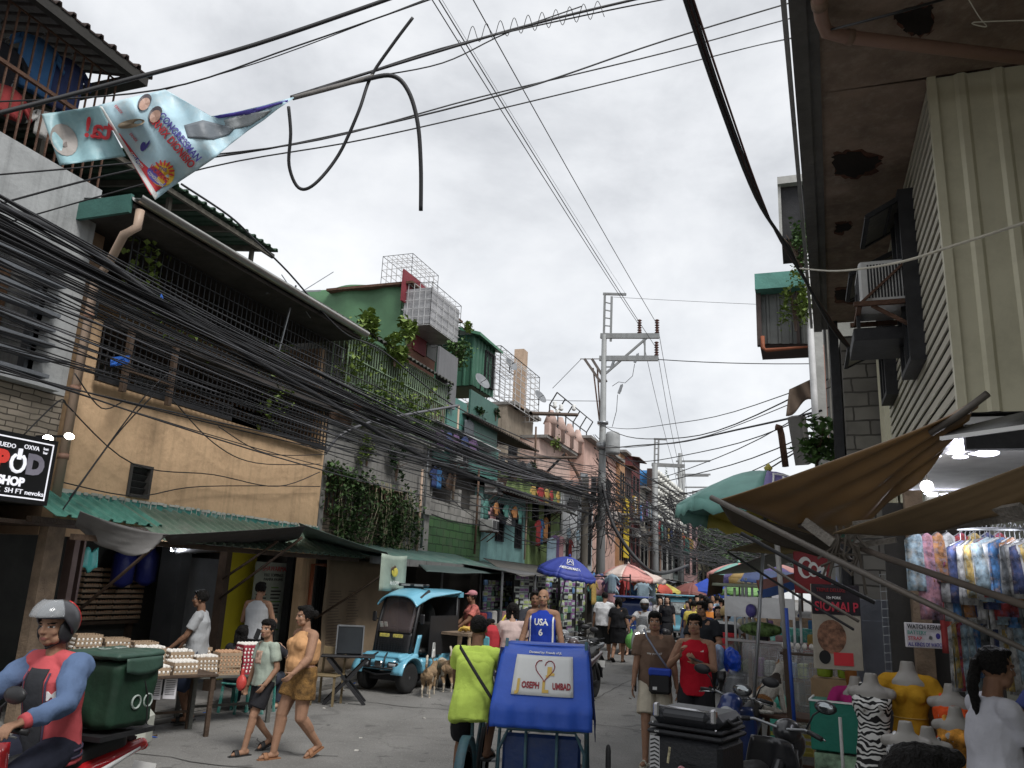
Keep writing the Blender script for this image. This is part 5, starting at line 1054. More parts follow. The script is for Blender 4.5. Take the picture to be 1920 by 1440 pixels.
RED=mat('banner_red',(.6,.04,.05),.5,bump=0,var=.1);NAVY=mat('banner_navy',(.06,.05,.25),.5,bump=0,var=.1);YEL=mat('banner_yellow',(.8,.5,.05),.5,bump=0,var=.1);BWH=mat('banner_white',(.7,.7,.68),.5,bump=0)
bsheet([(217,252),(250,309),(283,366)],[(224,250),(262,300),(312,346)],10,4,RED,.008,'red_edge',.002);bsheet([(185,197),(222,262),(291,375)],[(192,200),(227,258),(296,366)],14,2,BWH,.014,'white_hem',.002)
bsheet([(400,218),(470,205),(540,187)],[(410,222),(470,214),(540,190)],10,2,mat('banner_violet',(.07,.05,.3),.5),.012,'violet_edge',.002)
bsheet([(345,235),(380,225),(440,240)],[(352,258),(400,262),(430,252)],10,6,mat('banner_grey',(.16,.18,.2),.5),.01,'dark_photo',.002)
bsheet([(420,225),(460,214),(510,206)],[(425,245),(470,235),(500,215)],8,4,mat('banner_grey2',(.3,.32,.33),.5),.01,'dark_photo',.002)
FACE=mat('banner_face',(.42,.26,.2),.5)
def disc(cx,cy,rx,ry,m_,off,nm,rot=0,n=16):
 vs=[];
 for i in range(n):a_=2*pi*i/n;x,y=rx*cos(a_),ry*sin(a_);vs.append(bpt(cx+x*cos(rot)-y*sin(rot),cy+x*sin(rot)+y*cos(rot),off))
 return part(nm,MB().add([bpt(cx,cy,off)]+vs,[(0,1+(i+1) % n,1+i) for i in range(n)]),m_,t,world=True)
for cx,cy in ((272,193),(292,216)):disc(cx-1,cy-2,11,17,mat('banner_dark',(.08,.07,.08),.5),.014,'printed_head',.6);disc(cx-1,cy+2,9,13,FACE,.03,'printed_face',.6)
disc(120,262,24,32,mat('banner_face2',(.3,.27,.25),.5),.03,'printed_face',-.5);disc(126,270,8,5,mat('banner_face3',(.2,.17,.16),.5),.045,'printed_shadow',-.3)
disc(246,232,26,8,mat('banner_mud',(.3,.24,.17),.9),.02,'tear',-.2)
disc(305,327,22,23,YEL,.014,'emblem_sun',.6,24);disc(294,331,22,12,mat('emblem_blue',(.12,.1,.45),.5),.018,'emblem_shield',.75,20)
for k_ in range(7):a_=-2.2+k_*.42;bx,by=305+math.cos(a_)*17,322+math.sin(a_)*17;disc(bx,by,6,2,RED,.020,'emblem_ray',a_,8)
def bt(body,cx,cy,ang,px,m_,off=.022,bold=.0,sq=1,mirror=1,wl=None):
 ca,sa=cos(ang),sin(ang)
 def wp(x,y,z):return bpt(cx+(x*mirror*ca+y*sa)*1.0,cy+x*mirror*sa-y*ca,off+z)
 return lettering(body,t,m_,(0,0,0),(1,0,0),(0,1,0),px,.002,'lettering',warp=wp,bold=bold,squash=sq,world=True,wlimit=wl)
bt('CONGRESSMAN',337,257,RAD(50),19,NAVY,bold=.5,wl=112);bt('ERNIX DIONISIO',323,267,RAD(50),21,RED,bold=.6,wl=118)
bt('THE',305,317,RAD(20),9,NAVY,.026,.2);bt('WORKING',298,326,RAD(42),13,RED,.03,.5,wl=44);bt('CONGRESSMAN',292,336,RAD(44),8,BWH,.026,.2,wl=38)
disc(256,300,14,5,NAVY,.014,'slogan_plate',.95,4);bt('GOD FIRST!',256,300,RAD(52),7,BWH,.022,.1)
bt('ta!',184,243,RAD(8),52,mat('banner_script_red',(.5,.02,.03),.5),.05,1.2,mirror=-1)
disc(268,275,5,9,NAVY,.014,'hand_mark',.2);disc(276,272,2,10,NAVY,.014,'hand_mark',.5)
for k_,c_ in enumerate((265,215)):bt(['NO','YES'][0] if False else 'ERNIX',[250,222][k_],[258,205][k_],RAD(50),7,RED,.022,.1)
# ================================================================== PEOPLE
from mathutils.bvhtree import BVHTree
def loft(mb,rings,n=16):
 """rings: (centre, right, fwd, rx, ry)"""
 vs=[];k=len(rings)
 for c,r_,f_,rx,ry in rings:
  for j in range(n):a=2*pi*j/n;vs.append(Vector(c)+Vector(r_)*cos(a)*rx+Vector(f_)*sin(a)*ry)
 fs=[]
 for i in range(k-1):
  for j in range(n):fs.append((i*n+j,i*n+(j+1) % n,(i+1)*n+(j+1) % n,(i+1)*n+j))
 fs.append(tuple(range(n))[::-1]);fs.append(tuple(range((k-1)*n,k*n)));mb.add(vs,fs,True)
def ik(a,c,l1,l2,pole):
 a,c=Vector(a),Vector(c);d=c-a;L_=d.length
 if L_ > (l1+l2)*.999:d=d*((l1+l2)*.999/L_);c=a+d;L_=d.length
 x=(l1*l1-l2*l2+L_*L_)/(2*L_);h=math.sqrt(max(l1*l1-x*x,0));dn=d.normalized();p=Vector(pole);p=p-dn*p.dot(dn)
 if p.length < 1e-5:p=Vector((0,1,0))
 return a+dn*x+p.normalized()*h,c
def rumple(me,amp,freq,seed=0):
 n_=len(me.vertices)
 if not n_:return
 co=np.empty(n_*3);me.vertices.foreach_get('co',co);no=np.empty(n_*3);me.vertices.foreach_get('normal',no);co=co.reshape(-1,3);no=no.reshape(-1,3)
 o=Vector((seed*3.1,seed*1.7,0));d=np.array([noise.noise(Vector(p)*freq+o)+.5*noise.noise(Vector((p[0]*freq*2.3,p[1]*freq*2.3,p[2]*freq*.9))+o) for p in co])
 me.vertices.foreach_set('co',(co+no*(d*amp)[:,None]).ravel());me.update()
def hand(mb,w_,d,nrm,s,curl=.5,spread=.12,sc=1.0):
 """wrist w_, pointing d, palm facing nrm; s=+1 thumb on the +side"""
 d=Vector(d).normalized();nrm=Vector(nrm);nrm=(nrm-d*nrm.dot(d)).normalized();sd=d.cross(nrm)*s
 k_=.9*sc
 for o_ in (-.026,-.009,.009,.026):mb.cap(w_+sd*o_*.6*k_,w_+(d*.085+sd*o_)*k_,.013*k_,.0115*k_,8)
 for i,(o_,l_) in enumerate(((.03,.07),(.010,.08),(-.010,.073),(-.03,.056))):
  p=w_+(d*.088+sd*o_)*k_;dd=(d+sd*(o_*spread*30*.3)).normalized();c_=curl*(1+.12*i)
  for j,fr in enumerate((.45,.32,.26)):dd=(dd*cos(c_*.55)+nrm*sin(c_*.55)).normalized();q=p+dd*l_*fr*k_;mb.cap(p,q,(.0092-.0008*j)*k_,(.0086-.0008*j)*k_,8);p=q
 p=w_+(d*.02+sd*.022)*k_;dd=(d*.65+sd*.7+nrm*.25).normalized();q=p+dd*.04*k_;mb.cap(p,q,.013*k_,.0105*k_,8);dd=(dd+nrm*curl*.6+d*.3).normalized();mb.cap(q,q+dd*.032*k_,.0105*k_,.009*k_,8)
def person(label,loc,rz,H=1.7,build=1.0,fem=False,pelvis=None,lean=0.0,side=0.0,twist=0.0,feet=None,toes=None,hands=None,elb=None,knees=None,head=(0,0,0),hair='short',skin=None,top=None,bottom=None,shoes=None,vox=.009,hcurl=(.5,.5),palms=None,group=None,hairm=None,extra=None,foldseed=0,cat='person',hscale=1.0,hdirs=None):
 s=H/1.7;t_=thing('person',label,cat,loc,rz,group);skin=skin or SKIN;J={}
 feet=feet or [(-.1,0,.08),(.1,0,.08)];toes=toes or [(-.12,1,0),(.12,1,0)]
 P=Vector(pelvis or (0,0,.93))*s
 R_=Euler((-lean,side,0)).to_matrix();T=Euler((0,0,twist)).to_matrix()
 upv=R_@Vector((0,0,1));fw=R_@(T@Vector((0,1,0)));rt=R_@(T@Vector((1,0,0)));pr=Vector((1,0,0));pf=R_@Vector((0,1,0))
 sw=(.165 if fem else .18)*(.9+.1*build);hw=.092
 C=P+upv*.28*s;Nk=P+upv*.5*s;HB=Nk+upv*.065*s+fw*.012
 Hm=Euler((-lean*.5-head[0],side*.4+head[1],twist+head[2])).to_matrix();hu,hf,hr=Hm@Vector((0,0,1)),Hm@Vector((0,1,0)),Hm@Vector((1,0,0))
 hs=s*.5+.5*hscale if H > 1.3 else (s*.35+.62)*hscale
 HC=HB+hu*.112*hs+hf*.022;far=vox > .016
 mb=MB();b=build;n_=10
 # torso
 hipw,waist,chest=(.165,.125,.145) if fem else (.155,.135,.165)
 loft(mb,[(P-upv*.07*s,pr,pf,.10*b,.085*b),(P,pr,pf,hipw*b,.112*b),(P+upv*.09*s,pr,pf,(hipw*.5+waist*.5)*b,.105*b),(P+upv*.18*s,rt,fw,waist*b,.1*b),(C,rt,fw,chest*b*.95,.112*b),(C+upv*.1*s,rt,fw,chest*b,.112*b),(C+upv*.17*s,rt,fw,chest*b*.9,.09*b),(Nk+upv*.0,rt,fw,.075,.06)],16)
 if fem:
  for q in (-1,1):mb.ell(C+upv*.07*s+fw*.085*b+rt*.07*q*b,(.065*b,.055*b,.06*b),10)
 if b > 1.15:mb.ell(P+upv*.13*s+pf*.06*b,(.13*b,.09*b,.12),12)
 mb.cap(Nk-upv*.03,HB+hu*.03,.06*hs,.052*hs,10)
 SH=[];EL=[];WR=[];HP=[];KN=[];AN=[]
 ls1,ls2,la1,la2=.44*s,.41*s,.285*s,.25*s
 hands=hands or [(-.24,.04,.84),(.24,.04,.84)];elb=elb or [(-.4,-1,-.3),(.4,-1,-.3)];knees=knees or [(-.1,1,.1),(.1,1,.1)]
 for i,q in ((0,-1),(1,1)):
  S_=Nk-upv*.045*s+rt*sw*q*s;e_,w_=ik(S_,Vector(hands[i])*s,la1,la2,elb[i]);SH.append(S_);EL.append(e_);WR.append(w_)
  mb.cap(Nk-upv*.02*s+rt*.03*q,S_+rt*(-.015*q),.05*b,.058*b,n_);mb.cap(S_-upv*.005,e_,.052*b,.04*b,n_);mb.cap(e_,w_,.04*b,.026,n_);mb.cap(e_.lerp(w_,.15),e_.lerp(w_,.4),.041*b,.038*b,n_)
  dd=Vector(hdirs[i]) if hdirs and hdirs[i] else (w_-e_).normalized()
  pn=Vector(palms[i]) if palms else Vector((-q,.1,0))
  if far:mb.cap(w_,w_+dd*.11,.03,.024,8)
  else:
   sd_=dd.normalized().cross(pn);want=Vector((0,1,.3)) if not palms else (Vector((0,0,1)) if abs(pn.z) < .5 else Vector((-q,0,0)))
   hand(mb,w_,dd,pn,1 if sd_.dot(want) > 0 else -1,hcurl[i],sc=s*1.03)
  h_=P+pr*hw*q*s-Vector((0,0,.03*s));k_,a_=ik(h_,Vector(feet[i])*s,ls1,ls2,knees[i]);HP.append(h_);KN.append(k_);AN.append(a_)
  mb.cap(h_,k_,.088*b,.056*b,n_);mb.cap(h_.lerp(k_,.1),h_.lerp(k_,.5),.092*b,.078*b,n_);mb.cap(k_,a_,.053*b,.036*b**.5,n_);mb.cap(k_.lerp(a_,.15)-(0.012*Vector((0,1,0))),k_.lerp(a_,.45)-(0.012*Vector((0,1,0))),.054*b,.048*b,n_)
  tv=Vector(toes[i]).normalized();
  mb.cap(a_-tv*.03-Vector((0,0,.035*s)),a_+tv*.13*s-Vector((0,0,.05*s)),.034,.026,n_);mb.cap(a_+tv*.1*s-Vector((0,0,.05*s))+tv.cross(Vector((0,0,1)))*.02,a_+tv*.165*s-Vector((0,0,.055*s)),.024,.018,8);mb.cap(a_,a_-Vector((0,0,.04*s)),.036,.034,n_)
 # head
 def hp(x,y,z):return HC+(hr*x+hf*y+hu*z)*hs
 mb.ell(hp(0,-.012,.028),(.076*hs,.094*hs,.086*hs),16,Hm);mb.ell(hp(0,.022,-.03),(.062*hs,.07*hs,.075*hs),14,Hm);mb.ell(hp(0,.048,-.085),(.034*hs,.034*hs,.026*hs),10,Hm);mb.cap(hp(-.035,.03,-.072),hp(.035,.03,-.072),.032*hs,.032*hs,8)
 if not far:
  mb.cap(hp(0,.088,.008),hp(0,.101,-.028),.0085*hs,.0135*hs,8);mb.ell(hp(-.012,.092,-.031),.0095*hs,8).ell(hp(.012,.092,-.031),.0095*hs,8);mb.cap(hp(-.036,.076,.02),hp(.036,.076,.02),.0125*hs,.0125*hs,8)
  for q in (-1,1):mb.ell(hp(.074*q,-.008,-.012),(.01*hs,.018*hs,.03*hs),8,Hm);mb.ell(hp(.04*q,.052,-.028),(.024*hs,.025*hs,.026*hs),8,Hm)
  mb.cap(hp(-.016,.081,-.06),hp(.016,.081,-.06),.0085*hs,.0085*hs,8);mb.cap(hp(-.012,.08,-.07),hp(.012,.08,-.07),.009*hs,.009*hs,8)
 body=bake(mb,vox,1 if not far else 0,'body');mats(body,[skin,LIP,EYEW,EYEB,HAIR])
 if not far:
  ctr=np.empty(len(body.polygons)*3);body.polygons.foreach_get('center',ctr);ctr=(ctr.reshape(-1,3)-np.array(HC))/hs;loc3=ctr@np.array(Matrix((hr,hf,hu)).transposed());mi=np.zeros(len(ctr),int)
  X,Y,Z=np.abs(loc3[:,0]),loc3[:,1],loc3[:,2];fr=Y > .045
  mi[fr & ((X/.022)**2+((Z+.065)/.0095)**2 < 1)]=1;mi[fr & (((X-.033)/.0155)**2+((Z-.001)/.0065)**2 < 1)]=2;mi[fr & (((X-.033)/.0075)**2+((Z-.001)/.0072)**2 < 1)]=3
  mi[fr & (((X-.035)/.022)**2+((Z-.021-.1*(X-.035))/.0046)**2 < 1)]=4
  body.polygons.foreach_set('material_index',mi)
 body.polygons.foreach_set('use_smooth',[True]*len(body.polygons));part('body',body,None,t_) if False else None
 bo=bpy.data.objects.new('body',body);COL.objects.link(bo);bo.parent=t_
 J.update(P=P,C=C,Nk=Nk,SH=SH,EL=EL,WR=WR,HP=HP,KN=KN,AN=AN,HC=HC,hp=hp,Hm=Hm,hs=hs,upv=upv,fw=fw,rt=rt,pf=pf,pr=pr,s=s,b=b)
 cv=max(.010,vox*1.15)
 def cpart(nm,mb_,m_,amp=.013,fq=8,v=None):
  me=bake(mb_,v or cv,2 if not far else 1,nm);
  if amp:rumple(me,amp,fq,foldseed+len(nm))
  me.polygons.foreach_set('use_smooth',[True]*len(me.polygons));return part(nm,me,m_,t_)
 # bottoms: (kind, material)
 if bottom:
  kd,m_=bottom[0],bottom[1];mb=MB();i_=.014
  if kd in ('dress','skirt'):
   z_=bottom[2] if len(bottom) > 2 else .5;e0=(KN[0]+KN[1])/2;q=P.lerp(e0,z_/.45 if z_ < .45 else 1)
   loft(mb,[(P+upv*.1*s,pr,pf,.14*b,.12*b),(P,pr,pf,.175*b,.135*b),(P.lerp(q,.5),pr,pf,.19*b,.16*b),(q,pr,pf,.21*b,.18*b)],20)
  else:
   loft(mb,[(P-upv*.08*s,pr,pf,.12*b,.10*b),(P,pr,pf,(hipw+i_)*b,(.112+i_)*b),(P+upv*.1*s,pr,pf,(hipw*.6+waist*.4+i_)*b,.118*b)],18)
   for i in (0,1):
    h_,k_,a_=HP[i],KN[i],AN[i]
    if kd == 'shorts':f_=bottom[2] if len(bottom) > 2 else .8;e_=h_.lerp(k_,f_);mb.ell(h_,.11*b,12);mb.tube([h_+Vector((0,0,.03)),h_.lerp(e_,.5),e_],[.106*b,.11*b,(.108-.012*f_)*b+.012],14)
    else:mb.ell(h_,.112*b,12);mb.tube([h_+Vector((0,0,.03)),h_.lerp(k_,.25),h_.lerp(k_,.5),k_,k_.lerp(a_,.25),k_.lerp(a_,.6),a_.lerp(k_,.06)],[.104*b,.108*b,.1*b,.075*b,.072*b,.066*b,.06],14);mb.ell(k_,.076*b,12)
  cpart({'dress':'dress_skirt','shorts':'shorts','skirt':'skirt'}.get(kd,'trousers'),mb,m_,.008)
 if top:
  kd,m_=top[0],top[1];hem=top[2] if len(top) > 2 else 0.0;mb=MB();lo=.03;waist += .02 if kd == 'tee' and not fem else 0
  zz=P-upv*(hem)*s
  loft(mb,[(zz,pr,pf,(hipw+lo+.012)*b if hem >= 0 else (waist+.02)*b,(.112+lo+.01)*b if hem >= 0 else .118*b)]+([] if hem < 0 else [(P+upv*.09*s,pr,pf,(hipw*.55+waist*.45+lo+.012)*b,(.108+lo)*b)])+[(P+upv*.18*s,rt,fw,(waist+lo+.012)*b,(.105+lo)*b),(C,rt,fw,(chest+lo*.8)*b,(.113+lo)*b),(C+upv*.1*s,rt,fw,(chest+lo)*b,(.114+lo*.8)*b),(C+upv*.165*s,rt,fw,chest*.93*b,.1*b),(Nk+upv*.008,rt,fw,.078,.07)],20)
  if fem:
   for q in (-1,1):mb.ell(C+upv*.07*s+fw*.09*b+rt*.07*q*b,(.072*b,.06*b,.066*b),10)
  if b > 1.15:mb.ell(P+upv*.13*s+pf*.065*b,(.14*b,.1*b,.13),12)
  for i,q in ((0,-1),(1,1)):
   if kd in ('tee','long','jacket'):
    mb.cap(Nk-upv*.02*s+rt*.05*q,SH[i]+rt*(-.015*q),.055*b,.066*b,10)
    if kd == 'tee':e_=SH[i].lerp(EL[i],.68);mb.tube([SH[i],e_],[.07*b,.073*b],14);mb.ell(SH[i],.068*b,10)
    else:mb.ell(SH[i],.07*b,10);mb.cap(SH[i],EL[i],.068*b,.057*b,12);mb.tube([EL[i],EL[i].lerp(WR[i],.5),EL[i].lerp(WR[i],.93)],[.057*b,.05*b,.04*b],14);mb.ell(EL[i],.058*b,10)
   elif kd == 'vest':mb.cap(Nk-upv*.02*s+rt*.05*q,SH[i]+rt*(-.03*q),.058*b,.07*b,10)
   elif kd == 'tank':mb.cap(Nk-upv*.03*s+rt*.055*q,SH[i]+rt*(-.05*q)+upv*.0,.05*b,.058*b,10)
  if kd == 'crop':
   mb=MB();loft(mb,[(P+upv*.165*s,rt,fw,(waist+.014)*b,.122*b),(C,rt,fw,(chest+.008)*b,.122*b),(C+upv*.1*s,rt,fw,(chest+.006)*b*.97,.12*b),(C+upv*.16*s,rt,fw,chest*.74*b,.092*b)],20)
   for q in (-1,1):mb.ell(C+upv*.07*s+fw*.09*b+rt*.07*q*b,(.072*b,.058*b,.066*b),10);mb.cap(C+upv*.12*s+fw*.07*b+rt*.085*q,Nk-upv*.02+rt*.09*q,.03,.022,8);mb.cap(Nk-upv*.02+rt*.09*q,C+upv*.12*s-fw*.07*b+rt*.085*q,.022,.03,8)
  J['top']=cpart({'tee':'shirt','long':'shirt','jacket':'jacket','tank':'sleeveless_shirt','vest':'vest','crop':'crop_top'}[kd],mb,m_,.014 if kd in ('tee','long','jacket') else .005)
 # hair
 hm=hairm or HAIR;mb=MB()
 if hair not in ('bald','helmet',None):
  if hair == 'buzz':mb.ell(hp(0,-.02,.034),(.083*hs,.096*hs,.088*hs),14,Hm)
  else:
   mb.ell(hp(0,-.022,.04),(.087*hs,.096*hs,.09*hs),14,Hm);mb.ell(hp(0,.03,.094),(.066*hs,.062*hs,.028*hs),12,Hm)
   for q in (-1,1):mb.ell(hp(.068*q,-.015,.01),(.018*hs,.045*hs,.045*hs),8,Hm)
  if hair == 'mop':mb.ell(hp(0,.055,.075),(.07*hs,.04*hs,.034*hs),10,Hm)
  if hair == 'long':
   for q in (-1,-.4,.4,1):mb.cap(hp(.06*q,-.05,.02),hp(.07*q,-.07,-.26),.045*hs,.035*hs,8)
  if hair == 'bob':
   for q in (-1,-.4,.4,1):mb.cap(hp(.066*q,-.04,.02),hp(.07*q,-.04,-.1),.045*hs,.035*hs,8)
  if hair == 'bun':mb.ell(hp(0,-.13,.02),.045*hs,10)
  if hair == 'pony':mb.ell(hp(0,-.1,.03),.035*hs,10);mb.cap(hp(0,-.12,.02),hp(.02,-.16,-.12),.034*hs,.034*hs,8);mb.cap(hp(.02,-.16,-.12),hp(.03,-.13,-.3),.034*hs,.012*hs,8)
  cpart('hair',mb,hm,(.003 if hair == 'buzz' else .0075) if not far else 0,34,max(vox,.008))
 if shoes:
  kd,m_=shoes;mb=MB()
  for i in (0,1):
   a_=AN[i];tv=Vector(toes[i]).normalized();dn=Vector((0,0,1))
   sdv=tv.cross(dn).normalized();mb2=MB()
   if kd == 'shoe':mb2.cap(a_-tv*.035-Vector((0,0,.03*s)),a_+tv*.14*s-Vector((0,0,.045*s)),.045,.036,10);mb2.cap(a_-tv*.03-dn*.066*s,a_+tv*.165*s-dn*.07*s,.03,.03,8);part('shoe',bake(mb2,max(vox,.009),2,'shoe'),m_,t_)
   else:
    c0=a_-dn*.079*s;mb2.prism([(-.045,-.075),(.045,-.075),(.052,.05),(.045,.14),(.015,.185),(-.025,.18),(-.05,.1),(-.045,0)],c0,sdv,tv,.018)
    mb2.sheet(lambda u,v:c0+tv*(.075+v*.05)+sdv*(u-.5)*.1+dn*(.008+.058*sin(pi*u)),8,3,.006);part('slipper',mb2,m_,t_)
 J['t']=t_;J['body']=bo
 return J
def on_surface(J,key='top',back=False,off=.004):
 o=J[key];bv=BVHTree.FromPolygons([v.co for v in o.data.vertices],[tuple(p.vertices) for p in o.data.polygons]);fw,rt,up=J['fw'],J['rt'],J['upv']
 if back:fw,rt=-fw,-rt
 def f(c,x,y,z=0):
  p=c-rt*(-x)+up*y+fw*.6 if False else c+rt*(-x if not back else -x)+up*y+fw*.6
  h=bv.ray_cast(p,-fw)
  q=h[0] if h[0] else c+rt*(-x)+up*y+fw*.12
  return q+fw*(off+z)
 return f
def chest_text(J,body,size,m_,y=0.0,x=0.0,back=False,bold=.0012,wl=None,key='top'):
 f=on_surface(J,key,back);c=J['C']
 return lettering(body,J['t'],m_,(0,0,0),(1,0,0),(0,1,0),size,.003,warp=lambda a,b_,z:f(c,a+x,y+b_,z),bold=bold,wlimit=wl)
def chest_patch(J,w_,h_,m_,x=0,y=0,back=False,key='top',nm='print',off=.004):
 f=on_surface(J,key,back,off);c=J['C'];return part(nm,MB().sheet(lambda u,v:f(c,x+(u-.5)*w_,y+(v-.5)*h_),8,8,.003),m_,J['t'])
def ground_at(px,py):p=onz(px,py,.02);return (p.x,p.y,p.y*0+.03 if -8.3 < p.x < .8 else .0)
def facecam(p,off=0):return math.atan2(-p[0],-p[1])*-1+off   # heading that faces the camera
# ================================================================== VEHICLES
TYRE=mat('tyre',(.02,.02,.02),.85,var=.2,bump=.15,sc=20);PLB=mat('black_plastic',(.02,.02,.022),.45,var=.15,bump=.05);SEATM=mat('black_vinyl',(.018,.018,.018),.5,var=.1,bump=.08)
def paint(n,c):return mat(n,c,.28,var=.04,bump=0,coat=.5,dirt=tuple(k*.6+.03 for k in c),dsc=4,damt=.35)
def wheel(t,c,r,w_,rim=None,ax=(1,0,0),spokes=8,rimr=.68,nm='wheel'):
 rim=rim or STEEL;c=Vector(c)
 prof=[(r*rimr,-w_*.42),(r*.86,-w_*.5),(r*.97,-w_*.36),(r,-w_*.12),(r,w_*.12),(r*.97,w_*.36),(r*.86,w_*.5),(r*rimr,w_*.42)]
 mb=MB().lathe(prof+[(r*rimr*.97,0)],c,28,ax);o=part(nm,mb,TYRE,t)
 mb=MB().lathe([(r*rimr,-w_*.34),(r*rimr*.92,-w_*.34),(r*rimr*.9,w_*.34),(r*rimr,w_*.34)],c,28,ax).lathe([(.001,-w_*.45),(r*.16,-w_*.4),(r*.16,w_*.4),(.001,w_*.45)],c,12,ax);a=Vector(ax);u_,v_,_=frame(a)
 for k_ in range(spokes):t_=2*pi*k_/spokes;d=u_*cos(t_)+v_*sin(t_);mb.bar(c+d*r*.1,c+d*r*rimr*.93,r*.07 if spokes < 14 else .006,w_*.2 if spokes < 14 else .006,up=a)
 part('rim',mb,rim,o);return o
def motorbike(label,loc,rz,col,lean=0.0,white=None,box=None,screen=False,light=False,style='under',lbl_group=None,mirror=True,sticker=None):
 t=thing('motorcycle',label,'motorcycle',loc,0,lbl_group,rot=(0,lean,rz));PC=paint('paint_%02d%02d%02d' % tuple(int(k*99) for k in col),col)
 r=.28;wf,wr=.64,-.62
 wheel(t,(0,wf,r),r,.085,None,spokes=5);wheel(t,(0,wr,r),r,.1,None,spokes=5)
 mb=MB()
 for q in (-1,1):mb.tube([(.075*q,wf,r),(.075*q,wf-.09,.62),(.07*q,wf-.17,.86)],.018,8)
 mb.bar((-.085,wf-.17,.85),(.085,wf-.17,.85),.03).cyl((0,wf-.17,.8),(0,wf-.23,1.0),.022);part('fork',mb,STEEL,t)
 mb=MB();mb.sheet(lambda u,v:((v-.5)*.12,wf+cos(pi*(.15+.62*u))*(r+.045),r+sin(pi*(.15+.62*u))*(r+.045)-abs(v-.5)*.04),12,4,.008);part('front_fender',mb,PC,t)
 mb=MB();mb.sheet(lambda u,v:((v-.5)*.13,wr+cos(pi*(.35+.6*u))*(r+.05),r+sin(pi*(.35+.6*u))*(r+.05)-abs(v-.5)*.03),12,4,.01);part('rear_fender',mb,PLB,t)
 sc_=style == 'scooter';wd=.19 if sc_ else .14
 # front shield
 def sh(u,v):x=(u-.5)*2;z=.36+.58*v;return (x*(wd+.06*sin(pi*v)+.02),wf-.2-.1*v+.0-.12*abs(x)**2+(.06 if sc_ else 0),z)
 part('leg_shield',MB().sheet(sh,14,10,.014),PC,t)
 part('front_cowl',bake(MB().ell((0,wf-.16,.98),(.13 if sc_ else .11,.12,.09),14).ell((0,wf-.09,.88),(.11,.1,.12),14).ell((0,wf-.04,.76),(.07,.06,.14),12),.012,2),PC,t)
 hl=part('headlight',MB().ell((0,wf-.0,.9),(.075,.035,.06),14) if not sc_ else MB().ell((-.08,wf-.02,.86),(.06,.03,.035),12).ell((.08,wf-.02,.86),(.06,.03,.035),12),glow('headlight_glow',(1,.95,.85),3) if light else mat('headlight_glass',(.35,.36,.37),.12,var=0,bump=0),t)
 if screen:part('windscreen',MB().sheet(lambda u,v:((u-.5)*.26*(1-.3*v),wf-.13-.12*v-.1*(2*u-1)**2,1.0+.26*v),8,6,.004),mat('smoke_screen',(.1,.11,.12),.1,alpha=.45,var=0,bump=0),t)
 # spine, floor, engine
 mb=MB().tube([(0,wf-.26,.78),(0,.2,.5),(0,0,.42),(0,-.25,.5)],[.05,.055,.06,.06],10).bbox((0,.1,.33),(.2 if not sc_ else .3,.3,.1),.03);part('frame_cover',bake(mb,.014,2),PC if not sc_ else PLB,t)
 mb=MB().bbox((0,-.02,.32),(.2,.34,.22),.04).cyl((-.13,-.02,.3),(.13,-.02,.3),.1,14).tube([(0,.12,.34),(0,.3,.36)],.06,10);part('engine',bake(mb,.014,1),STEEL,t)
 part('exhaust',MB().tube([(.1,.1,.2),(.13,-.1,.18),(.15,-.35,.24),(.16,-.8,.36)],[.018,.02,.045,.048],10),CHROME,t)
 part('swingarm',MB().bar((-.085,-.1,.3),(-.085,wr,r),.035).bar((.085,-.1,.3),(.085,wr,r),.035).cyl((-.1,-.42,.62),(-.1,wr,r+.04),.03,8),IRON,t)
 part('tail',bake(MB().cap((-.07,-.12,.62),(-.05,-.86,.76),.085,.04,10).cap((.07,-.12,.62),(.05,-.86,.76),.085,.04,10).cap((0,-.1,.6),(0,-.84,.74),.09,.04,10),.013,2),PC,t)
 if white:
  for q in (-1,1):part('decal',MB().sheet(lambda u,v:(q*(.16-.055*u),-.18-.62*u,.58+.17*u+(v-.5)*(.06*(1-u)+.012)),8,2,.006),white,t)
 part('seat',bake(MB().cap((0,.02,.73),(0,-.3,.735),.1,.115,12).cap((0,-.3,.75),(0,-.66,.8),.105,.09,12),.013,3),SEATM,t)
 part('tail_light',MB().ell((0,-.9,.74),(.07,.03,.035),10),mat('red_lens',(.4,.01,.01),.2,var=0,bump=0),t)
 part('number_plate',MB().box((0,-.96,.56),(.2,.006,.12),(.2,0,0)),WHITE,t);part('grab_rail',MB().tube([(-.09,-.5,.84),(-.1,-.84,.88),(.1,-.84,.88),(.09,-.5,.84)],.013,6),IRON,t)
 hb=MB().tube([(-.34,wf-.36,1.02),(-.2,wf-.3,1.04),(0,wf-.24,1.0),(.2,wf-.3,1.04),(.34,wf-.36,1.02)],.011,8);ho=part('handlebar',hb,STEEL,t)
 for q in (-1,1):part('grip',MB().cyl((.23*q,wf-.31,1.035),(.35*q,wf-.365,1.018),.018,10),PLB,ho);part('lever',MB().tube([(.2*q,wf-.26,1.03),(.27*q,wf-.25,1.02),(.35*q,wf-.3,1.0)],.006,6),CHROME,ho)
 if mirror:
  for q in (-1,1):
   m_=part('mirror',MB().tube([(.2*q,wf-.29,1.04),(.24*q,wf-.26,1.15),(.3*q,wf-.26,1.2)],.007,6).ell((.33*q,wf-.26,1.22),(.085,.025,.048),12),PLB,t);part('glass',MB().ell((.33*q,wf-.275,1.22),(.07,.014,.038),12),mat('mirror_glass',(.3,.32,.33),.05,.9,var=0,bump=0),m_)
 part('kickstand',MB().bar((-.1,0,.25),(-.22,-.05,.02),.02),IRON,t)
 return t
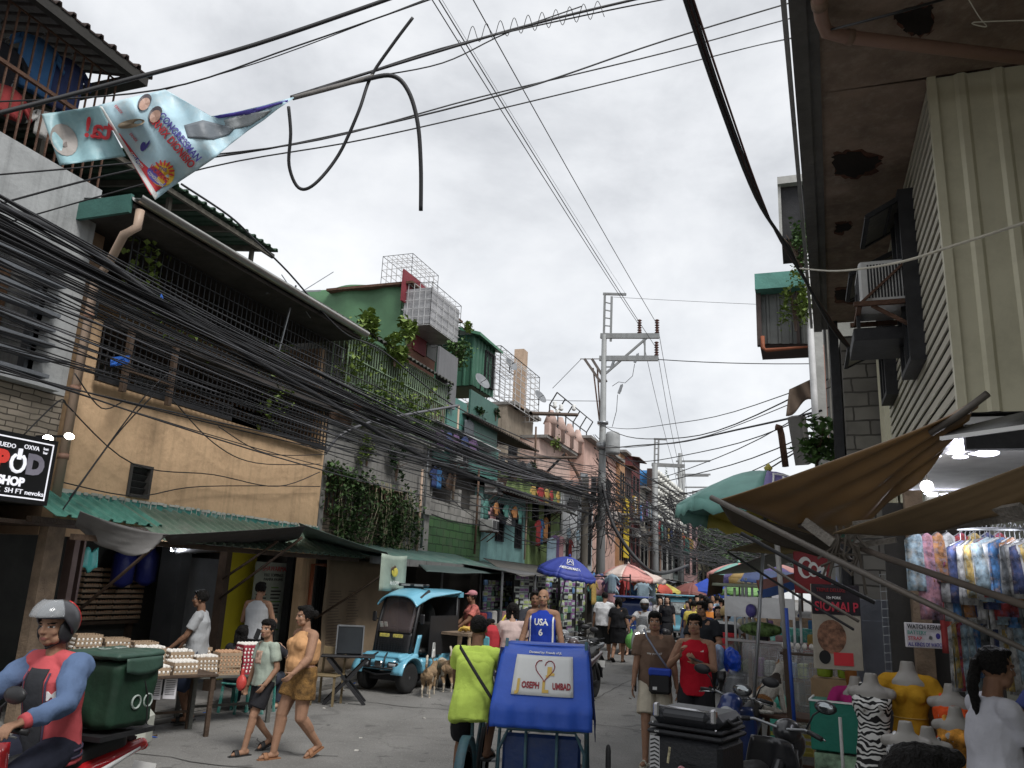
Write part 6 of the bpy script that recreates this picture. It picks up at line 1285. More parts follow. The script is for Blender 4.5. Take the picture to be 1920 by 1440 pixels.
def helmet(J,shell,vis=None,name='helmet',stripe=None):
 hp,Hm,hs,t=J['hp'],J['Hm'],J['hs'],J['t'];mb=MB()
 def fn(u,v):
  a=(u-.5)*2*pi*.999;el=RAD(-28)+v*RAD(117);fr=cos(a);
  lo=RAD(12) if fr > .35 else RAD(-38)+max(0,(fr+.2))*RAD(70);el=lo+(RAD(90)-lo)*v
  return hp(.112*cos(el)*sin(a),-.018+.13*cos(el)*cos(a),.025+.122*sin(el))
 h_=part('helmet',MB().sheet(fn,36,10,.012),shell,t)
 part('padding',MB().ell(hp(.075,-.01,-.03),(.018,.055,.075),10).ell(hp(-.075,-.01,-.03),(.018,.055,.075),10).tube([hp(.08,0,-.08),hp(0,.05,-.125),hp(-.08,0,-.08)],.008,6),PLB,h_)
 if vis:part('visor',MB().sheet(lambda u,v:hp(.128*cos(RAD(8+50*v))*sin((u-.5)*2.3),.0+.17*cos(RAD(8+50*v))*cos((u-.5)*2.3),.045+.135*sin(RAD(8+50*v))),20,8,.003),vis,h_)
 if stripe:part('stripe',MB().sheet(lambda u,v:fn(.04+.1*v,.1+.7*u)*1.0+Vector((0,0,.003)),8,2,.016),stripe,h_)
 return h_
# ------------------------------------------------------------------ delivery motorcycle at the left edge with its rider
def vloc(px,dep,lift=0):p=at(px,1110,dep);return (p.x,p.y,gz(p.x,p.y)+lift)
BR=vloc(96,4.95,.04);rzB=RAD(178)
bk=motorbike('red delivery motorcycle with white flashes leaving the frame at bottom left',BR,rzB,(.45,.015,.02),white=mat('decal_white',(.75,.75,.75),.3,var=0,bump=0))
rp_=Vector(BR)
J=person('motorcycle rider in a red and blue varsity jacket and clear visor helmet',BR,rzB,1.76,1.05,pelvis=(0,-.17,.83),lean=.12,feet=[(-.2,.12,.32),(.2,.12,.32)],toes=[(-.1,1,-.1),(.1,1,-.1)],hands=[(-.3,.29,1.03),(.3,.29,1.03)],elb=[(-1,-.5,-.8),(1,-.5,-.8)],knees=[(-.25,1,.6),(.25,1,.6)],
 head=(0,0,RAD(10)),hair='helmet',skin=SKIN,top=('vest',cloth('varsity_red',(.5,.09,.1)),.1),bottom=('trousers',cloth('dark_navy',(.02,.022,.035))),shoes=('shoe',PLB),vox=.0055,hcurl=(1.1,1.1),palms=[(.1,.1,-1),(-.1,.1,-1)],hdirs=[(-.15,1,-.1),(.15,1,-.1)])
helmet(J,mat('silver_helmet',(.05,.05,.055),.3,var=0,bump=0),mat('clear_visor',(.4,.42,.44),.06,alpha=.38,var=0,bump=0),stripe=mat('helmet_red',(.5,.02,.02),.3,bump=0))
JM=cloth('denim_blue',(.10,.15,.26));tb=J['t']
me=MB()
for i in (0,1):
 mbs=MB();mbs.ell(J['SH'][i]+Vector((0,0,-.03)),.083,12).cap(J['SH'][i]+Vector((0,0,-.02)),J['EL'][i],.09,.068,12).ell(J['EL'][i],.067,12);mbs.tube([J['EL'][i],J['EL'][i].lerp(J['WR'][i],.5),J['EL'][i].lerp(J['WR'][i],.86)],[.065,.057,.045],14);m2=bake(mbs,.011,2,'sleeve');rumple(m2,.02,10,i);m2.polygons.foreach_set('use_smooth',[True]*len(m2.polygons));part('sleeve',m2,JM,tb)
 part('cuff',MB().tube([J['EL'][i].lerp(J['WR'][i],.84),J['EL'][i].lerp(J['WR'][i],.98)],[.046,.04],12),cloth('varsity_red',(0,0,0)),tb)
f=on_surface(J,'top',off=.006);cC=J['C']
part('undershirt',MB().sheet(lambda u,v:f(cC,(u-.5)*(.17-.02*v),-.33+v*.5),8,16,.004),cloth('charcoal_shirt',(.035,.037,.042)),tb)
for x_ in (-.055,.055):chest_patch(J,.012,.46,cloth('jacket_edge',(.06,.05,.08)),x_*1.7,-.08,off=.009,nm='jacket_edge')
chest_text(J,'M',.075,mat('decal_white',(0,0,0)),.02,.125,wl=.05);chest_text(J,'2',.05,mat('decal_white',(0,0,0)),-.045,.125)
for zz in (.02,.06):
 mbh=MB();loft(mbh,[(J['P']-J['upv']*(.09-zz),J['pr'],J['pf'],.204*1.05,.15*1.05),(J['P']-J['upv']*(.075-zz),J['pr'],J['pf'],.204*1.05,.15*1.05)],24);part('hem_stripe',mbh,cloth('jacket_edge',(0,0,0)),tb)
# insulated box behind the rider
t=thing('delivery_bag','dark green insulated delivery box strapped behind the motorcycle rider','delivery bag',rp_+Vector((0.03,.56,.9)),rzB+RAD(6));BG=mat('dark_green_fabric',(.012,.04,.022),.65,var=.3,sc=4,bump=.35,bsc=6,dirt=(.01,.02,.015))
mb=MB().bbox((0,0,.22),(.42,.4,.42),.035);me=bake(mb,.016,2);rumple(me,.018,5,3);me.polygons.foreach_set('use_smooth',[True]*len(me.polygons));part('bag_body',me,BG,t)
mb=MB().bbox((0,0,.46),(.46,.45,.05),.02);me=bake(mb,.014,2);rumple(me,.012,7,5);me.polygons.foreach_set('use_smooth',[True]*len(me.polygons));lid=part('lid',me,mat('green_fabric_lid',(.035,.075,.055),.55,var=.15,bump=.2,bsc=8),t)
part('flap',MB().sheet(lambda u,v:(-.235-.01*v,-.18+.34*u,.45-.11*v*(.7+.3*sin(u*3))),8,4,.006),mat('green_fabric_lid',(0,)*3),lid)
GL=mat('pale_print',(.4,.45,.42),.5,bump=0,dirt=(.1,.15,.12),dsc=20,damt=.9)
lettering('Grab',lid,GL,(.03,0,.492),(0,-1,0),(1,0,0),.11,.004)
mb=MB()
for q in (-.055,.055):mb.tube([(-.216,-.06+q+cos(a_)*.04,.17+sin(a_)*.04) for a_ in [k_*2*pi/16 for k_ in range(16)]],.007,5,closed=True)
part('logo_ring',mb,GL,t);part('strap',MB().tube([(-.22,-.05,.3),(-.222,-.1,.2),(-.22,-.13,.02)],.006,5),BLK,t);part('carrier',MB().boxp((-.2,-.25,-.04),(.2,.25,-.01)).bar((0,-.1,-.04),(0,-.3,-.12),.04),IRON,t)
# ------------------------------------------------------------------ pedicab with blue canopy
PB=vloc(1030,7.4);rz=RAD(13)
t=thing('pedicab','pedal tricycle with a bright blue tarpaulin canopy seen from behind','pedicab',PB,rz);BT=mat('blue_tarp_canopy',(.03,.1,.5),.45,var=.1,sc=2,bump=.3,bsc=4,dirt=(.02,.05,.28),damt=.5);LB=mat('light_blue_frame',(.05,.115,.14),.5,var=.2,dirt=(.12,.08,.06),dsc=10)
W2=.38
def cnp(u,v,w=W2):   # rear panel: v 0 top -> 1 bottom
 pr_=[(-.12,1.45,.365),(-.30,1.37,.385),(-.44,1.18,.405),(-.56,.97,.425),(-.56,.82,.425)];k_=v*4;i=min(int(k_),3);f_=k_-i;a,b=pr_[i],pr_[i+1]
 y,z,w_=[a[j]*(1-f_)+b[j]*f_ for j in range(3)];x=(u-.5)*2*w_;return (x,y-.012*cos(u*9)*v+.01*sin(u*31)*(v > .7)*v,z-.012*sin(pi*u)*(1-v))
cn=part('canopy',MB().sheet(cnp,24,20,.01).sheet(lambda u,v:((u-.5)*2*(.365-.02*v),-.12+.75*v,1.45+.03*sin(pi*v)-.06*v),10,8,.01),BT,t)
for q in (-1,1):part('canopy_side',MB().sheet(lambda u,v:(q*((.365 if u > .3 else .39+.02*v)+.04*v),[-.3,-.12,.3,.63][min(int(u*3.01),3)]-.2*v*(1-u),(1.36 if u < .2 else 1.43)-v*(.62-.3*u)+.02*sin(u*12)),12,8,.008),mat('navy_tarp',(.015,.025,.11),.6,bump=.3,bsc=5),t)
def onr(x,y,off): # rear panel coords: x right, y up measured from sign centre
 v=.43-y/.72;p=Vector(cnp(.5+x/(2*.395),min(max(v,0),1)));return p+Vector((0,-off,off*.55))
sg=part('sign',MB().sheet(lambda u,v:onr((u-.5)*.5,(v-.5)*.29,.014),12,8,.004),mat('sign_white',(.62,.63,.62),.5,var=.05,bump=0),t)
GOLD=mat('gold_print',(.6,.4,.09),.5,bump=0,var=0);MAR=mat('maroon_print',(.28,.02,.03),.5,bump=0,var=0)
def wps(ox,oy):return lambda x,y,z:onr(x+ox,y+oy,.02+z)
for b_,ox,oy,sz,m_ in [('J',-.2,-.085,.1,GOLD),('OSEPH',-.1,-.082,.058,MAR),('L',.02,-.09,.1,GOLD),('UMBAD',.155,-.082,.058,MAR),('JL',.06,.02,.075,GOLD)]:lettering(b_,sg,m_,(0,0,0),(1,0,0),(0,1,0),sz,.003,warp=wps(ox,oy),bold=.006 if m_ is GOLD else .002,wlimit={'OSEPH':.145,'UMBAD':.15}.get(b_))
hr_=[]
for k_ in range(25):a_=k_*2*pi/24;hr_.append(onr(.01+.0052*16*sin(a_)**3,.035+.0055*(13*cos(a_)-5*cos(2*a_)-2*cos(3*a_)-cos(4*a_)),.02))
part('heart_outline',MB().tube(hr_[:-3],.004,5),MAR,sg)
lettering('Donated by: Friends of JL',cn,WHITE,(0,0,0),(1,0,0),(0,1,0),.05,.003,warp=lambda x,y,z:onr(x,y+.2,.012+z),bold=.001,wlimit=.3)
fr=MB().tube([(-.36,-.42,.2),(-.36,-.40,.62),(-.28,-.42,.79),(.28,-.42,.79),(.36,-.40,.62),(.36,-.42,.2)],.015,8)
for x in (-.13,.13):fr.cyl((x,-.42,.79),(x,-.42,.2),.013)
for x in (-.38,.38):fr.cyl((x,-.4,.2),(x*.93,-.15,1.5),.014).cyl((x,.55,.2),(x*.9,.6,1.45),.014).bar((x,-.45,.22),(x,.6,.22),.03)
fr.bar((-.38,-.42,.22),(.38,-.42,.22),.03).bar((-.38,-.42,.8),(.38,-.42,.8),.024).bar((-.38,.55,.22),(.38,.55,.22),.03).bar((-.62,0,.3),(-.38,0,.26),.03).bar((-.62,-.35,.3),(-.38,-.35,.26),.03).bar((.38,-.1,.3),(.5,-.1,.3),.03);part('frame',fr,LB,t)
part('backrest',MB().bbox((0,-.36,.5),(.66,.06,.5),.025),mat('navy_vinyl',(.015,.04,.14),.4,var=.3,sc=3,bump=.1,dirt=(.05,.06,.08),dsc=6),t);part('seat',MB().bbox((0,-.1,.42),(.66,.5,.1),.03),SEATM,t)
part('floor',MB().box((0,.1,.24),(.72,.9,.02)),STEEL,t)
for q,x,y in ((1,.56,-.12),(1,-.62,.55),(1,-.62,-.5)):wheel(t,(x,y,.33),.33,.045,CHROME,spokes=18,rimr=.9)
part('mudguard',MB().sheet(lambda u,v:(-.62+(v-.5)*.08,-.5+cos(pi*u)*.38,.34+sin(pi*u)*.38),12,2,.006),LB,t)
part('bicycle_frame',MB().tube([(-.62,-.5,.33),(-.62,-.1,.3),(-.62,-.25,.88)],.016,8).tube([(-.62,-.1,.3),(-.62,.42,.85),(-.62,.36,.95)],.016,8).tube([(-.62,-.22,.8),(-.62,.4,.82)],.016,8).tube([(-.62,.55,.33),(-.62,.4,.95)],.014,8).tube([(-.87,.2,1.05),(-.77,.38,1.03),(-.62,.42,1.0),(-.47,.38,1.03),(-.4,.2,1.05)],.012,8),LB,t)
part('saddle',bake(MB().ell((-.62,-.3,.9),(.11,.12,.04),12).cap((-.62,-.2,.9),(-.62,-.05,.9),.04,.025),.012,2),SEATM,t)
part('pedal',MB().bar((-.72,-.1,.3),(-.72,-.1,.14),.02).box((-.78,-.1,.13),(.1,.08,.02)).bar((-.52,-.1,.3),(-.52,-.1,.46),.02).box((-.46,-.1,.47),(.1,.08,.02)).lathe([(.1,-.005),(.1,.005)],(-.7,-.1,.3),20,(1,0,0)),STEEL,t)
part('lamp',MB().lathe([(.0,0),(.06,.03),(.07,.09)],(.47,-.42,.42),12,(0,-1,0)),CHROME,t)
cy=Vector(PB)+Matrix.Rotation(rz,3,'Z')@Vector((-.62,-.22,0))
J=person('pedicab driver in a neon yellow-green shirt sitting on the saddle, seen from behind',cy,rz,1.62,.88,pelvis=(0,-.05,.98),lean=.18,feet=[(-.15,.1,.24),(.13,.12,.58)],hands=[(-.26,.48,1.05),(.26,.48,1.05)],hair='buzz',skin=SKIND,top=('tee',cloth('neon_shirt',(.55,.72,.13)),.14),bottom=('shorts',cloth('black_shorts',(.02,.02,.022)),.8),shoes=('slip',BLK),vox=.008,head=(-.1,0,.05))
part('loose_shirt',(lambda m:(rumple(m,.03,5,4),m.polygons.foreach_set('use_smooth',[True]*len(m.polygons)),m)[2])(bake((lambda mb:(loft(mb,[(J['P']-J['upv']*.13,J['pr'],J['pf'],.19,.15),(J['P'],J['pr'],J['pf'],.195,.16),(J['P']+J['upv']*.15,J['rt'],J['fw'],.18,.14),(J['C']+J['upv']*.06,J['rt'],J['fw'],.17,.13),(J['Nk']-J['upv']*.03,J['rt'],J['fw'],.13,.1)],20),mb)[1])(MB()),.014,3)),cloth('neon_shirt',(0,0,0)),J['t'])
f=on_surface(J,'top',True,.02);cC=J['C'];sb=thing('sling_strap','black sling strap across the back of the neon shirt','strap',J['t'].location,J['t'].rotation_euler.z)
part('strap',MB().sheet(lambda u,v:J['C']-J['fw']*(.165+.03*sin(pi*u))+J['rt']*(-.13+.32*u)*1.0+J['upv']*(.2-.42*u+(v-.5)*.045),12,2,.005),BLK,sb)
# ------------------------------------------------------------------ light blue electric quad buggy
EB=((-6.98),14.25,gz(-7,14.2));t=thing('electric_buggy','light blue four-wheeled electric buggy with black windscreen surround parked at the left','buggy',EB,RAD(180-9));EP=paint('sky_blue_paint',(.16,.43,.57))
for x in (-.42,.42):
 for y in (.72,-.72):wheel(t,(x,y,.26),.26,.17,mat('alloy_rim',(.25,.25,.26),.3,.8,bump=0),spokes=12,rimr=.62)
def arch(y):return max(0,1-((abs(y)-.72)/.36)**2)**.5*.34
part('lower_body',MB().sheet(lambda u,v:((-1 if v < .5 else 1)*.0+(-.5+v)*.92,.98-.34*u,.34+.3*sin(pi*min(u*.9+.1,1)*.5)),10,12,.03).bbox((0,-.1,.42),(.84,.75,.26),.05).bbox((0,-.55,.5),(.9,.5,.3),.05),EP,t)
part('front_panel',bake(MB().bbox((0,.86,.5),(.72,.26,.2),.08).bbox((0,.7,.6),(.86,.5,.12),.06).cap((-.42,.5,.6),(-.42,.92,.56),.07,.05).cap((.42,.5,.6),(.42,.92,.56),.07,.05),.016,3),EP,t)
for x in (-.42,.42):
 for y in (.72,-.72):part('fender',MB().sheet(lambda u,v:(x+(v-.5)*.24*(1)+(.02 if x > 0 else -.02),y+cos(pi*(.05+.9*u))*.335,.27+sin(pi*(.05+.9*u))*.33),14,3,.025),EP,t)
part('rear_cover',MB().boxp((-.42,-.9,.6),(.42,-.87,1.62)).boxp((-.435,-.85,.6),(-.42,.1,1.3)),PLB,t);part('chassis',MB().boxp((-.3,-.85,.2),(.3,.85,.3)).boxp((-.45,-.74,.22),(.45,-.7,.28)).boxp((-.45,.7,.22),(.45,.74,.28)),IRON,t)
fr=MB()
for q in (-1,1):fr.tube([(.4*q,.64,.64),(.41*q,.55,1.1),(.39*q,.4,1.62),(.36*q,.1,1.74)],.03,8).tube([(.4*q,-.85,.55),(.39*q,-.86,1.66)],.022,8).tube([(.4*q,-.1,.5),(.4*q,-.15,.95)],.018,8)
part('cabin_frame',fr,PLB,t)
part('windscreen',MB().sheet(lambda u,v:((u-.5)*.74,.63-.2*v-.03*(2*u-1)**2,1.0+.62*v),10,8,.006),mat('buggy_glass',(.10,.08,.08),.1,alpha=.65,var=0,bump=0,spec=.8),t)
part('dash_panel',MB().sheet(lambda u,v:((u-.5)*.8,.66-.06*v-.04*(2*u-1)**2,.62+.38*v),8,6,.03),PLB,t)
gr=MB()
for k_ in range(8):gr.bar((-.33,.70,.64+k_*.035),(.33,.69,.64+k_*.035),.012)
for k_ in range(12):gr.bar((-.33+k_*.06,.705,.63),(-.33+k_*.06,.695,.89),.01)
part('front_basket',gr,IRON,t)
for x,s_ in ((-.16,'x'),(.14,'x')):part('plate',MB().bbox((x,.705,.945),(.22,.01,.06),.01),mat('yellow_plate',(.65,.55,.12),.5,dirt=(.1,.1,.1),dsc=40,damt=1),t)
for x in (.3,.2):part('sticker',MB().box((x,.605,1.12),(.07,.006,.1),(-.3,0,0)),mat('sticker_white',(.6,.6,.55),.5,dirt=(.3,.1,.1),dsc=30,damt=1),t)
part('roof',bake(MB().sheet(lambda u,v:((v-.5)*.94*(1 if u > .12 else .96),.6-1.5*u,1.62+.15*sin(pi*min(1,u*2.4+.1)*.5)-.16*(2*v-1)**4*(1-u)-.03*(2*v-1)**2),20,12,.035),.016,2),EP,t)
part('roof_edge',MB().boxp((-.46,-.97,1.64),(.46,-.85,1.74)),EP,t)
lb_=part('light_bar',MB().bbox((0,.1,1.84),(.68,.1,.055),.02).bar((-.2,.1,1.76),(-.2,.1,1.82),.04).bar((.2,.1,1.76),(.2,.1,1.82),.04),PLB,t)
part('led_lens',MB().box((.15,.152,1.84),(.2,.006,.035)).box((-.15,.152,1.84),(.2,.006,.035)),mat('lens_grey',(.3,.3,.3),.2),lb_)
for q in (-1,1):
 h_=part('headlight',MB().bbox((.3*q,.985,.47),(.24,.05,.11),.03),PLB,t);part('lens',MB().sheet(lambda u,v:(.22*q+q*.05*u*3,1.012,.44+.06*v),4,2,.004),mat('headlight_glass',(0,)*3),h_)
 part('mirror',MB().tube([(.4*q,.5,1.2),(.5*q,.52,1.22)],.01,6).bbox((.54*q,.52,1.25),(.1,.04,.18),.02),PLB,t)
part('bull_bar',MB().tube([(-.34,.98,.4),(-.34,1.06,.42),(.34,1.06,.42),(.34,.98,.4)],.014,8).tube([(-.16,1.06,.42),(-.15,1.03,.6),(-.1,.9,.66)],.014,8).tube([(.16,1.06,.42),(.15,1.03,.6),(.1,.9,.66)],.014,8).tube([(-.48,.95,.36),(0,1.05,.3),(.48,.95,.36)],.014,8),PLB,t)
part('winch',MB().bbox((0,1.0,.48),(.17,.06,.1),.02),CHROME,t)
part('front_seat',bake(MB().bbox((0,.0,.66),(.66,.4,.1),.04).bbox((0,-.2,.93),(.62,.09,.5),.04),.016,2),SEATM,t);part('rear_seat',bake(MB().bbox((0,-.55,.7),(.7,.4,.12),.04).bbox((0,-.8,1.0),(.66,.09,.55),.04).ell((.0,-.45,1.25),(.16,.1,.25),12),.016,2),SEATM,t)
part('handlebar',MB().tube([(-.28,.32,1.08),(0,.42,1.06),(.28,.32,1.08)],.015,8).cyl((0,.42,1.06),(0,.55,.8),.02),PLB,t)
part('side_panel',MB().sheet(lambda u,v:(.44,.6-.12*v-.12*u,.55+.42*v),3,6,.02).sheet(lambda u,v:(-.44,.6-.12*v-.12*u,.55+.42*v),3,6,.02),EP,t)
part('rain_cover',MB().sheet(lambda u,v:(.44+.01*sin(v*9),-.62-.42*u,1.02+.64*v),6,8,.004).sheet(lambda u,v:(.445,-.62-.42*u,.45+.55*v),6,8,.006),mat('clear_plastic',(.4,.42,.42),.15,alpha=.45,bump=.5,bsc=6),t)
part('indicator',MB().box((.36,.3,1.33),(.03,.02,.07)),mat('orange_lens',(.8,.2,.02),.3,bump=0),t)
q=thing('shopping_bag','small white carrier bag hung inside the blue buggy','bag',(-6.45,14.05,.62));part('bag',MB().sheet(lambda u,v:(0,(u-.5)*.13*(1-.4*v),v*.16),4,4,.03).tube([(0,-.04,.15),(0,-.03,.27),(0,.03,.27),(0,.04,.15)],.012,5),mat('white_bag',(.6,.6,.58),.5),q)
# ------------------------------------------------------------------ other motorcycles and riders
WS=vloc(1208,19.6);wsz=RAD(180+5)
motorbike('white scooter with lit headlight riding towards the camera in the middle of the street',WS,wsz,(.55,.55,.54),style='scooter',screen=True,light=True)
J=person('scooter rider in a white tee shirt and dark face cover on the white scooter',WS,wsz,1.7,1.1,pelvis=(0,-.2,.84),lean=.1,feet=[(-.16,.22,.42),(.16,.22,.42)],hands=[(-.32,.3,1.05),(.32,.3,1.05)],elb=[(-1,-.4,-.7),(1,-.4,-.7)],hair='helmet',top=('tee',cloth('white_tee',(.6,.6,.6)),.08),bottom=('shorts',cloth('grey_shorts',(.08,.08,.09)),.95),vox=.013,skin=SKIN,palms=[(0,0,-1),(0,0,-1)])
helmet(J,mat('white_helmet',(.5,.5,.48),.4,bump=0));part('face_cover',MB().ell(J['hp'](0,.03,-.045),(.085,.085,.08),12),DARK,J['t'])
VR=vloc(1362,16.2);motorbike('dark motorcycle ridden away from the camera by the rider in the red vest',VR,RAD(-3),(.03,.03,.035))
J=person('motorcycle rider in a black and red padded vest and tan helmet, seen from behind',VR,RAD(-3),1.72,1.1,pelvis=(0,-.2,.84),lean=.12,feet=[(-.26,.0,.1),(.34,-.02,.1)],hands=[(-.32,.28,1.05),(.32,.28,1.05)],elb=[(-1,-.4,-.7),(1,-.4,-.7)],hair='helmet',top=('tee',cloth('white_sleeves',(.5,.5,.5)),.05),bottom=('trousers',cloth('faded_jeans',(.09,.11,.14))),shoes=('shoe',BLK),vox=.012,palms=[(0,0,-1),(0,0,-1)])
helmet(J,mat('tan_helmet',(.42,.3,.14),.5,bump=0))
def torso_band(J,v0,v1,m_,nm='vest_panel',infl=.028):
 mb=MB();n_=4;rg=[]
 for i in range(n_+1):
  v=v0+(v1-v0)*i/n_;c=J['P']+J['upv']*(.5*v)*J['s'];ww=(.175 if v < .2 else .165+.03*(v-.2))+infl;rg.append((c,J['rt'],J['fw'],ww*J['b']*(1 if v < .8 else 1-(v-.8)*.7),(.118+infl)*J['b']))
 loft(mb,rg,24);return part(nm,mb,m_,J['t'])
RV=cloth('vest_red',(.5,.04,.05));BV=cloth('vest_black',(.025,.025,.03));GV=cloth('vest_grey',(.25,.1,.11))
for a_,b_,m_ in ((-.08,.1,RV),(.1,.17,GV),(.17,.38,RV),(.38,.44,GV),(.44,.6,RV),(.6,.92,BV)):torso_band(J,a_,b_-.003,m_)
BP=vloc(1368,8.4);motorbike('blue parked motorcycle facing the camera beside the man in red',BP,RAD(172),(.015,.035,.14),lean=RAD(-6),screen=True)
q=Vector(BP);t=thing('raincoat','blue and white striped plastic draped over the seat of the blue motorcycle','raincoat',at(1366,1262,9.4));
def rag(m_,c,w_,h_,nm,sd=0,dep=.1):
 mb=MB().ell(c,(w_,dep,h_),14);me=bake(mb,.012,1);rumple(me,.035,9,sd);rumple(me,.015,22,sd+1);me.polygons.foreach_set('use_smooth',[True]*len(me.polygons));return part(nm,me,m_,t)
rag(mat('shiny_blue_plastic',(.01,.06,.45),.3,bump=.1),(0.04,0,.14),.11,.16,'cloth',1);rag(mat('blue_white_plastic',(.3,.42,.6),.35,bump=.1),(-.1,-.03,.16),.05,.14,'cloth',2)
BQ=at(1392,1110,5.8);BQ=(BQ.x,BQ.y+.25,gz(BQ.x,BQ.y)+.02);rq=RAD(-24)
motorbike('black parked motorcycle with a large top box at the bottom right',BQ,rq,(.025,.025,.028),lean=RAD(4))
bq=Vector(BQ)+Matrix.Rotation(rq,3,'Z')@Vector((-.05,-.62,.67));t=thing('top_box','large ribbed black top box with silver rail and round stickers on the parked motorcycle','top box',bq,rq+RAD(8));BX=mat('black_box_shell',(.016,.017,.02),.5,var=.1,bump=.12,bsc=60)
part('box_body',MB().bbox((0,0,.18),(.5,.42,.36),.03).bbox((0,0,.385),(.53,.45,.03),.012).bbox((0,0,.425),(.52,.44,.025),.01),BX,t)
part('lid',MB().bbox((0,0,.485),(.5,.42,.09),.04).bbox((0,-.17,.5),(.34,.12,.08),.03),mat('box_lid',(.035,.037,.042),.4,bump=.05),t)
part('rail',MB().cyl((-.2,-.2,.545),(.2,-.2,.545),.009).bbox((-.2,-.2,.52),(.04,.05,.09),.01).bbox((.2,-.2,.52),(.04,.05,.09),.01),mat('rail_silver',(.5,.5,.52),.25,.8,bump=0),t)
for x in (-.22,.22):part('rivet',MB().ell((x,-.222,.44),(.008,.004,.008),8),CHROME,t)
for x in (-.25,.25):part('side_handle',MB().tube([(x,-.1,.5),(x*1.12,-.08,.47),(x*1.12,.08,.47),(x,.1,.5)],.012,6),PLB,t)
ch=MB()
for i in range(13):
 z=.02+i*.025
 for k_ in range(2):ch.add([(-.243+.032*k_,-.2125,z+(.012 if k_ else 0)),(-.211+.032*k_,-.2125,z+(0 if k_ else .012)),(-.211+.032*k_,-.2125,z+(.011 if k_ else .023)),(-.243+.032*k_,-.2125,z+(.023 if k_ else .011))],[(0,1,2,3)])
part('reflective_strip',MB().boxp((-.246,-.2115,.015),(-.176,-.2102,.355)),mat('reflector',(.5,.5,.5),.3,bump=0),t);part('chevrons',ch,mat('chevron_black',(.03,.03,.03),.5,bump=0),t)
st=part('sticker',MB().lathe([(.03,0),(.03,.002)],(-.02,-.2105,.17),18,(0,-1,0)),mat('sticker_pink',(.6,.3,.33),.5,bump=0),t);lettering('Quick',st,WHITE,(.02,-.2145,.172),(1,0,0),(0,0,1),.042,.001,bold=.001);part('ring',MB().tube([(-.02+cos(a_)*.02,-.2135,.17+sin(a_)*.02) for a_ in [k_*2*pi/16 for k_ in range(16)]],.002,4,closed=True),RED,st);lettering('Q',st,RED,(-.02,-.2145,.17),(1,0,0),(0,0,1),.03,.001)
part('sticker',MB().box((-.11,-.2105,.25),(.016,.002,.1),(0,.15,0)),mat('sticker_multi',(.45,.4,.25),.4,bump=0,var=.8,sc=40),t);lettering('GIVI',t,WHITE,(-.19,-.2275,.388),(1,0,0),(0,0,1),.018,.001)
for i,(px,dp,c_,r_) in enumerate([(1062,15,(.05,.05,.06),200),(1085,16.5,(.25,.26,.27),160),(1095,14.3,(.06,.04,.04),175),(1302,27,(.3,.05,.05),20),(1325,30,(.05,.08,.2),10)]):
 p=vloc(px,dp);motorbike(['dark parked motorcycle under the blue umbrella','silver grey parked motorcycle beside the packet stall','brownish parked motorcycle just behind the pedicab canopy','red motorcycle in the distant traffic','dark blue motorcycle further away in the traffic'][i],p,RAD(r_),c_)
# far sidecar tricycle, seen from behind
def trike(label,p,rz,col,win=True,w_=.95):
 t=thing('sidecar_tricycle',label,'tricycle',p,rz);PC=paint('trike_%02d%02d' % (int(col[0]*99),int(col[2]*99)),col)
 part('cab',bake(MB().bbox((0,0,.95),(w_,1.5,1.25),.12).bbox((0,-.1,.4),(w_*1.05,1.5,.16),.05),.04,1),PC,t);part('roof',MB().bbox((0,.1,1.62),(w_+.08,1.9,.06),.03),PC,t)
 if win:part('rear_window',MB().bbox((0,-.76,1.15),(w_*.55,.03,.36),.02),mat('trike_glass',(.35,.38,.38),.2,var=.6,sc=9,bump=0),t);part('window_trim',MB().bbox((0,-.755,1.15),(w_*.65,.02,.46),.02),STEEL,t)
 part('bumper',MB().bar((-w_/2,-.8,.3),(w_/2,-.8,.3),.05).bar((-w_/2,-.8,.42),(w_/2,-.8,.42),.03),CHROME,t)
 for x,y in ((w_/2-.05,-.3),(-w_/2-.45,-.5),(-w_/2-.45,.8)):wheel(t,(x,y,.27),.27,.09,spokes=8)
 part('motor',bake(MB().cap((-w_/2-.45,-.5,.6),(-w_/2-.45,.6,.7),.12,.1),.03,1),PLB,t);part('tail_light',MB().box((-w_/2+.1,-.765,.55),(.1,.02,.07)).box((w_/2-.1,-.765,.55),(.1,.02,.07)),mat('red_lens',(0,)*3),t);return t
trike('light blue sidecar tricycle driving away in the middle distance',vloc(1281,31),RAD(2),(.13,.33,.42),w_=1.2)
trike('white topped tricycle partly hidden behind the scooter rider',vloc(1228,33),RAD(180),(.45,.47,.47));trike('dark blue tricycle behind the pink umbrella stall',vloc(1190,24),RAD(185),(.03,.06,.2))
def jeep(label,p,rz,col,h=2.1,w_=1.8,L_=4.2):
 t=thing('van',label,'van',p,rz);part('body',bake(MB().bbox((0,0,h*.5+.1),(w_,L_,h*.75),.25),.08,1),paint('van_%02d%02d%02d' % tuple(int(k*99) for k in col),col),t);part('windscreen',MB().bbox((0,L_/2,h*.68),(w_*.82,.05,h*.25),.05),GLASS,t);part('rear_window',MB().bbox((0,-L_/2,h*.68),(w_*.8,.05,h*.25),.05),GLASS,t)
 for q in (-1,1):part('side_window',MB().bbox((q*w_/2,0,h*.68),(.05,L_*.7,h*.22),.04),GLASS,t)
 for x in (-w_/2+.1,w_/2-.1):
  for y in (-L_*.32,L_*.32):wheel(t,(x,y,.33),.33,.2)
 part('bumper',MB().bbox((0,L_/2+.05,.4),(w_*.95,.12,.2),.04).bbox((0,-L_/2-.05,.4),(w_*.95,.12,.2),.04),PLB,t);return t
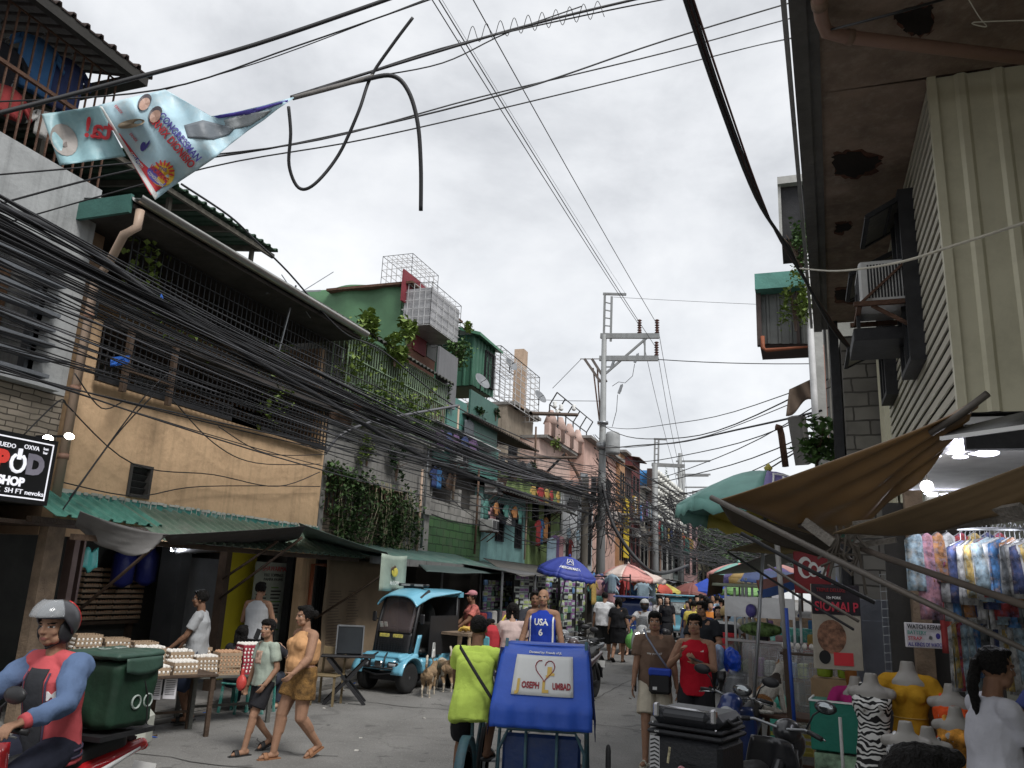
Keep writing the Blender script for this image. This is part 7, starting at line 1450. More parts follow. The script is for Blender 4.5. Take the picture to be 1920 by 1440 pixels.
jeep('pale blue and white passenger jeep far down the street',vloc(1392,62),RAD(180),(.4,.5,.56),2.6,2.2,5);jeep('small grey van among the far crowd',vloc(1335,50),RAD(180),(.4,.42,.44));jeep('dark van parked at the far left side',vloc(1298,56),0,(.06,.07,.09))
# ================================================================== PEDESTRIANS
def face(dx,dy):return math.atan2(-dx,dy)
TEE=lambda n,c:cloth(n,c)
# woman in tan top and boy
wp=vloc(582,9.3);J=person('woman in a tan cropped top and brown patterned shorts walking with the boy',wp,face(-.45,-1),1.6,1.2,True,pelvis=(0,0,.925),feet=[(-.1,-.24,.15),(.09,.22,.08)],toes=[(0,1,-.5),(.05,1,0)],hands=[(-.28,.3,.98),(.3,-.02,.72)],elb=[(-.6,-1,-.3),(.6,-1,0)],hair='bun',skin=SKIN,top=('tank',cloth('tan_top',(.56,.31,.15)),-.13),bottom=('shorts',mat('batik_shorts',(.17,.09,.025),.8,var=.7,sc=14,bump=.3),.55),shoes=('slip',mat('brown_slipper',(.25,.12,.06),.7)),vox=.0075,hcurl=(.7,.5),head=(.05,0,-.2))
chest_patch(J,.001,.001,SKIN) if False else None
bp=vloc(514,9.5);J=person('boy in a pale green tee and black shorts walking beside the woman',bp,face(-.4,-1),1.42,.82,pelvis=(0,0,.92),feet=[(-.08,.24,.08),(.08,-.24,.15)],toes=[(0,1,0),(0,1,-.4)],hands=[(-.22,.12,.9),(.24,.1,.84)],hair='mop',skin=SKIN,top=('tee',cloth('sage_tee',(.33,.38,.32)),.06),bottom=('shorts',cloth('black_sport_shorts',(.022,.022,.025)),.75),shoes=('slip',BLK),vox=.0075,head=(0,0,.35))
chest_patch(J,.12,.14,mat('tee_print',(.5,.33,.25),.8,var=.6,sc=25,bump=0),0,.03)
t=thing('plastic_bag','small red plastic bag carried by the boy','bag',(bp[0]-.22,bp[1]-.12,.66));part('bag',bake(MB().ell((0,0,.1),(.065,.05,.09),12).cap((0,0,.16),(0,0,.24),.022,.02),.009,2),mat('red_plastic',(.5,.06,.05),.4,bump=.4,bsc=9),t)
# brown tee man and red shirt man
mp=vloc(1228,9.9);J=person('young man in a brown tee and cream shorts walking towards the camera',mp,face(.12,-1),1.69,1.0,pelvis=(0,0,.93),feet=[(-.1,-.24,.14),(.1,.2,.08)],toes=[(-.1,1,-.4),(.15,1,0)],hands=[(-.27,.06,.8),(.26,.12,.8)],hair='mop',skin=SKIN,top=('tee',cloth('brown_tee',(.16,.105,.075)),.08),bottom=('shorts',cloth('cream_shorts',(.52,.47,.37)),.85),shoes=('slip',mat('cream_slipper',(.55,.52,.42),.7)),vox=.007)
chest_text(J,'stay yourself',.035,WHITE,.03,0,bold=0)
t=thing('sling_bag','blue and black sling bag hanging at the hip of the man in brown','bag',J['t'].location,J['t'].rotation_euler.z);part('pouch',MB().bbox((-.07,.19,.93),(.26,.08,.29),.03),BLK,t);part('flap',MB().bbox((-.07,.195,1.03),(.27,.09,.09),.02),mat('bag_blue',(.02,.06,.4),.7),t);part('label',MB().box((-.01,.232,.85),(.05,.004,.035)),WHITE,t)
part('strap',MB().tube([(-.17,.2,1.07),(-.03,.185,1.25),(.09,.13,1.42),(.13,.02,1.5),(.1,-.1,1.4)],.012,6),mat('grey_strap',(.2,.22,.28),.8),t)
t=thing('black_folder','black folder tucked behind the arm of the man in brown','folder',J['t'].location,J['t'].rotation_euler.z);part('cover',MB().bbox((.235,-.03,.92),(.02,.24,.3),.006,(.1,0,.1)),BLK,t)
rp2=vloc(1303,9.5);J=person('young man in a red sleeveless shirt looking up from his phone',rp2,face(-.1,-1),1.70,1.0,pelvis=(0,0,.93),feet=[(-.12,0,.08),(.12,.08,.08)],hands=[(-.07,.3,1.2),(.12,.26,1.27)],elb=[(-.8,-.3,-1),(.8,-.3,-1)],hair='mop',skin=SKIN,top=('tank',cloth('red_sleeveless',(.42,.012,.025)),.1),bottom=('trousers',cloth('black_jogger',(.02,.02,.022))),shoes=('slip',BLK),vox=.007,hcurl=(.9,1.2),palms=[(.5,-.2,.6),(-1,0,.1)],hdirs=[(.3,.6,.5),(-.25,.2,1)])
chest_text(J,'▲',.03,WHITE,.1,.1,bold=0) if False else None
mbt=MB()
f=on_surface(J)
for k_,h_ in enumerate((.008,.014,.02)):mbt.add([f(J['C'],.085+k_*.011,.1),f(J['C'],.093+k_*.011,.1),f(J['C'],.093+k_*.011,.1+h_),f(J['C'],.085+k_*.011,.1+h_)],[(0,1,2,3)])
part('chest_mark',mbt,WHITE,J['t'])
t=thing('mobile_phone','black phone held flat in the hand of the man in red','phone',Vector(rp2)+Vector((.05,-.37,1.24)),RAD(70));part('phone',MB().bbox((0,0,0),(.075,.15,.01),.004,(.3,0,0)),BLK,t)
# man in black v neck
J=person('smiling man with glasses in a black v-neck shirt behind the man in red',vloc(1318,12.6,.03),face(-.2,-1),1.74,1.1,pelvis=(0,0,.95),hands=[(-.2,.3,1.05),(.1,.32,1.1)],elb=[(-.8,-.5,-1),(.8,-.5,-1)],hair='short',skin=SKIN,top=('tee',cloth('black_vneck',(.02,.022,.026)),.1),bottom=('trousers',cloth('black_trousers',(.02,.02,.02))),vox=.008,head=(.1,0,-.3))
chest_patch(J,.16,.04,mat('gold_print2',(.4,.3,.15),.8,var=.7,sc=30,bump=0),0,-.1);chest_patch(J,.13,.03,WHITE,0,-.05);part('glasses',MB().tube([J['hp'](-.035+cos(a_)*.02,.098,.0+sin(a_)*.016) for a_ in [k_*pi/6 for k_ in range(12)]],.002,4,closed=True).tube([J['hp'](.035+cos(a_)*.02,.098,.0+sin(a_)*.016) for a_ in [k_*pi/6 for k_ in range(12)]],.002,4,closed=True).bar(J['hp'](-.015,.1,0),J['hp'](.015,.1,0),.003),BLK,J['t'])
# basketball jersey man and man behind him
up=vloc(1020,11.6,.08);J=person('bald man in a blue basketball jersey and green shorts walking towards the camera',up,face(.1,-1),1.76,1.12,pelvis=(0,0,.96),feet=[(-.1,.12,.08),(.1,-.16,.1)],hands=[(-.32,.12,.9),(.33,.1,.86)],hair='bald',skin=SKIN,top=('tank',cloth('jersey_blue',(.02,.05,.35)),.1),bottom=('shorts',cloth('green_shorts',(.03,.35,.26)),.85),shoes=('slip',BLK),vox=.0085)
chest_text(J,'USA',.12,WHITE,.07,0,bold=.004,wl=.2);chest_text(J,'6',.12,WHITE,-.07,0,bold=.004)
for q in (-1,1):chest_patch(J,.02,.4,WHITE,.165*q,-.05,nm='jersey_piping')
t=thing('jersey_garment','red jersey numbered 23 hanging from the left hand of the bald man','garment',(up[0]-.42,up[1]-.15,.62));part('cloth',MB().sheet(lambda u,v:((u-.5)*.26,.02*sin(u*9),v*.36),8,6,.03),cloth('red_jersey',(.45,.02,.03)),t);lettering('23',t,WHITE,(0,-.04,.17),(1,0,0),(0,0,1),.16,.004,bold=.003)
J=person('dark haired man in a charcoal tee walking just behind the bald man',vloc(1004,12.9,.07),face(.3,-1),1.74,1.1,hands=[(-.3,.15,.85),(.2,.1,.85)],hair='short',skin=SKIND,top=('tee',cloth('charcoal_tee',(.045,.047,.055)),.1),bottom=('trousers',cloth('dark_jeans',(.04,.045,.06))),vox=.009)
J=person('woman in a pale pink top with a yellow bag strap turned away at the stall',vloc(963,12.3,.03),face(-.25,1),1.6,.95,True,hands=[(-.2,.3,1.0),(.2,.3,1.0)],hair='bob',skin=SKINL,top=('tee',cloth('pale_pink_top',(.52,.4,.37)),.16),bottom=('trousers',cloth('light_jeans',(.2,.27,.33))),vox=.009)
t=thing('backpack','red and blue backpack worn on the front beside the pink top','backpack',(J['t'].location.x-.3,J['t'].location.y-.05,.98));part('pack',bake(MB().bbox((0,0,.2),(.26,.2,.4),.08),.02,2),cloth('red_pack',(.4,.04,.05)),t);part('pocket',MB().bbox((-.05,-.09,.14),(.12,.06,.2),.03),cloth('teal_pack',(.1,.3,.35)),t);part('strap',MB().tube([(.1,0,.38),(.2,.02,.55),(.28,.1,.5)],.02,6),cloth('yellow_strap',(.6,.5,.08)),t)
J=person('child in a red patterned top eating with both hands by the backpack',vloc(918,13.6),face(.9,.3),1.3,.9,hands=[(-.08,.22,1.32),(.08,.22,1.32)],hair='mop',skin=SKIND,top=('tee',mat('red_purple_cloth',(.35,.05,.08),.9,var=.8,sc=12)),bottom=('shorts',cloth('dark_shorts2',(.04,.04,.06))),vox=.010)
J=person('vendor in a red and white patterned shirt and pink cap behind the banana stall',vloc(888,16.3,.1),face(-.6,-.5),1.62,1.1,True,hands=[(-.2,.35,1.0),(.1,.35,1.0)],hair='short',skin=SKIND,top=('tee',mat('red_white_cloth',(.4,.12,.1),.9,var=1.2,sc=7)),bottom=('trousers',cloth('dark_trouser3',(.04,.04,.05))),vox=.010)
part('cap',MB().ell(J['hp'](0,-.01,.07),(.1,.11,.07),12).ell(J['hp'](0,.1,.06),(.07,.06,.01),10),cloth('pink_cap',(.45,.2,.22)),J['t'])
# egg stall man, seated group
J=person('man in a grey tee and navy shorts standing among the egg tables, looking left',vloc(383,11.0,.04),face(-1,-.55),1.66,1.0,pelvis=(0,0,.92),hands=[(-.22,.3,.95),(.2,.3,.85)],hair='short',skin=SKIND,top=('tee',cloth('grey_tee',(.33,.34,.35)),.08),bottom=('shorts',cloth('navy_shorts',(.03,.04,.07)),1.15),shoes=('slip',DARK),vox=.008)
J=person('man in a white sleeveless shirt with his back turned at the yellow menu shop',vloc(487,12.9,.1),face(-.2,1),1.7,1.0,hands=[(-.2,.3,1.1),(.2,.3,1.1)],hair='short',skin=SKIN,top=('tank',cloth('white_sleeveless',(.5,.51,.52)),.08),bottom=('trousers',cloth('grey_trs',(.08,.08,.09))),vox=.009)
for px,dp,lb,c_ in ((463,12.0,'seated woman with long black hair nearest the menu shop counter',(.02,.02,.022)),(512,12.1,'seated woman with long black hair holding up a phone',(.03,.03,.035))):
 J=person(lb,vloc(px,dp),face(-.3,1),1.58,1.0,True,pelvis=(0,0,.5),feet=[(-.12,.4,.08),(.12,.4,.08)],hands=[(-.15,.35,.85),(.15,.35,.95)],hair='long',skin=SKINL,top=('tee',cloth('black_top_%d' % px,c_),.02),bottom=('trousers',cloth('dark_jeans',(0,)*3)),vox=.010)
 q=thing('stool','low plastic stool under the %s' % lb.split(' nearest')[0].split(' holding')[0]+(' by the counter' if px == 463 else ' with the phone'),'stool',vloc(px,dp));part('seat',MB().bbox((0,0,.4),(.3,.3,.03),.01),TEAL,q);
 for a in (-1,1):
  for b in (-1,1):part('leg',MB().bar((.14*a,.14*b,0),(.12*a,.12*b,.39),.03),TEAL,q)
t=thing('mobile_phone','phone held up by the seated woman at the menu shop','phone',Vector(vloc(492,11.9))+Vector((0,0,1.1)),.3);part('phone',MB().bbox((0,0,0),(.075,.012,.15),.004,(0,.3,0)),BLK,t)
# walking pairs in the middle
J=person('broad man in a white tee and black shorts walking away',vloc(1134,21.6),face(-.03,1),1.72,1.25,pelvis=(0,0,.94),feet=[(-.12,-.25,.2),(.1,.15,.08)],toes=[(0,1,-.8),(0,1,0)],hands=[(-.32,.05,.82),(.3,.1,.82)],hair='short',skin=SKIN,top=('tee',cloth('bright_tee',(.62,.62,.63)),.06),bottom=('shorts',cloth('black_wide_shorts',(.02,.02,.02)),1.1),shoes=('slip',DARK),vox=.012)
J=person('woman in a black dress walking away with a green bag',vloc(1160,21.3),face(.05,1),1.6,1.15,True,feet=[(-.1,-.2,.16),(.1,.1,.08)],toes=[(0,1,-.6),(0,1,0)],hands=[(-.3,.05,.85),(.34,0,.78)],hair='bob',skin=SKIN,top=('tee',cloth('black_dress',(.018,.018,.02)),.02),bottom=('dress',cloth('black_dress',(0,)*3),.42),shoes=('slip',DARK),vox=.012)
t=thing('plastic_bag','translucent green plastic bag carried by the woman in black','bag',J['t'].location+Vector((.36,-.05,.35)))
part('bag',bake(MB().ell((0,0,.2),(.17,.14,.2),12).cap((0,0,.35),(0,0,.5),.05,.02),.016,2),mat('green_plastic',(.15,.42,.1),.4,bump=.4,bsc=8),t)
J=person('woman in a black and cream floral dress facing the camera in the crowd',vloc(1171,23.5),face(-.05,-1),1.62,1.05,True,hair='long',skin=SKINL,top=('tee',mat('floral_cloth',(.06,.05,.045),.9,var=3,sc=14)),bottom=('dress',mat('floral_cloth',(0,)*3),.4),vox=.013)
J=person('woman with long hair in a brown top behind the floral dress',vloc(1187,25),face(-.1,-1),1.62,1,True,hair='long',skin=SKINL,top=('tank',cloth('brown_top2',(.12,.07,.06))),bottom=('shorts',cloth('denim3',(.1,.14,.2)),.5),vox=.015)
J=person('woman in a white blouse walking beside the black dress near the tricycle',vloc(1238,25.5),face(.0,-1),1.6,1,True,hair='long',skin=SKINL,top=('tee',mat('white_floral',(.5,.48,.48),.9,var=.5,sc=12)),bottom=('trousers',cloth('dark_jeans',(0,)*3)),vox=.015)
J=person('woman in a short black dress left of the light blue tricycle',vloc(1251,24.6),face(0,-1),1.65,1,True,hair='long',skin=SKINL,top=('tee',cloth('black_dress',(0,)*3)),bottom=('dress',cloth('black_dress',(0,)*3),.3),vox=.015)
J=person('woman in a grey green tee and short skirt walking towards the camera',vloc(1346,17.5),face(0,-1),1.62,1,True,pelvis=(0,0,.9),feet=[(-.08,.2,.08),(.08,-.15,.12)],hands=[(-.2,.25,1.05),(.25,.1,.9)],hair='long',skin=SKINL,top=('tee',cloth('grey_green_tee',(.09,.12,.11)),.02),bottom=('skirt',cloth('grey_skirt',(.14,.15,.17)),.25),shoes=('shoe',BLK),vox=.011)
# distant crowd
CROWD=[('white',(.55,.55,.55)),('black',(.02,.02,.02)),('red',(.4,.05,.05)),('navy',(.03,.05,.15)),('grey',(.2,.2,.2)),('yellow',(.55,.45,.1)),('pink',(.5,.3,.32)),('teal',(.05,.25,.25)),('pale blue',(.3,.42,.52)),('maroon',(.18,.03,.05)),('cream',(.5,.45,.35)),('orange',(.5,.18,.04))]
rr=random.Random(44);k_=0;PROT=[]
for i in range(8):
 J=person('proto',(0,0,-50),0,1.65,rr.uniform(.95,1.2),i % 2 == 1,pelvis=(0,0,.92),feet=[(-.09,rr.uniform(-.2,.2),.1),(.09,rr.uniform(-.2,.2),.1)],hands=[(-.25,rr.uniform(0,.25),rr.uniform(.8,1.05)),(.25,rr.uniform(0,.25),rr.uniform(.8,1.05))],hair=['short','long','short','bob','short','pony','buzz','long'][i],skin=[SKIN,SKINL,SKIND][i % 3],top=('tee',WHITE,.05),bottom=(['trousers','dress','shorts','trousers'][i % 4],cloth('crowd_bottom_%d' % (i % 4),[(.04,.05,.08),(.3,.1,.12),(.06,.06,.06),(.12,.14,.18)][i % 4]),.4 if i % 4 == 1 else 1),vox=.022);PROT.append(J['t'])
spots=[(1318,17.5,1),(1300,21,0),(1380,20,0),(1392,22,1),(1400,18.5,1),(1332,21,1),(1290,24,1)]
for _ in range(78):
 dp=rr.uniform(24,62);spots.append((rr.uniform(1200 if dp > 34 else 1290,1405)+dp*.1,dp,rr.random() < .5))
place_w=['near the light blue tricycle','by the food carts','under the far umbrellas','beside the far vans','in the middle of the street','close to the far stalls','behind the vest rider']
used={}
for px,dp,fc in spots:
 p=vloc(px,dp);ci=rr.randrange(12);cn_,cc=CROWD[ci];pi_=rr.randrange(8);src=PROT[pi_]
 hk=['short-haired','long-haired','short-haired','bob-haired','short-haired','ponytailed','crop-haired','long-haired'][pi_];side_='left' if px < 1290 else ('right' if px > 1350 else 'centre');rng='nearer' if dp < 30 else ('middle' if dp < 45 else 'farthest')
 lb='%s %s in a %s top %s, %s part of the crowd, %s side' % (hk,'woman' if pi_ % 2 else 'man',cn_,'coming' if fc else 'going',rng,side_)
 r=dup(src,p,RAD(180 if fc else 0)+rr.uniform(-.4,.4),lb,'distant crowd in the street',scale=rr.uniform(.93,1.05))
 for c in r.children:
  if c.name.startswith('shirt'):c.data=c.data.copy();c.data.materials[0]=cloth('crowd_%s' % cn_,cc)
for q in PROT:
 for c in list(q.children):bpy.data.objects.remove(c)
 bpy.data.objects.remove(q)
# right foreground: girl and the head at the bottom
gp=at(1832,1110,4.75);J=person('girl with a long ponytail in an oversized white tee facing right at the clothes racks',(gp.x,gp.y,.18),face(1,.35),1.58,.95,True,pelvis=(0,0,.9),hands=[(-.05,.42,.98),(.12,.36,.92)],hair='pony',skin=SKIND,top=('tee',cloth('oversize_tee',(.46,.46,.5)),.16),bottom=('shorts',cloth('grey_shorts9',(.1,.1,.1)),.8),shoes=('slip',BLK),vox=.006,hscale=1.03,lean=.06)
hp_=at(1690,1110,2.05);J=person('dark haired child at the bottom right edge with only the top of the head showing',(hp_.x,hp_.y,0),face(.75,.4),1.66,.9,True,pelvis=(0,0,.9),hair='bun',skin=SKIND,top=('tee',cloth('dark_tee9',(.05,.05,.06))),bottom=('trousers',cloth('dark_jeans',(0,)*3)),vox=.006)
vp=at(1935,1110,4.9);J=person('vendor in a dark navy shirt reaching in from the right edge',(vp.x+.1,vp.y+.1,.18),face(-1,-.3),1.6,1.1,hands=[(-.1,.5,1.05),(.1,.45,1.0)],hair='short',skin=SKIND,top=('tee',cloth('navy_polka',(.03,.04,.12))),bottom=('trousers',cloth('dark_jeans',(0,)*3)),vox=.008)
# dogs and cat
def animal(name,label,loc,rz,s,kind,cm,pose='stand',cat=None):
 t_=thing(name,label,cat or kind,loc,rz);mb=MB();B=lambda *p:Vector(p)*s
 if pose == 'stand':
  mb.cap(B(0,-.26,.52),B(0,.0,.5),.085*s,.1*s,12);mb.cap(B(0,.0,.5),B(0,.25,.5),.1*s,.125*s,12);mb.ell(B(0,.26,.48),(.105*s,.13*s,.15*s),12);mb.ell(B(0,-.28,.5),(.1*s,.11*s,.13*s),12);mb.cap(B(0,.32,.54),B(0,.5,.62),.09*s,.065*s,10)
  mb.ell(B(0,.56,.64),(.07*s,.085*s,.07*s),12);mb.cap(B(0,.6,.62),B(0,.72,.59),.042*s,.028*s,8)
  for q in (-1,1):
   mb.add([B(.02*q,.54,.7),B(.07*q,.52,.69),B(.055*q,.5,.79),B(.04*q,.56,.7)],[(0,1,2),(0,2,3),(1,3,2),(0,3,1)]);mb.ell(B(.045*q,.53,.72),(.018*s,.01*s,.04*s),6)
   mb.cap(B(.07*q,.26,.42),B(.075*q,.24,.26),.05*s,.03*s,8);mb.cap(B(.075*q,.24,.26),B(.075*q,.26,.05),.028*s,.02*s,8);mb.cap(B(.075*q,.26,.03),B(.075*q,.31,.025),.026*s,.022*s,8)
   mb.cap(B(.075*q,-.28,.46),B(.085*q,-.2,.3),.075*s,.045*s,8);mb.cap(B(.085*q,-.2,.3),B(.08*q,-.33,.19),.04*s,.025*s,8);mb.cap(B(.08*q,-.33,.19),B(.08*q,-.3,.04),.022*s,.018*s,8);mb.cap(B(.08*q,-.3,.028),B(.08*q,-.24,.025),.024*s,.022*s,8)
  pts=[B(0,-.36,.56),B(0,-.44,.68),B(.01,-.44,.8),B(.0,-.38,.88)]
  for a,b in zip(pts,pts[1:]):mb.cap(a,b,.03*s,.026*s,8)
 else:
  mb.cap(B(0,-.1,.13),B(0,.04,.3),.115*s,.085*s,12);mb.ell(B(0,-.12,.11),(.11*s,.13*s,.11*s),12);mb.cap(B(0,.05,.3),B(0,.09,.42),.07*s,.05*s,10);mb.ell(B(0,.12,.47),(.06*s,.065*s,.055*s),12);mb.ell(B(0,.17,.455),(.03*s,.03*s,.025*s),8)
  for q in (-1,1):mb.ell(B(.035*q,.1,.53),(.018*s,.01*s,.03*s),6);mb.cap(B(.04*q,.08,.28),B(.04*q,.13,.03),.035*s,.024*s,8);mb.cap(B(.04*q,.13,.02),B(.04*q,.17,.02),.024*s,.02*s,8);mb.ell(B(.09*q,-.06,.07),(.04*s,.1*s,.07*s),10);mb.cap(B(.09*q,.02,.025),B(.08*q,.08,.022),.025*s,.02*s,8)
  pts=[B(0,-.22,.04),B(.12,-.26,.03),B(.22,-.18,.03),B(.25,-.05,.03)]
  for a,b in zip(pts,pts[1:]):mb.cap(a,b,.025*s,.022*s,8)
 me=bake(mb,.011*s,2,'body');mats(me,cm);rumple(me,.006,22);me.polygons.foreach_set('use_smooth',[True]*len(me.polygons));ctr=np.empty(len(me.polygons)*3);me.polygons.foreach_get('center',ctr);ctr=ctr.reshape(-1,3)/s
 mi=np.zeros(len(ctr),int)
 for i,c in enumerate(ctr):
  n_=noise.noise(Vector(c)*4+Vector((s*9,0,0)))
  if kind == 'dog':mi[i]=1 if (c[2] < .2 or (c[1] < -.36 and c[2] > .72) or n_ > .32) else 0;
  else:mi[i]=1 if n_ > .12 and c[2] > .12 else (2 if n_ < -.32 and c[2] > .3 else 0)
  if kind == 'dog' and c[1] > .7:mi[i]=2
 me.polygons.foreach_set('material_index',mi);o=bpy.data.objects.new('body',me);COL.objects.link(o);o.parent=t_;return t_
FT,FC,FD=mat('fur_tan',(.28,.19,.11),.95,var=.3,sc=9,bump=.5,bsc=60),mat('fur_cream',(.5,.44,.35),.95,var=.15,sc=9,bump=.5,bsc=60),mat('fur_dark',(.04,.03,.025),.9)
d1=onz(786,1313,.02);animal('dog','smaller tan dog seen from behind with its tail up beside the blue buggy',(d1.x,d1.y+.35,.03),RAD(14),.8,'dog',[FT,FC,FD])
d2=onz(816,1302,.02);k_=animal('dog','larger pale tan dog with a raised curled tail and neon collar',(d2.x,d2.y+.35,.03),RAD(38),.92,'dog',[FT,FC,FD]);part('collar',MB().lathe([(.075,-.012),(.078,0),(.075,.012)],(0,.37,.53),14,(0,.9,.4)),mat('neon_collar',(.4,.7,.05),.6),k_)
# ================================================================== LEFT SHOPS
def lbl_panel(t,nm,x,bl,tr,m_,dep=.03):return part(nm,boxr(MB(),x,bl,tr,dep),m_,t,world=True)
t=thing('lightbox_sign','black lightbox shop sign reading POD SHOP on the stone wall','sign',onx(50,935,-8.2));XS=-8.2
lbl_panel(t,'box',XS,(-150,920),(110,828),mat('sign_black',(.012,.012,.013),.35,bump=0),.16)
sa=rect(XS,(-150,920),(110,828));mb=MB();e_=.03;mb.boxp((XS,sa[0]+.05,sa[1]+.05),(XS+.004,sa[2]-.05,sa[1]+.065)).boxp((XS,sa[0]+.05,sa[3]-.065),(XS+.004,sa[2]-.05,sa[3]-.05)).boxp((XS,sa[2]-.065,sa[1]+.065),(XS+.004,sa[2]-.05,sa[3]-.065));SW=glow('sign_lit_white',(.7,.7,.75),.45);part('border',mb,SW,t,world=True)
def sg_(b,px,py,sz,m_,**k):return lettering(b,t,m_,onx(px,py,XS+.006),(0,1,0),(0,0,1),sz,.006,world=True,**k)
sg_('P',2,864,.29,glow('sign_red',(.5,.04,.03),.35),bold=.02);sg_('D',66,874,.29,mat('sign_grey',(.35,.33,.4),.4),bold=.02);sg_('SHOP',20,902,.13,SW,bold=.006)
sg_('VUEDO',12,834,.07,SW);sg_('OXVA',60,840,.07,SW);sg_('lost\nbar',86,846,.045,SW);sg_('BLACK  SH FT nevoks',22,920,.075,SW,wlimit=.8)
c_=onx(34,868,XS+.01);part('power_ring',MB().tube([c_+Vector((0,cos(a_)*.085,sin(a_)*.1)) for a_ in [RAD(120+k_*30) for k_ in range(11)]],.018,6).bar(c_+Vector((0,0,.04)),c_+Vector((0,0,.16)),.035),SW,t,world=True)
for i,(px,py) in enumerate(((90,822),(130,818))):
 p=onx(px,py,-8.25);t=thing('flood_lamp',['small lit lamp above the black shop sign','bright lit lamp at the corner of the black sign'][i],'lamp',p);part('lens',MB().ell((0,0,0),(.03,.07,.04),10),glow('flood_glow',(1,.97,.85),7),t);part('arm',MB().bar((0,0,0),(-.6,.05,.02),.025),IRON,t)
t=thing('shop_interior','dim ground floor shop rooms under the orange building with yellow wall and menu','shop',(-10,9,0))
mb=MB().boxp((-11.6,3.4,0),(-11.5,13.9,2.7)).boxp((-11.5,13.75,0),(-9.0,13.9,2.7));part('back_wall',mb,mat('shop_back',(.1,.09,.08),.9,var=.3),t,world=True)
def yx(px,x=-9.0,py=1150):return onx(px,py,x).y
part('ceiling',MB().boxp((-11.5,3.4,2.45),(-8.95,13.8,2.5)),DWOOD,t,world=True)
def pil(px0,px1,m_,nm='pillar',x=-8.95,z1=2.45,d=.15):return part(nm,MB().boxp((x-d,yx(px0,x),0),(x,yx(px1,x),z1)),m_,t,world=True)
pil(62,96,WOOD,'timber_post');pil(118,128,mat('pinkish_post',(.16,.11,.1),.8),'post',-9.1);pil(136,140,mat('pinkish_post',(0,)*3),'post',-9.2);pil(325,345,DARK,'pillar',-9.3,2.45,.4);pil(345,410,mat('grey_board',(.15,.155,.165),.6),'grey_board',-9.9,2.2,.04);pil(412,422,DWOOD,'pillar',-9.0)
pil(418,470,mat('yellow_wall',(.62,.52,.03),.7,var=.08),'yellow_wall',-9.9,2.45,.05);pil(540,560,DARK,'pillar',-9.3);pil(558,582,ORANGE,'orange_pillar',-8.98);pil(582,602,DARK,'dark_doorway',-9.02)
mb=MB();[mb.bar((-8.98,yx(585)+k_*.09,.1),(-8.98,yx(585)+k_*.09,2.1),.018) for k_ in range(5)];part('door_bars',mb,IRON,t,world=True);y_=yx(578,-8.9);part('orange_pipe',MB().tube([(-8.9,y_,.1),(-8.9,y_,2.2),(-8.9,y_+.5,2.2)],.04,8),mat('orange_pipe',(0,)*3),t,world=True)
MN=mat('menu_sheet',(.5,.55,.48),.6);t=thing('menu_banner','pale green printed menu banner on the yellow shop wall','banner',(-9.6,yx(505,-9.6),.3));a=(yx(470,-9.6),yx(538,-9.6));part('sheet',MB().boxp((-9.62,a[0],.75),(-9.6,a[1],2.2)),MN,t,world=True)
INK=mat('print_ink',(.03,.03,.03),.7,bump=0)
for z,b_,sz in ((2.08,'SHAWARMA',.13),(1.96,'FREE TOPPINGS',.08),(1.88,'PAMPA PAWIS',.08)):lettering(b_,t,RED if sz > .1 else INK,(-9.595,(a[0]+a[1])/2,z),(0,1,0),(0,0,1),sz,.003,world=True,wlimit=.75 if sz > .1 else .6)
for r_ in range(14):
 mb=MB()
 for q in (0,1):w_=ru(.2,.36);mb.boxp((-9.6,a[0]+.08+q*.45,1.72-r_*.065),(-9.597,a[0]+.08+q*.45+w_,1.745-r_*.065))
 part('menu_line',mb,INK if r_ % 4 else mat('green_ink',(.2,.35,.12),.7),t,world=True)
t=thing('printed_tarp','faded brown printed tarpaulin covering the wall left of the blue buggy','tarpaulin',(-8.85,14.6,.2));ya_,yb_=yx(604,-8.85),yx(748,-8.85);part('sheet',MB().sheet(lambda u,v:(-8.85+.02*sin(u*14+v*4)+.02*sin(v*9),ya_+(yb_-ya_)*u,.15+v*2.2),20,14,.006),mat('brown_print_tarp',(.27,.2,.13),.7,var=.15,sc=2,bump=.3,bsc=3),t,world=True)
FI=mat('faded_ink',(.15,.11,.075),.8,bump=0);mb=MB()
for r_ in range(24):
 for q in range(3):y=ya_+.15+q*.75;w_=ru(.3,.55);mb.boxp((-8.81,y,1.7-r_*.055),(-8.806,y+w_,1.715-r_*.055))
for r_ in range(24):part('print_row',MB().boxp((-8.812,ya_+.15,1.7-r_*.055),(-8.806,ya_+.15+ru(.3,.5),1.716-r_*.055)).boxp((-8.812,ya_+.85,1.7-r_*.055),(-8.806,ya_+.85+ru(.3,.5),1.716-r_*.055)),FI,t,world=True)
# egg stall
TRAY=mat('egg_tray_pulp',(.34,.25,.17),.95,var=.15,bump=.2);EGGM=mat('white_egg',(.72,.69,.64),.45,var=.04,bump=0);EGB=mat('brown_egg',(.45,.26,.15),.5,var=.1,bump=0)
def traymesh():
 mb=MB().boxp((-.15,-.15,0),(.15,.15,.02))
 for i in range(6):
  for j in range(6):
   if (i+j) % 2 == 0:mb.lathe([(.014,.02),(.006,.045)],(-.125+i*.05,-.125+j*.05,0),5)
 for k_ in (-1,1):mb.boxp((-.15,.147*k_-.003,.02),(.15,.147*k_+.003,.042)).boxp((.147*k_-.003,-.144,.02),(.147*k_+.003,.144,.042))
 return mb.mesh('tray')
TM=traymesh();TM.materials.append(TRAY);em=MB().lathe([(0,0),(.011,.004),(.019,.018),(.021,.028),(.017,.043),(.008,.052),(0,.054)],n=8).mesh('egg');em.materials.append(EGGM);em2=em.copy();em2.materials[0]=EGB;PTM=mat('red_tray',(.3,.03,.05),.6)
TM2=TM.copy();TM2.materials[0]=PTM;NE=[0]
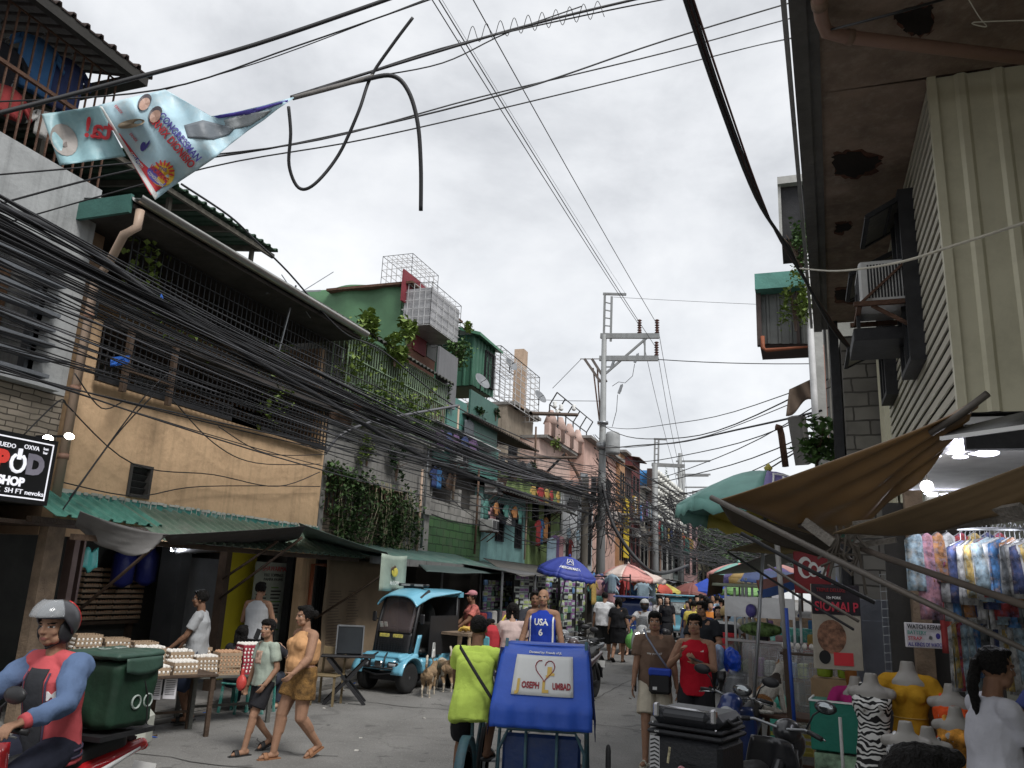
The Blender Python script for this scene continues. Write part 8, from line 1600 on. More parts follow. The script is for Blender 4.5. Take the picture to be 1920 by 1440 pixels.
rim=MB();[rim.ell((-.125+i*.05,s_*.14,.035),(.018,.018,.022),6) for i in range(6) for s_ in (-1,1)];[rim.ell((s_*.14,-.125+i*.05,.035),(.018,.018,.022),6) for i in range(1,5) for s_ in (-1,1)];RM=rim.mesh('eggs');RM.materials.append(EGGM);RM2=RM.copy();RM2.materials[0]=EGB
def obj(nm,me,loc,rz,lb,cat,grp,par=None):
 o=bpy.data.objects.new(nm,me);COL.objects.link(o);o.location=loc;o.rotation_euler=(0,0,rz)
 if par:o.parent=par
 return tag(o,lb,cat,grp)
def trays(p,n,rz,where,top=True,mesh=None,em_=None):
 p=Vector(p)
 for k_ in range(n):o=obj('egg_tray',mesh or TM,p+Vector((ru(-.006,.006),ru(-.006,.006),k_*.048)),rz+ru(-.05,.05),'pulp egg tray in the stack %s' % where,'egg tray','egg trays at the egg stall');(k_ < n-1 or not top) and obj('eggs',RM2 if em_ is em2 else RM,(0,0,0),0,None,None,None,o)
 if top:
  Rz=Matrix.Rotation(rz,3,'Z')
  for i in range(6):
   for j in range(6):
    if NE[0] < 298 and ru(0,1) < .9:NE[0] += 1;obj('egg',em_ or em,p+Rz@Vector((-.125+i*.05,-.125+j*.05,0))+Vector((0,0,(n-1)*.048+.015)),0,'egg in the top tray of the stack %s' % where,'egg','eggs on the egg stall')
def table(lb,c,sz,m_,rz=0,nm='table'):
 t_=thing(nm,lb,'table',c,rz);w_,d_,h_=sz;part('table_top',MB().bbox((0,0,h_),(w_,d_,.035),.006),m_,t_)
 for a_ in (-1,1):
  for b_ in (-1,1):part('leg',MB().boxp((a_*(w_/2-.05)-.025,b_*(d_/2-.05)-.025,0),(a_*(w_/2-.05)+.025,b_*(d_/2-.05)+.025,h_-.018)),m_,t_)
 part('brace',MB().bar((-(w_/2-.05),d_/2-.05,h_*.3),(w_/2-.05,d_/2-.05,h_*.3),.03),m_,t_);return t_
c1=Vector(vloc(318,10.1));table('egg stall table nearest the motorcycle, white eggs on top',c1,(1.25,.7,.72),DWOOD,RAD(62));c2=Vector(vloc(446,11.2));table('grey wooden egg table beside the walking boy',c2,(1.15,.62,.62),mat('grey_table',(.09,.09,.08),.8,bump=.3),RAD(60))
fR=Matrix.Rotation(RAD(62),3,'Z')
for i,(dx,dy,n,w_) in enumerate([(-.45,-.15,2,'at the near left of the first table'),(-.12,-.17,2,'at the near middle of the first table'),(.22,-.16,3,'at the near right of the first table'),(-.42,.17,5,'at the back left of the first table'),(-.08,.17,6,'at the back of the first table'),(.27,.17,5,'beside the man in grey')]):trays(c1+fR@Vector((dx,dy,.74)),n,RAD(62),w_)
for i,(dx,dy,n,w_) in enumerate([(-.42,-.13,5,'at the left of the grey table'),(-.1,-.13,6,'in the middle of the grey table'),(.22,-.13,8,'at the right of the grey table'),(-.4,.18,7,'at the rear left of the grey table')]):trays(c2+fR@Vector((dx,dy,.64)),n,RAD(60),w_,True,TM2 if i == 2 else None,em2 if i in (1,) else None)
c3=Vector(vloc(222,10.3));table('dark high shelf table behind the delivery box',c3,(1.2,.6,.95),DWOOD,RAD(62))
for dx,n in ((-.3,4),(.05,3),(.4,2)):trays(c3+fR@Vector((dx,0,.97)),n,RAD(62),'on the high shelf behind the delivery box %s' % ('left' if dx < -.2 else 'middle' if dx < .2 else 'right'))
for i in range(4):
 for k_ in range(10):o=obj('egg_tray',TM,(-10.9,yx(132,-10.9)+.17+i*.33,1.15+k_*.085),0,'brown egg tray on the rear shelf, column %s' % 'one two three four'.split()[i],'egg tray','egg trays on the rear shelf');obj('eggs',RM2,(0,0,0),0,None,None,None,o)
t=thing('rear_shelf','dark shelf holding brown egg trays at the back of the egg shop','shelf',(-10.9,yx(175,-10.9),0));part('board',MB().boxp((-.25,-.8,1.08),(.2,.8,1.13)),DWOOD,t);part('leg',MB().boxp((-.2,-.78,0),(.1,-.7,1.08)),DWOOD,t);part('leg',MB().boxp((-.2,.7,0),(.1,.78,1.08)),DWOOD,t)
for i,(px,py) in enumerate(((232,1060),(276,1058))):p=onx(px,py,-10.4);solo('hanging_sack',MB().lathe([(.05,0),(.17,.08),(.18,.5),(.1,.62),(.03,.68)],(p.x,p.y,p.z-.35),14),mat('dark_blue_sack',(.015,.02,.13),.5,bump=.3),'dark blue sack hanging in the egg shop, %s' % ['left','right'][i],'sack')
p=onx(167,1050,-9.5);solo('teal_bag',MB().sheet(lambda u,v:(p.x+.03*sin(u*6),p.y+(u-.5)*.34*(1-.2*v),p.z+(v-.5)*.28+.04*sin(u*8)),10,6,.02),mat('teal_plastic',(.06,.3,.27),.5,bump=.3),'torn teal plastic bag hanging in the egg shop','bag')
p=onx(328,1027,-8.6);t=thing('lamp','bright square lamp lit over the egg stall','lamp',p);part('diffuser',MB().bbox((0,0,0),(.05,.13,.1),.01),glow('stall_lamp',(.85,.9,1),14),t);l=bpy.data.lights.new('stall_lamp','POINT');l.energy=14;l.color=(.85,.9,1);l.shadow_soft_size=.1;o=bpy.data.objects.new('lamp_glow',l);COL.objects.link(o);o.parent=t;o.location=(.12,0,-.05);part('cord',MB().cyl((0,0,.05),(0,0,.25),.01,5),WIRE,t)
PAP=mat('paper',(.62,.6,.62),.8,var=.05,bump=0)
for i,(px,py,s_,m_) in enumerate([(292,1286,'P9.00',mat('faded_red_ink',(.5,.25,.22),.7)),(320,1285,'P9.50',mat('crimson_ink',(.4,.01,.06),.7))]):
 p=at(px,py,9.75);t=thing('price_card',['egg price card with a faded pale red heading','egg price card with a crisp crimson heading'][i],'price card',p,RAD(24));part('card',MB().box((0,0,0),(.15,.004,.31)),PAP,t);lettering(s_,t,m_,(0,-.004,.11),(1,0,0),(0,0,1),.07,.002,wlimit=.135,bold=.002)
 for r_ in range(9):part('print_line',MB().boxp((-.055,-.0035,.05-r_*.02),(.055,-.0025,.057-r_*.02)),INK,t)
p=vloc(290,9.5);solo('plastic_tub',MB().bbox((0,0,.2),(.34,.34,.4),.06),mat('cloudy_plastic',(.4,.41,.36),.4,var=.2,sc=3,bump=.1),'cloudy white plastic tub under the egg price cards','tub',loc=p,rz=.4)
tarp('tarpaulin','sagging grey tarpaulin hanging over the front of the egg shop',[onx(150,958,-8.0),onx(318,1000,-7.6),onx(275,1038,-7.7),onx(140,985,-8.3)],mat('grey_canvas',(.15,.145,.14),.8,var=.15,bump=.3,bsc=5),.12,.03)
tarp('tarpaulin','dark tarpaulin awning stretched between the egg shop and the menu shop',[onx(305,1003,-7.6),onx(575,985,-7.1),onx(560,1010,-8.2),onx(330,1040,-8.7)],mat('black_canvas',(.045,.043,.042),.7,bump=.2),.04,.02)
tarp('tarpaulin','thin green edged tarpaulin hanging past the orange pillar',[onx(560,980,-7.6),onx(725,1035,-7.4),onx(735,1050,-8.6),onx(575,1015,-8.8)],mat('green_grey_canvas',(.09,.12,.1),.7,bump=.2),.06,.02)
tarp('tarpaulin','dark green awning over the stalls behind the blue buggy',[onx(772,1044,-8.9),onx(905,1052,-8.9),onx(955,1073,-7.2),onx(800,1072,-7.0)],mat('dark_green_canvas',(.05,.075,.07),.6,bump=.2),.03,.02)
tarp('tarpaulin','long dusty tarpaulin over the phone accessory stall',[onx(905,1046,-8.9),onx(1035,1062,-8.9),onx(1030,1076,-7.4),onx(955,1078,-7.4)],mat('dusty_canvas',(.09,.085,.075),.8,bump=.3),.05,.04)
for lb,a,b,xs in (('slanting pole propping the grey tarpaulin at the egg shop',(292,1022),(150,1142),(-7.7,-9.0)),('dark slanting pole before the menu shop',(566,1008),(412,1122),(-7.2,-9.0)),('dark slanting pole across the printed tarp',(742,1062),(590,1160),(-7.3,-8.9)),('thin black rod crossing the menu banner',(520,1015),(418,1085),(-7.6,-8.9))):pole(lb,onx(*a,xs[0]),onx(*b,xs[1]),.022,DWOOD)
t=thing('hanging_banner','small faded banner with yellow fruit tied under the awning','banner',onx(735,1110,-7.4));a=rect(-7.4,(710,1108),(762,1042));part('sheet',MB().sheet(lambda u,v:(-7.4+.03*sin(u*7),a[0]+(a[2]-a[0])*u,a[1]+(a[3]-a[1])*v-.03*sin(u*3.1)*v),8,8,.004),mat('banner_sage',(.28,.34,.28),.6),t,world=True);lettering('As LOW',t,WHITE,(-7.35,(a[0]+a[2])/2,a[1]+.15),(0,1,0),(0,0,1),.1,.004,world=True);part('fruit',MB().ell((-7.36,(a[0]+a[2])/2,a[1]+.35),(.01,.13,.09),12),mat('fruit_yellow',(.6,.5,.08),.6),t,world=True)
# folding table with toaster oven, chair
p=vloc(664,13.2);t=thing('folding_table','black folding table with crossed legs by the printed tarp','table',p,.5);part('table_top',MB().bbox((0,0,.72),(.85,.5,.03),.01),PLB,t);[part('leg',MB().bar((-.32*q,y_,0),(.32*q,y_,.7),.05),PLB,t) for q in (-1,1) for y_ in (-.2,.2)]
t=thing('display_case','dark glass display case on the black folding table','display case',Vector(p)+Vector((-.05,.1,.74)),.5);part('case',MB().bbox((0,0,.22),(.42,.32,.44),.02),GLASS,t);part('frame',MB().bar((-.21,-.165,0),(-.21,-.165,.45),.02).bar((.21,-.165,0),(.21,-.165,.45),.02).bar((-.21,-.165,.45),(.21,-.165,.45),.02),STEEL,t)
t=thing('wooden_chair','old tan wooden chair standing against the printed tarp','chair',vloc(630,13.0),RAD(190));CH_=mat('tan_chair',(.2,.15,.08),.7);part('seat',MB().bbox((0,0,.44),(.42,.42,.03),.01),CH_,t);part('backrest',MB().bar((-.18,-.2,.44),(-.18,-.22,.86),.03).bar((.18,-.2,.44),(.18,-.22,.86),.03).bbox((0,-.22,.78),(.38,.02,.14),.005),CH_,t);[part('leg',MB().bar((.18*a_,.18*b_,0),(.18*a_,.18*b_,.43),.03),CH_,t) for a_ in (-1,1) for b_ in (-1,1)]
# banana crate
p=Vector(vloc(893,15.7));t=thing('banana_stall','rough bamboo crate stall heaped with bananas behind the buggy','stall',p,RAD(75));mb=MB()
for i in range(9):part('slat',MB().bar((-.6+i*.15,-.35,.35),(-.6+i*.15,-.35,.95),.06,.03),mat('raw_bamboo',(.35,.26,.16),.8),t)
part('deck',MB().boxp((-.68,-.38,.95),(.68,.4,1.0)).boxp((-.68,-.4,.3),(.68,.4,.35)),WOOD,t);[wheel(t,(x,-.3,.15),.15,.08,spokes=6) for x in (-.55,.55)]
for i in range(12):o=solo('banana_bunch',MB().tube([(-.1,0,0),(-.05,.02,.05),(.03,.03,.06),(.1,.02,.02)],[.01,.03,.03,.01],6).tube([(-.1,.04,0),(-.05,.07,.05),(.03,.08,.05),(.1,.06,.01)],[.01,.03,.03,.01],6),mat('banana',(.6,.4,.08),.5,dirt=(.15,.1,.03)),'bunch of bananas in the heap on the bamboo stall','bananas','bananas on the stall',loc=p+Vector((ru(-.3,.3),ru(-.5,.5),1.0+ru(0,.12))),rz=ru(0,6))
q=thing('plastic_bag','light green plastic bag hanging on the banana stall','bag',p+Vector((.45,-.2,.5)));part('bag',bake(MB().ell((0,0,.18),(.12,.1,.19),12).cap((0,0,.3),(0,0,.46),.04,.02),.014,2),mat('green_plastic',(0,)*3),q)
# phone accessory stall: boards of packets
PK=[mat('packet_%d' % i,c,.4,var=.3,sc=30,bump=0) for i,c in enumerate([(.55,.6,.55),(.45,.55,.5),(.2,.35,.6),(.5,.6,.25),(.05,.05,.06),(.6,.6,.62),(.15,.3,.2),(.3,.15,.35)])]
PKM=[]
for k_ in range(8):
 mb=MB();mb.boxp((0,-.07,-.2),(.025,.07,0));mb.mi(1).boxp((.025,-.05,-.16),(.04,.05,-.06));me=mb.mesh('packet');me.materials.append(PK[k_]);me.materials.append(PK[(k_*3+4) % 8]);PKM.append(me)
def board(lb,x,bl,tr,rows,cols,rz=0):
 a=rect(x,bl,tr);t_=thing('display_board',lb,'display board',(x-.05,(a[0]+a[2])/2,0));mb=MB().boxp((x-.08,a[0],a[1]),(x-.04,a[2],a[3]));part('panel',mb,DARK,t_,world=True)
 for y_ in (a[0],a[2]):part('post',MB().bar((x-.06,y_,0),(x-.06,y_,a[3]+.1),.05),IRON,t_,world=True)
 for i in range(cols):
  for j in range(rows):
   if ru(0,1) < .93:o=obj('hanging_packet',PKM[RND.choice([0,0,1,1,2,3,4,5,5,6,7])],(x-.03,a[0]+(a[2]-a[0])*(i+.5)/cols,a[1]+(a[3]-a[1])*(j+1)/rows),ru(-.2,.2),'blister packet in row %s of the %s' % ('ten nine eight seven six five four three two one'.split()[10-rows+j] if False else 'one two three four five six seven eight nine ten'.split()[rows-1-j],lb.split(' full')[0]),'packet','packets of phone accessories');o.scale=(1,(a[2]-a[0])/cols*6.2,(a[3]-a[1])/rows*4.6)
board('left accessory board full of packets',-8.5,(905,1150),(962,1090),6,8);board('middle accessory board full of packets',-7.9,(962,1195),(1050,1083),10,11);board('right accessory board full of packets',-7.5,(1048,1190),(1100,1080),9,7)
UM=[0]
def umbrella(lb,c,R_,h_,cols,tilt=(0,0),n=8,val=.16,z0=0,vals=None):
 t_=thing('market_umbrella',lb,'umbrella',(c[0],c[1],z0),0,rot=(tilt[0],tilt[1],0));Z=c[2]-z0
 for i in range(n):
  a0,a1=2*pi*i/n,2*pi*(i+1)/n
  def fn(u,v):
   rr_=v*R_;a=a0+(a1-a0)*u;sc_=1-.05*v*sin(pi*u);return (cos(a)*rr_*sc_,sin(a)*rr_*sc_,Z-h_*v**1.7-.04*sin(pi*u)*v)
  mb=MB().sheet(fn,6,8,.004);vl=MB().sheet(lambda u,v:(fn(u,1)[0]*(1+.01*v),fn(u,1)[1]*(1+.01*v),fn(u,1)[2]-val*v*(1-.3*abs(sin(u*pi*3)))),6,2,.004)
  part('canopy_panel',mb,cols[i % len(cols)],t_);part('valance',vl,(vals or cols)[i % len(vals or cols)],t_)
  part('rib',MB().tube([(0,0,Z-h_*.55),(cos(a0)*R_*.5,sin(a0)*R_*.5,Z-h_*.34)],.008,5),STEEL,t_)
 part('pole',MB().cyl((0,0,0),(0,0,Z+.02),.02,8),STEEL,t_);part('tip',MB().lathe([(.03,0),(.05,.04),(0,.1)],(0,0,Z),8),cols[-1],t_)
 t_['R']=0;del t_['R'];t_.location=Vector(c)-Euler((tilt[0],tilt[1],0)).to_matrix()@Vector((0,0,Z));UM[0]=lambda a,v,o=.012:Vector((cos(a)*v*R_*.97,sin(a)*v*R_*.97,Z-h_*v**1.7+o));return t_
UT,UP,UY,UR=mat('umb_teal',(.18,.38,.33),.6,bump=.05),mat('umb_purple',(.14,.11,.3),.6,bump=.05),mat('umb_yellow',(.5,.42,.09),.6,bump=.05),mat('umb_red',(.5,.08,.05),.6,bump=.05);UB=mat('umb_blue',(.04,.06,.3),.6,var=.1,bump=.1);UK=mat('umb_pink',(.6,.28,.25),.6,var=.1,bump=.1);UO=mat('umb_orange',(.6,.4,.15),.6)
uc=at(1440,884,9.2);u1=umbrella('big teal, purple and yellow market umbrella rising over the brown tarpaulin',uc,1.0,.48,[UT,UY,UY,UT,UT,UT,UP,UY],(RAD(-3),RAD(5)))
mb=MB();U_=UM[0]
for a_,b_ in (((-.28,.86),(.28,.86)),((.28,.86),(.2,.42)),((.2,.42),(-.2,.42)),((-.2,.42),(-.28,.86)),((-.16,.8),(0,.5)),((0,.5),(.16,.8))):
 for k_ in range(4):P2=lambda w_:U_(RAD(292)+a_[0]+(b_[0]-a_[0])*w_,a_[1]+(b_[1]-a_[1])*w_);mb.bar(P2(k_/4),P2((k_+1)/4),.018)
part('printed_emblem',mb,WHITE,u1)
c=at(1068,1044,25);t=umbrella('blue market umbrella with white lettering over the accessory stall',c,.95,.48,[UB],(RAD(2),RAD(10)));U_=UM[0];lettering('AMERICAN MALTA',t,WHITE,(0,0,0),(1,0,0),(0,1,0),.13,.006,warp=lambda x,y,z:U_(RAD(292)+x/.68,.78-y,.012+z),wlimit=.62,bold=.003)
mb=MB();q=[(-.2,.34),(.2,.34),(.15,.62),(-.15,.62)]
for k_ in range(4):mb.bar(U_(RAD(292)+q[k_][0]*1.2,q[k_][1]),U_(RAD(292)+q[(k_+1) % 4][0]*1.2,q[(k_+1) % 4][1]),.018)
mb.bar(U_(RAD(285),.56),U_(RAD(292),.42),.02).bar(U_(RAD(292),.42),U_(RAD(299),.56),.02);part('logo',mb,WHITE,t)
umbrella('faded pink umbrella past the blue one',at(1178,1058,28),.9,.4,[UK,UK,mat('umb_pale',(.6,.5,.45),.6)],(0,RAD(4)));umbrella('pale cream umbrella beside the pink one',at(1195,1068,31),1.1,.35,[mat('umb_pale',(0,)*3)]);umbrella('red and yellow far umbrella',at(1238,1092,36),.9,.35,[UR,UY]);umbrella('purple and orange umbrella under the grey canopy at right',at(1425,1052,19),1.0,.36,[UP,UO,UP,UK],(0,RAD(-5)));umbrella('pink and green umbrella behind the purple one',at(1385,1056,23),.9,.3,[UK,UK,UT]);umbrella('dark red far umbrella',at(1300,1092,40),1.2,.5,[mat('umb_maroon',(.2,.07,.06),.6)]);umbrella('lime green small far umbrella',at(1395,1092,34),1.0,.4,[mat('umb_lime',(.15,.3,.1),.6)])
for i,(px,py,dp,w_,c_,lb) in enumerate([(1330,1082,40,3.4,(.02,.06,.35),'blue peaked tent in the far street'),(1365,1092,46,3.2,(.02,.05,.25),'second blue tent further away'),(1225,1090,44,3,(.14,.135,.13),'grey canopy past the pink umbrella'),(1262,1086,50,3.6,(.12,.11,.1),'dark canopy over far left stalls'),(1290,1092,60,4,(.1,.09,.08),'brownish far canopy roof'),(1205,1096,40,1.6,(.12,.12,.115),'small grey canopy over far stalls')]):
 c=at(px,py,dp);t=thing('market_tent',lb,'tent',(c.x,c.y,gz(c.x,c.y)));Z=c.z-gz(c.x,c.y);h_=w_*.33;part('canopy',MB().add([(-h_,-h_,Z-.7),(h_,-h_,Z-.7),(h_,h_,Z-.7),(-h_,h_,Z-.7),(0,0,Z),(-h_,-h_,Z-.9),(h_,-h_,Z-.9),(h_,h_,Z-.9),(-h_,h_,Z-.9)],[(0,1,4),(1,2,4),(2,3,4),(3,0,4),(0,5,6,1),(1,6,7,2),(2,7,8,3),(3,8,5,0)]),mat('tent_%d' % i,c_,.7,bump=.2),t);[part('post',MB().bar((h_*a_*.97,h_*b_*.97,0),(h_*a_*.97,h_*b_*.97,Z-.7),.05),STEEL,t) for a_ in (-1,1) for b_ in (-1,1)]
for i in range(34):
 px,dp=(ru(1108,1150),ru(25,28)) if i < 20 else (ru(1160,1225),ru(29,34));p=at(px,ru(1072,1100),dp);hang('',p.x,p.y,p.z,RND.randrange(12),ru(0,3),ru(.3,.45),ru(.5,.8),i,'shirt',label='%s garment hung at the roadside clothes stall' % GN[i % 12] if False else 'colourful garment hung at the roadside clothes stall',group='garments at the roadside clothes stall')
t=thing('clothes_stand','clothes stall frame packed with hanging garments past the blue umbrella','stall',vloc(1130,26));part('frame',MB().bar((-.9,0,0),(-.9,0,2.3),.04).bar((.9,0,0),(.9,0,2.3),.04).bar((-.9,0,2.2),(.9,0,2.2),.04),IRON,t)
# ================================================================== RIGHT STALLS
p=vloc(1475,8.9,0);ct=table('small dark wooden table with the cat sitting on it',p,(.7,.5,.74),mat('brown_table',(.09,.045,.03),.5),RAD(-10))
cl=Vector(p)+Vector((-.2,.0,.76));animal('cat','calico cat sitting on the dark table turned to the right',cl,RAD(-75),1.0,'cat',[mat('fur_white',(.55,.52,.46),.95,bump=.5,bsc=60),mat('fur_ginger',(.3,.14,.05),.95,bump=.5,bsc=60),FD],'sit')
t=thing('plastic_chair','sea green monobloc plastic chair behind the parked motorcycle','chair',vloc(1423,9.4),RAD(150));GC=mat('sea_green_plastic',(.08,.42,.33),.4,var=.04,bump=0)
part('seat',MB().bbox((0,0,.42),(.42,.42,.025),.012),GC,t);part('backrest',MB().sheet(lambda u,v:((u-.5)*.4*(1-.15*v),-.2-.05*v-.03*cos((u-.5)*3)+.03,.43+.42*v),10,6,.012) if False else MB().tube([(-.19,-.19,.42),(-.18,-.23,.8),(-.12,-.25,.86),(.12,-.25,.86),(.18,-.23,.8),(.19,-.19,.42)],.022,8).sheet(lambda u,v:((u-.5)*.16,-.21-.04*v,.44+.4*v),4,4,.01).sheet(lambda u,v:((u-.5)*.36,-.235,.74+.11*v),6,2,.012),GC,t);[part('leg',MB().cyl((.17*a_,.17*b_,.41),(.2*a_,.2*b_,0),.022,8),GC,t) for a_ in (-1,1) for b_ in (-1,1)]
t=thing('bucket','dirty ribbed plastic bucket at the foot of the posts','bucket',vloc(1483,7.4));part('pail',MB().lathe([(.13,0),(.15,.1),(.16,.12),(.155,.14),(.165,.24),(.175,.26),(.17,.28),(.18,.34),(.17,.34),(.12,.02)],n=20),mat('dirty_bucket',(.33,.3,.26),.7,var=.3,dirt=(.12,.1,.08)),t);part('handle',MB().tube([(.175,0,.3),(.1,.12,.2),(-.1,.12,.2),(-.175,0,.3)],.006,5),STEEL,t)
# stainless food cart
t=thing('food_cart','stainless steel food cart with glass case and pale roof behind the awning posts','food cart',vloc(1430,11.2),RAD(-8));SS=mat('stainless',(.4,.4,.4),.3,.85,bump=.03)
part('base',MB().bbox((0,0,.5),(.95,.6,.75),.02),SS,t);mb=MB();[mb.bar((.45*a_,.28*b_,.85),(.45*a_,.28*b_,2.05),.03) for a_ in (-1,1) for b_ in (-1,1)];mb.bar((-.45,-.28,1.35),(.45,-.28,1.35),.03).boxp((-.46,-.29,1.66),(.46,-.27,1.93));part('frame',mb,SS,t);part('glass_case',MB().boxp((-.44,-.27,.88),(.44,.27,1.34)),mat('case_glass',(.12,.13,.12),.1,alpha=.5,var=0,bump=0),t);part('roof',MB().bbox((0,0,2.08),(1.25,.9,.04),.01),mat('cart_roof',(.45,.5,.38),.6),t)
part('ornament',MB().ell((-.1,-.35,1.75),(.07,.07,.09),12),mat('purple_ball',(.12,.1,.35),.4),t);part('goods',MB().ell((-.2,0,1.0),(.12,.1,.1),10).ell((.1,0,1.0),(.15,.1,.08),10).ell((-.05,.05,1.5),(.3,.1,.1),10),mat('mixed_goods',(.12,.2,.06),.6,var=1.2,sc=14),t);[wheel(t,(x,0,.13),.13,.05) for x in (-.4,.4)]
t=thing('wrapped_shelf','wire shelf of goods wrapped in clear plastic beside the cart','shelf',vloc(1477,9.9,0),RAD(-8));mb=MB();cage(mb,0,-.45,.45,.75,1.35,.1,.1,.006);mb.xf(Matrix.Rotation(RAD(90),4,'Z'));part('wire_front',mb,STEEL,t);part('shelf_boards',MB().boxp((-.5,-.0,.5),(.5,.4,.53)).boxp((-.5,0,.98),(.5,.4,1.0)).boxp((-.5,0,0),(-.45,.4,1.3)).boxp((.45,0,0),(.5,.4,1.3)),WOOD,t)
for i in range(14):part('packet_of_goods',MB().bbox((-.4+(i % 7)*.13,.15,[.62,1.1][i//7]),(.11,.15,ru(.12,.24)),.01),PK[i % 8] if i % 3 else mat('carton',(.3,.2,.1),.8),t)
part('plastic_wrap',MB().sheet(lambda u,v:((u-.5)*1.1,-.08-.04*sin(u*11)-.03*sin(v*9+u*4),.45+.95*v),20,10,.003),mat('clear_wrap',(.6,.6,.6),.12,alpha=.22,bump=.9,bsc=7,spec=1),t)
t=thing('yellow_crate','yellow slatted crate under the wrapped shelf','crate',vloc(1475,9.6,.25));part('body',MB().boxp((-.3,-.2,0),(.3,.2,.03)),UY,t);[part('slat',MB().boxp((-.3,-.21,.05+k_*.07),(.3,-.2,.09+k_*.07)),UY,t) for k_ in range(3)];part('posts',MB().boxp((-.3,-.2,.03),(-.27,.2,.26)).boxp((.27,-.2,.03),(.3,.2,.26)),UY,t)
et=vloc(1500,9.5,1.36);t=thing('egg_shelf','narrow board carrying a row of eggs in a carton','shelf',Vector(et)-Vector((0,0,.02)));part('board',MB().boxp((-.25,-.1,-.02),(.25,.1,0)),DWOOD,t)
for k_ in range(6):obj('egg',em,Vector(et)+Vector((-.2+k_*.075,-.02,.02)),0,'egg standing in the carton above the wrapped shelf','egg','eggs at the right stall').scale=(1.4,)*3
# sign boards
def bill(lb,bl,tr,d,c_,texts,extra=()):
 a,b=at(bl[0],bl[1],d),at(tr[0],tr[1],d);w_,h_=(b-a).dot(Vector(_r)),b.z-a.z;ctr_=Vector(((a.x+b.x)/2,(a.y+b.y)/2,a.z));t_=thing('sign_board',lb,'sign',ctr_,_yaw*-1+RAD(-8));part('panel',MB().bbox((0,0,h_/2),(w_,.03,h_),.004),c_,t_)
 for nm,pts,m_ in extra:part(nm,MB().prism([(x*w_,y*h_) for x,y in pts],(0,-.0165-.0015*len(t_.children),0),(1,0,0),(0,0,1),.001),m_,t_)
 for b_,x,y,sz,m_,*wl in texts:lettering(b_,t_,m_,(x*w_,-.034,y*h_),(1,0,0),(0,0,1),sz,.003,bold=sz*.02,wlimit=(wl[0]*w_ if wl else None))
 return t_
circ=lambda cx,cy,rx,ry:[(cx+rx*cos(k_*pi/9),cy+ry*sin(k_*pi/9)) for k_ in range(18)]
DR=mat('deep_red',(.22,.015,.02),.5,bump=0)
bill('deep red sign with white swirl rings ending in STA',(1490,1112),(1556,1036),8.3,DR,[('STA',.25,.12,.1,WHITE)],[('swirl',circ(-.2,.62,.2,.26),WHITE),('swirl_gap',circ(-.16,.6,.14,.19),DR),('swirl',circ(.02,.58,.14,.18),WHITE),('swirl_gap',circ(.04,.56,.09,.12),DR),('swirl',circ(.24,.52,.13,.15),WHITE)])
bill('dark food sign reading SIOMAI PORK above a picture of dumplings',(1525,1252),(1612,1098),7.6,mat('cream_sign',(.36,.33,.27),.6),[('TRIPLE DELUXE',-.1,.93,.045,DR,.6),('10g PORK',-.05,.84,.035,WHITE,.3),('SIOMAI P',0,.73,.12,mat('sign_crimson',(.55,.04,.07),.5,bump=0),.9)],[('dark_header',[(-.5,.64),(.5,.64),(.5,1),(-.5,1)],mat('dark_header',(.02,.015,.02),.5)),('food_bowl',circ(-.12,.38,.3,.2),mat('food_brown',(.2,.1,.06),.6,var=.8,sc=20)),('sauce_tub',circ(-.28,.14,.12,.08),DARK),('red_box',[(-.1,.05),(.3,.05),(.3,.2),(-.1,.2)],RED)])
t=thing('grey_door','grey panelled wooden door leaf propped at the stall','door',vloc(1640,7.9,.15),RAD(12));part('leaf',MB().bbox((0,0,1.0),(.42,.04,1.7),.01),mat('grey_door_paint',(.16,.17,.2),.6,streak=.3),t);part('panel',MB().bbox((0,-.025,.6),(.3,.02,.6),.008),mat('grey_door_paint',(0,)*3),t);part('panel',MB().bbox((0,-.025,1.35),(.3,.02,.6),.008),mat('grey_door_paint',(0,)*3),t)
t=thing('wire_grid','white wire display grid behind the mannequins','wire grid',at(1725,1270,7.3));a,b=at(1662,1275,7.4),at(1795,1275,7.1);H_=.95;mb=MB();[mb.bar(a.lerp(b,k_/12),a.lerp(b,k_/12)+Vector((0,0,H_)),.006) for k_ in range(13)];[mb.bar(a+Vector((0,0,H_*k_/12)),b+Vector((0,0,H_*k_/12)),.006) for k_ in range(13)];part('wires',mb,STEEL,t,world=True)
for i in range(16):p=a.lerp(b,ru(.05,.95))+Vector((0,-.03,ru(.35,.95)));obj('hanging_packet',PKM[RND.randrange(8)],p,RAD(-90),'small packet clipped on the wire grid behind the mannequins','packet','packets on the wire grid').scale=(.6,.6,.6)
bill('white paper sign reading watch repair battery strap all kinds of watch',(1699,1213),(1766,1170),6.9,PAP,[('WATCH REPAIR',0,.84,.05,INK,.94),('BATTERY',-.22,.6,.042,mat('teal_ink',(.1,.3,.25),.7),.5),('STRAP',-.28,.37,.042,mat('red_ink',(.5,.08,.1),.7),.36),('ALL KINDS OF WATCH',0,.13,.045,NAVY,.94)],[('watch_picture',circ(.35,.5,.06,.12),NAVY),('watch_picture',circ(.15,.42,.05,.08),STEEL)])
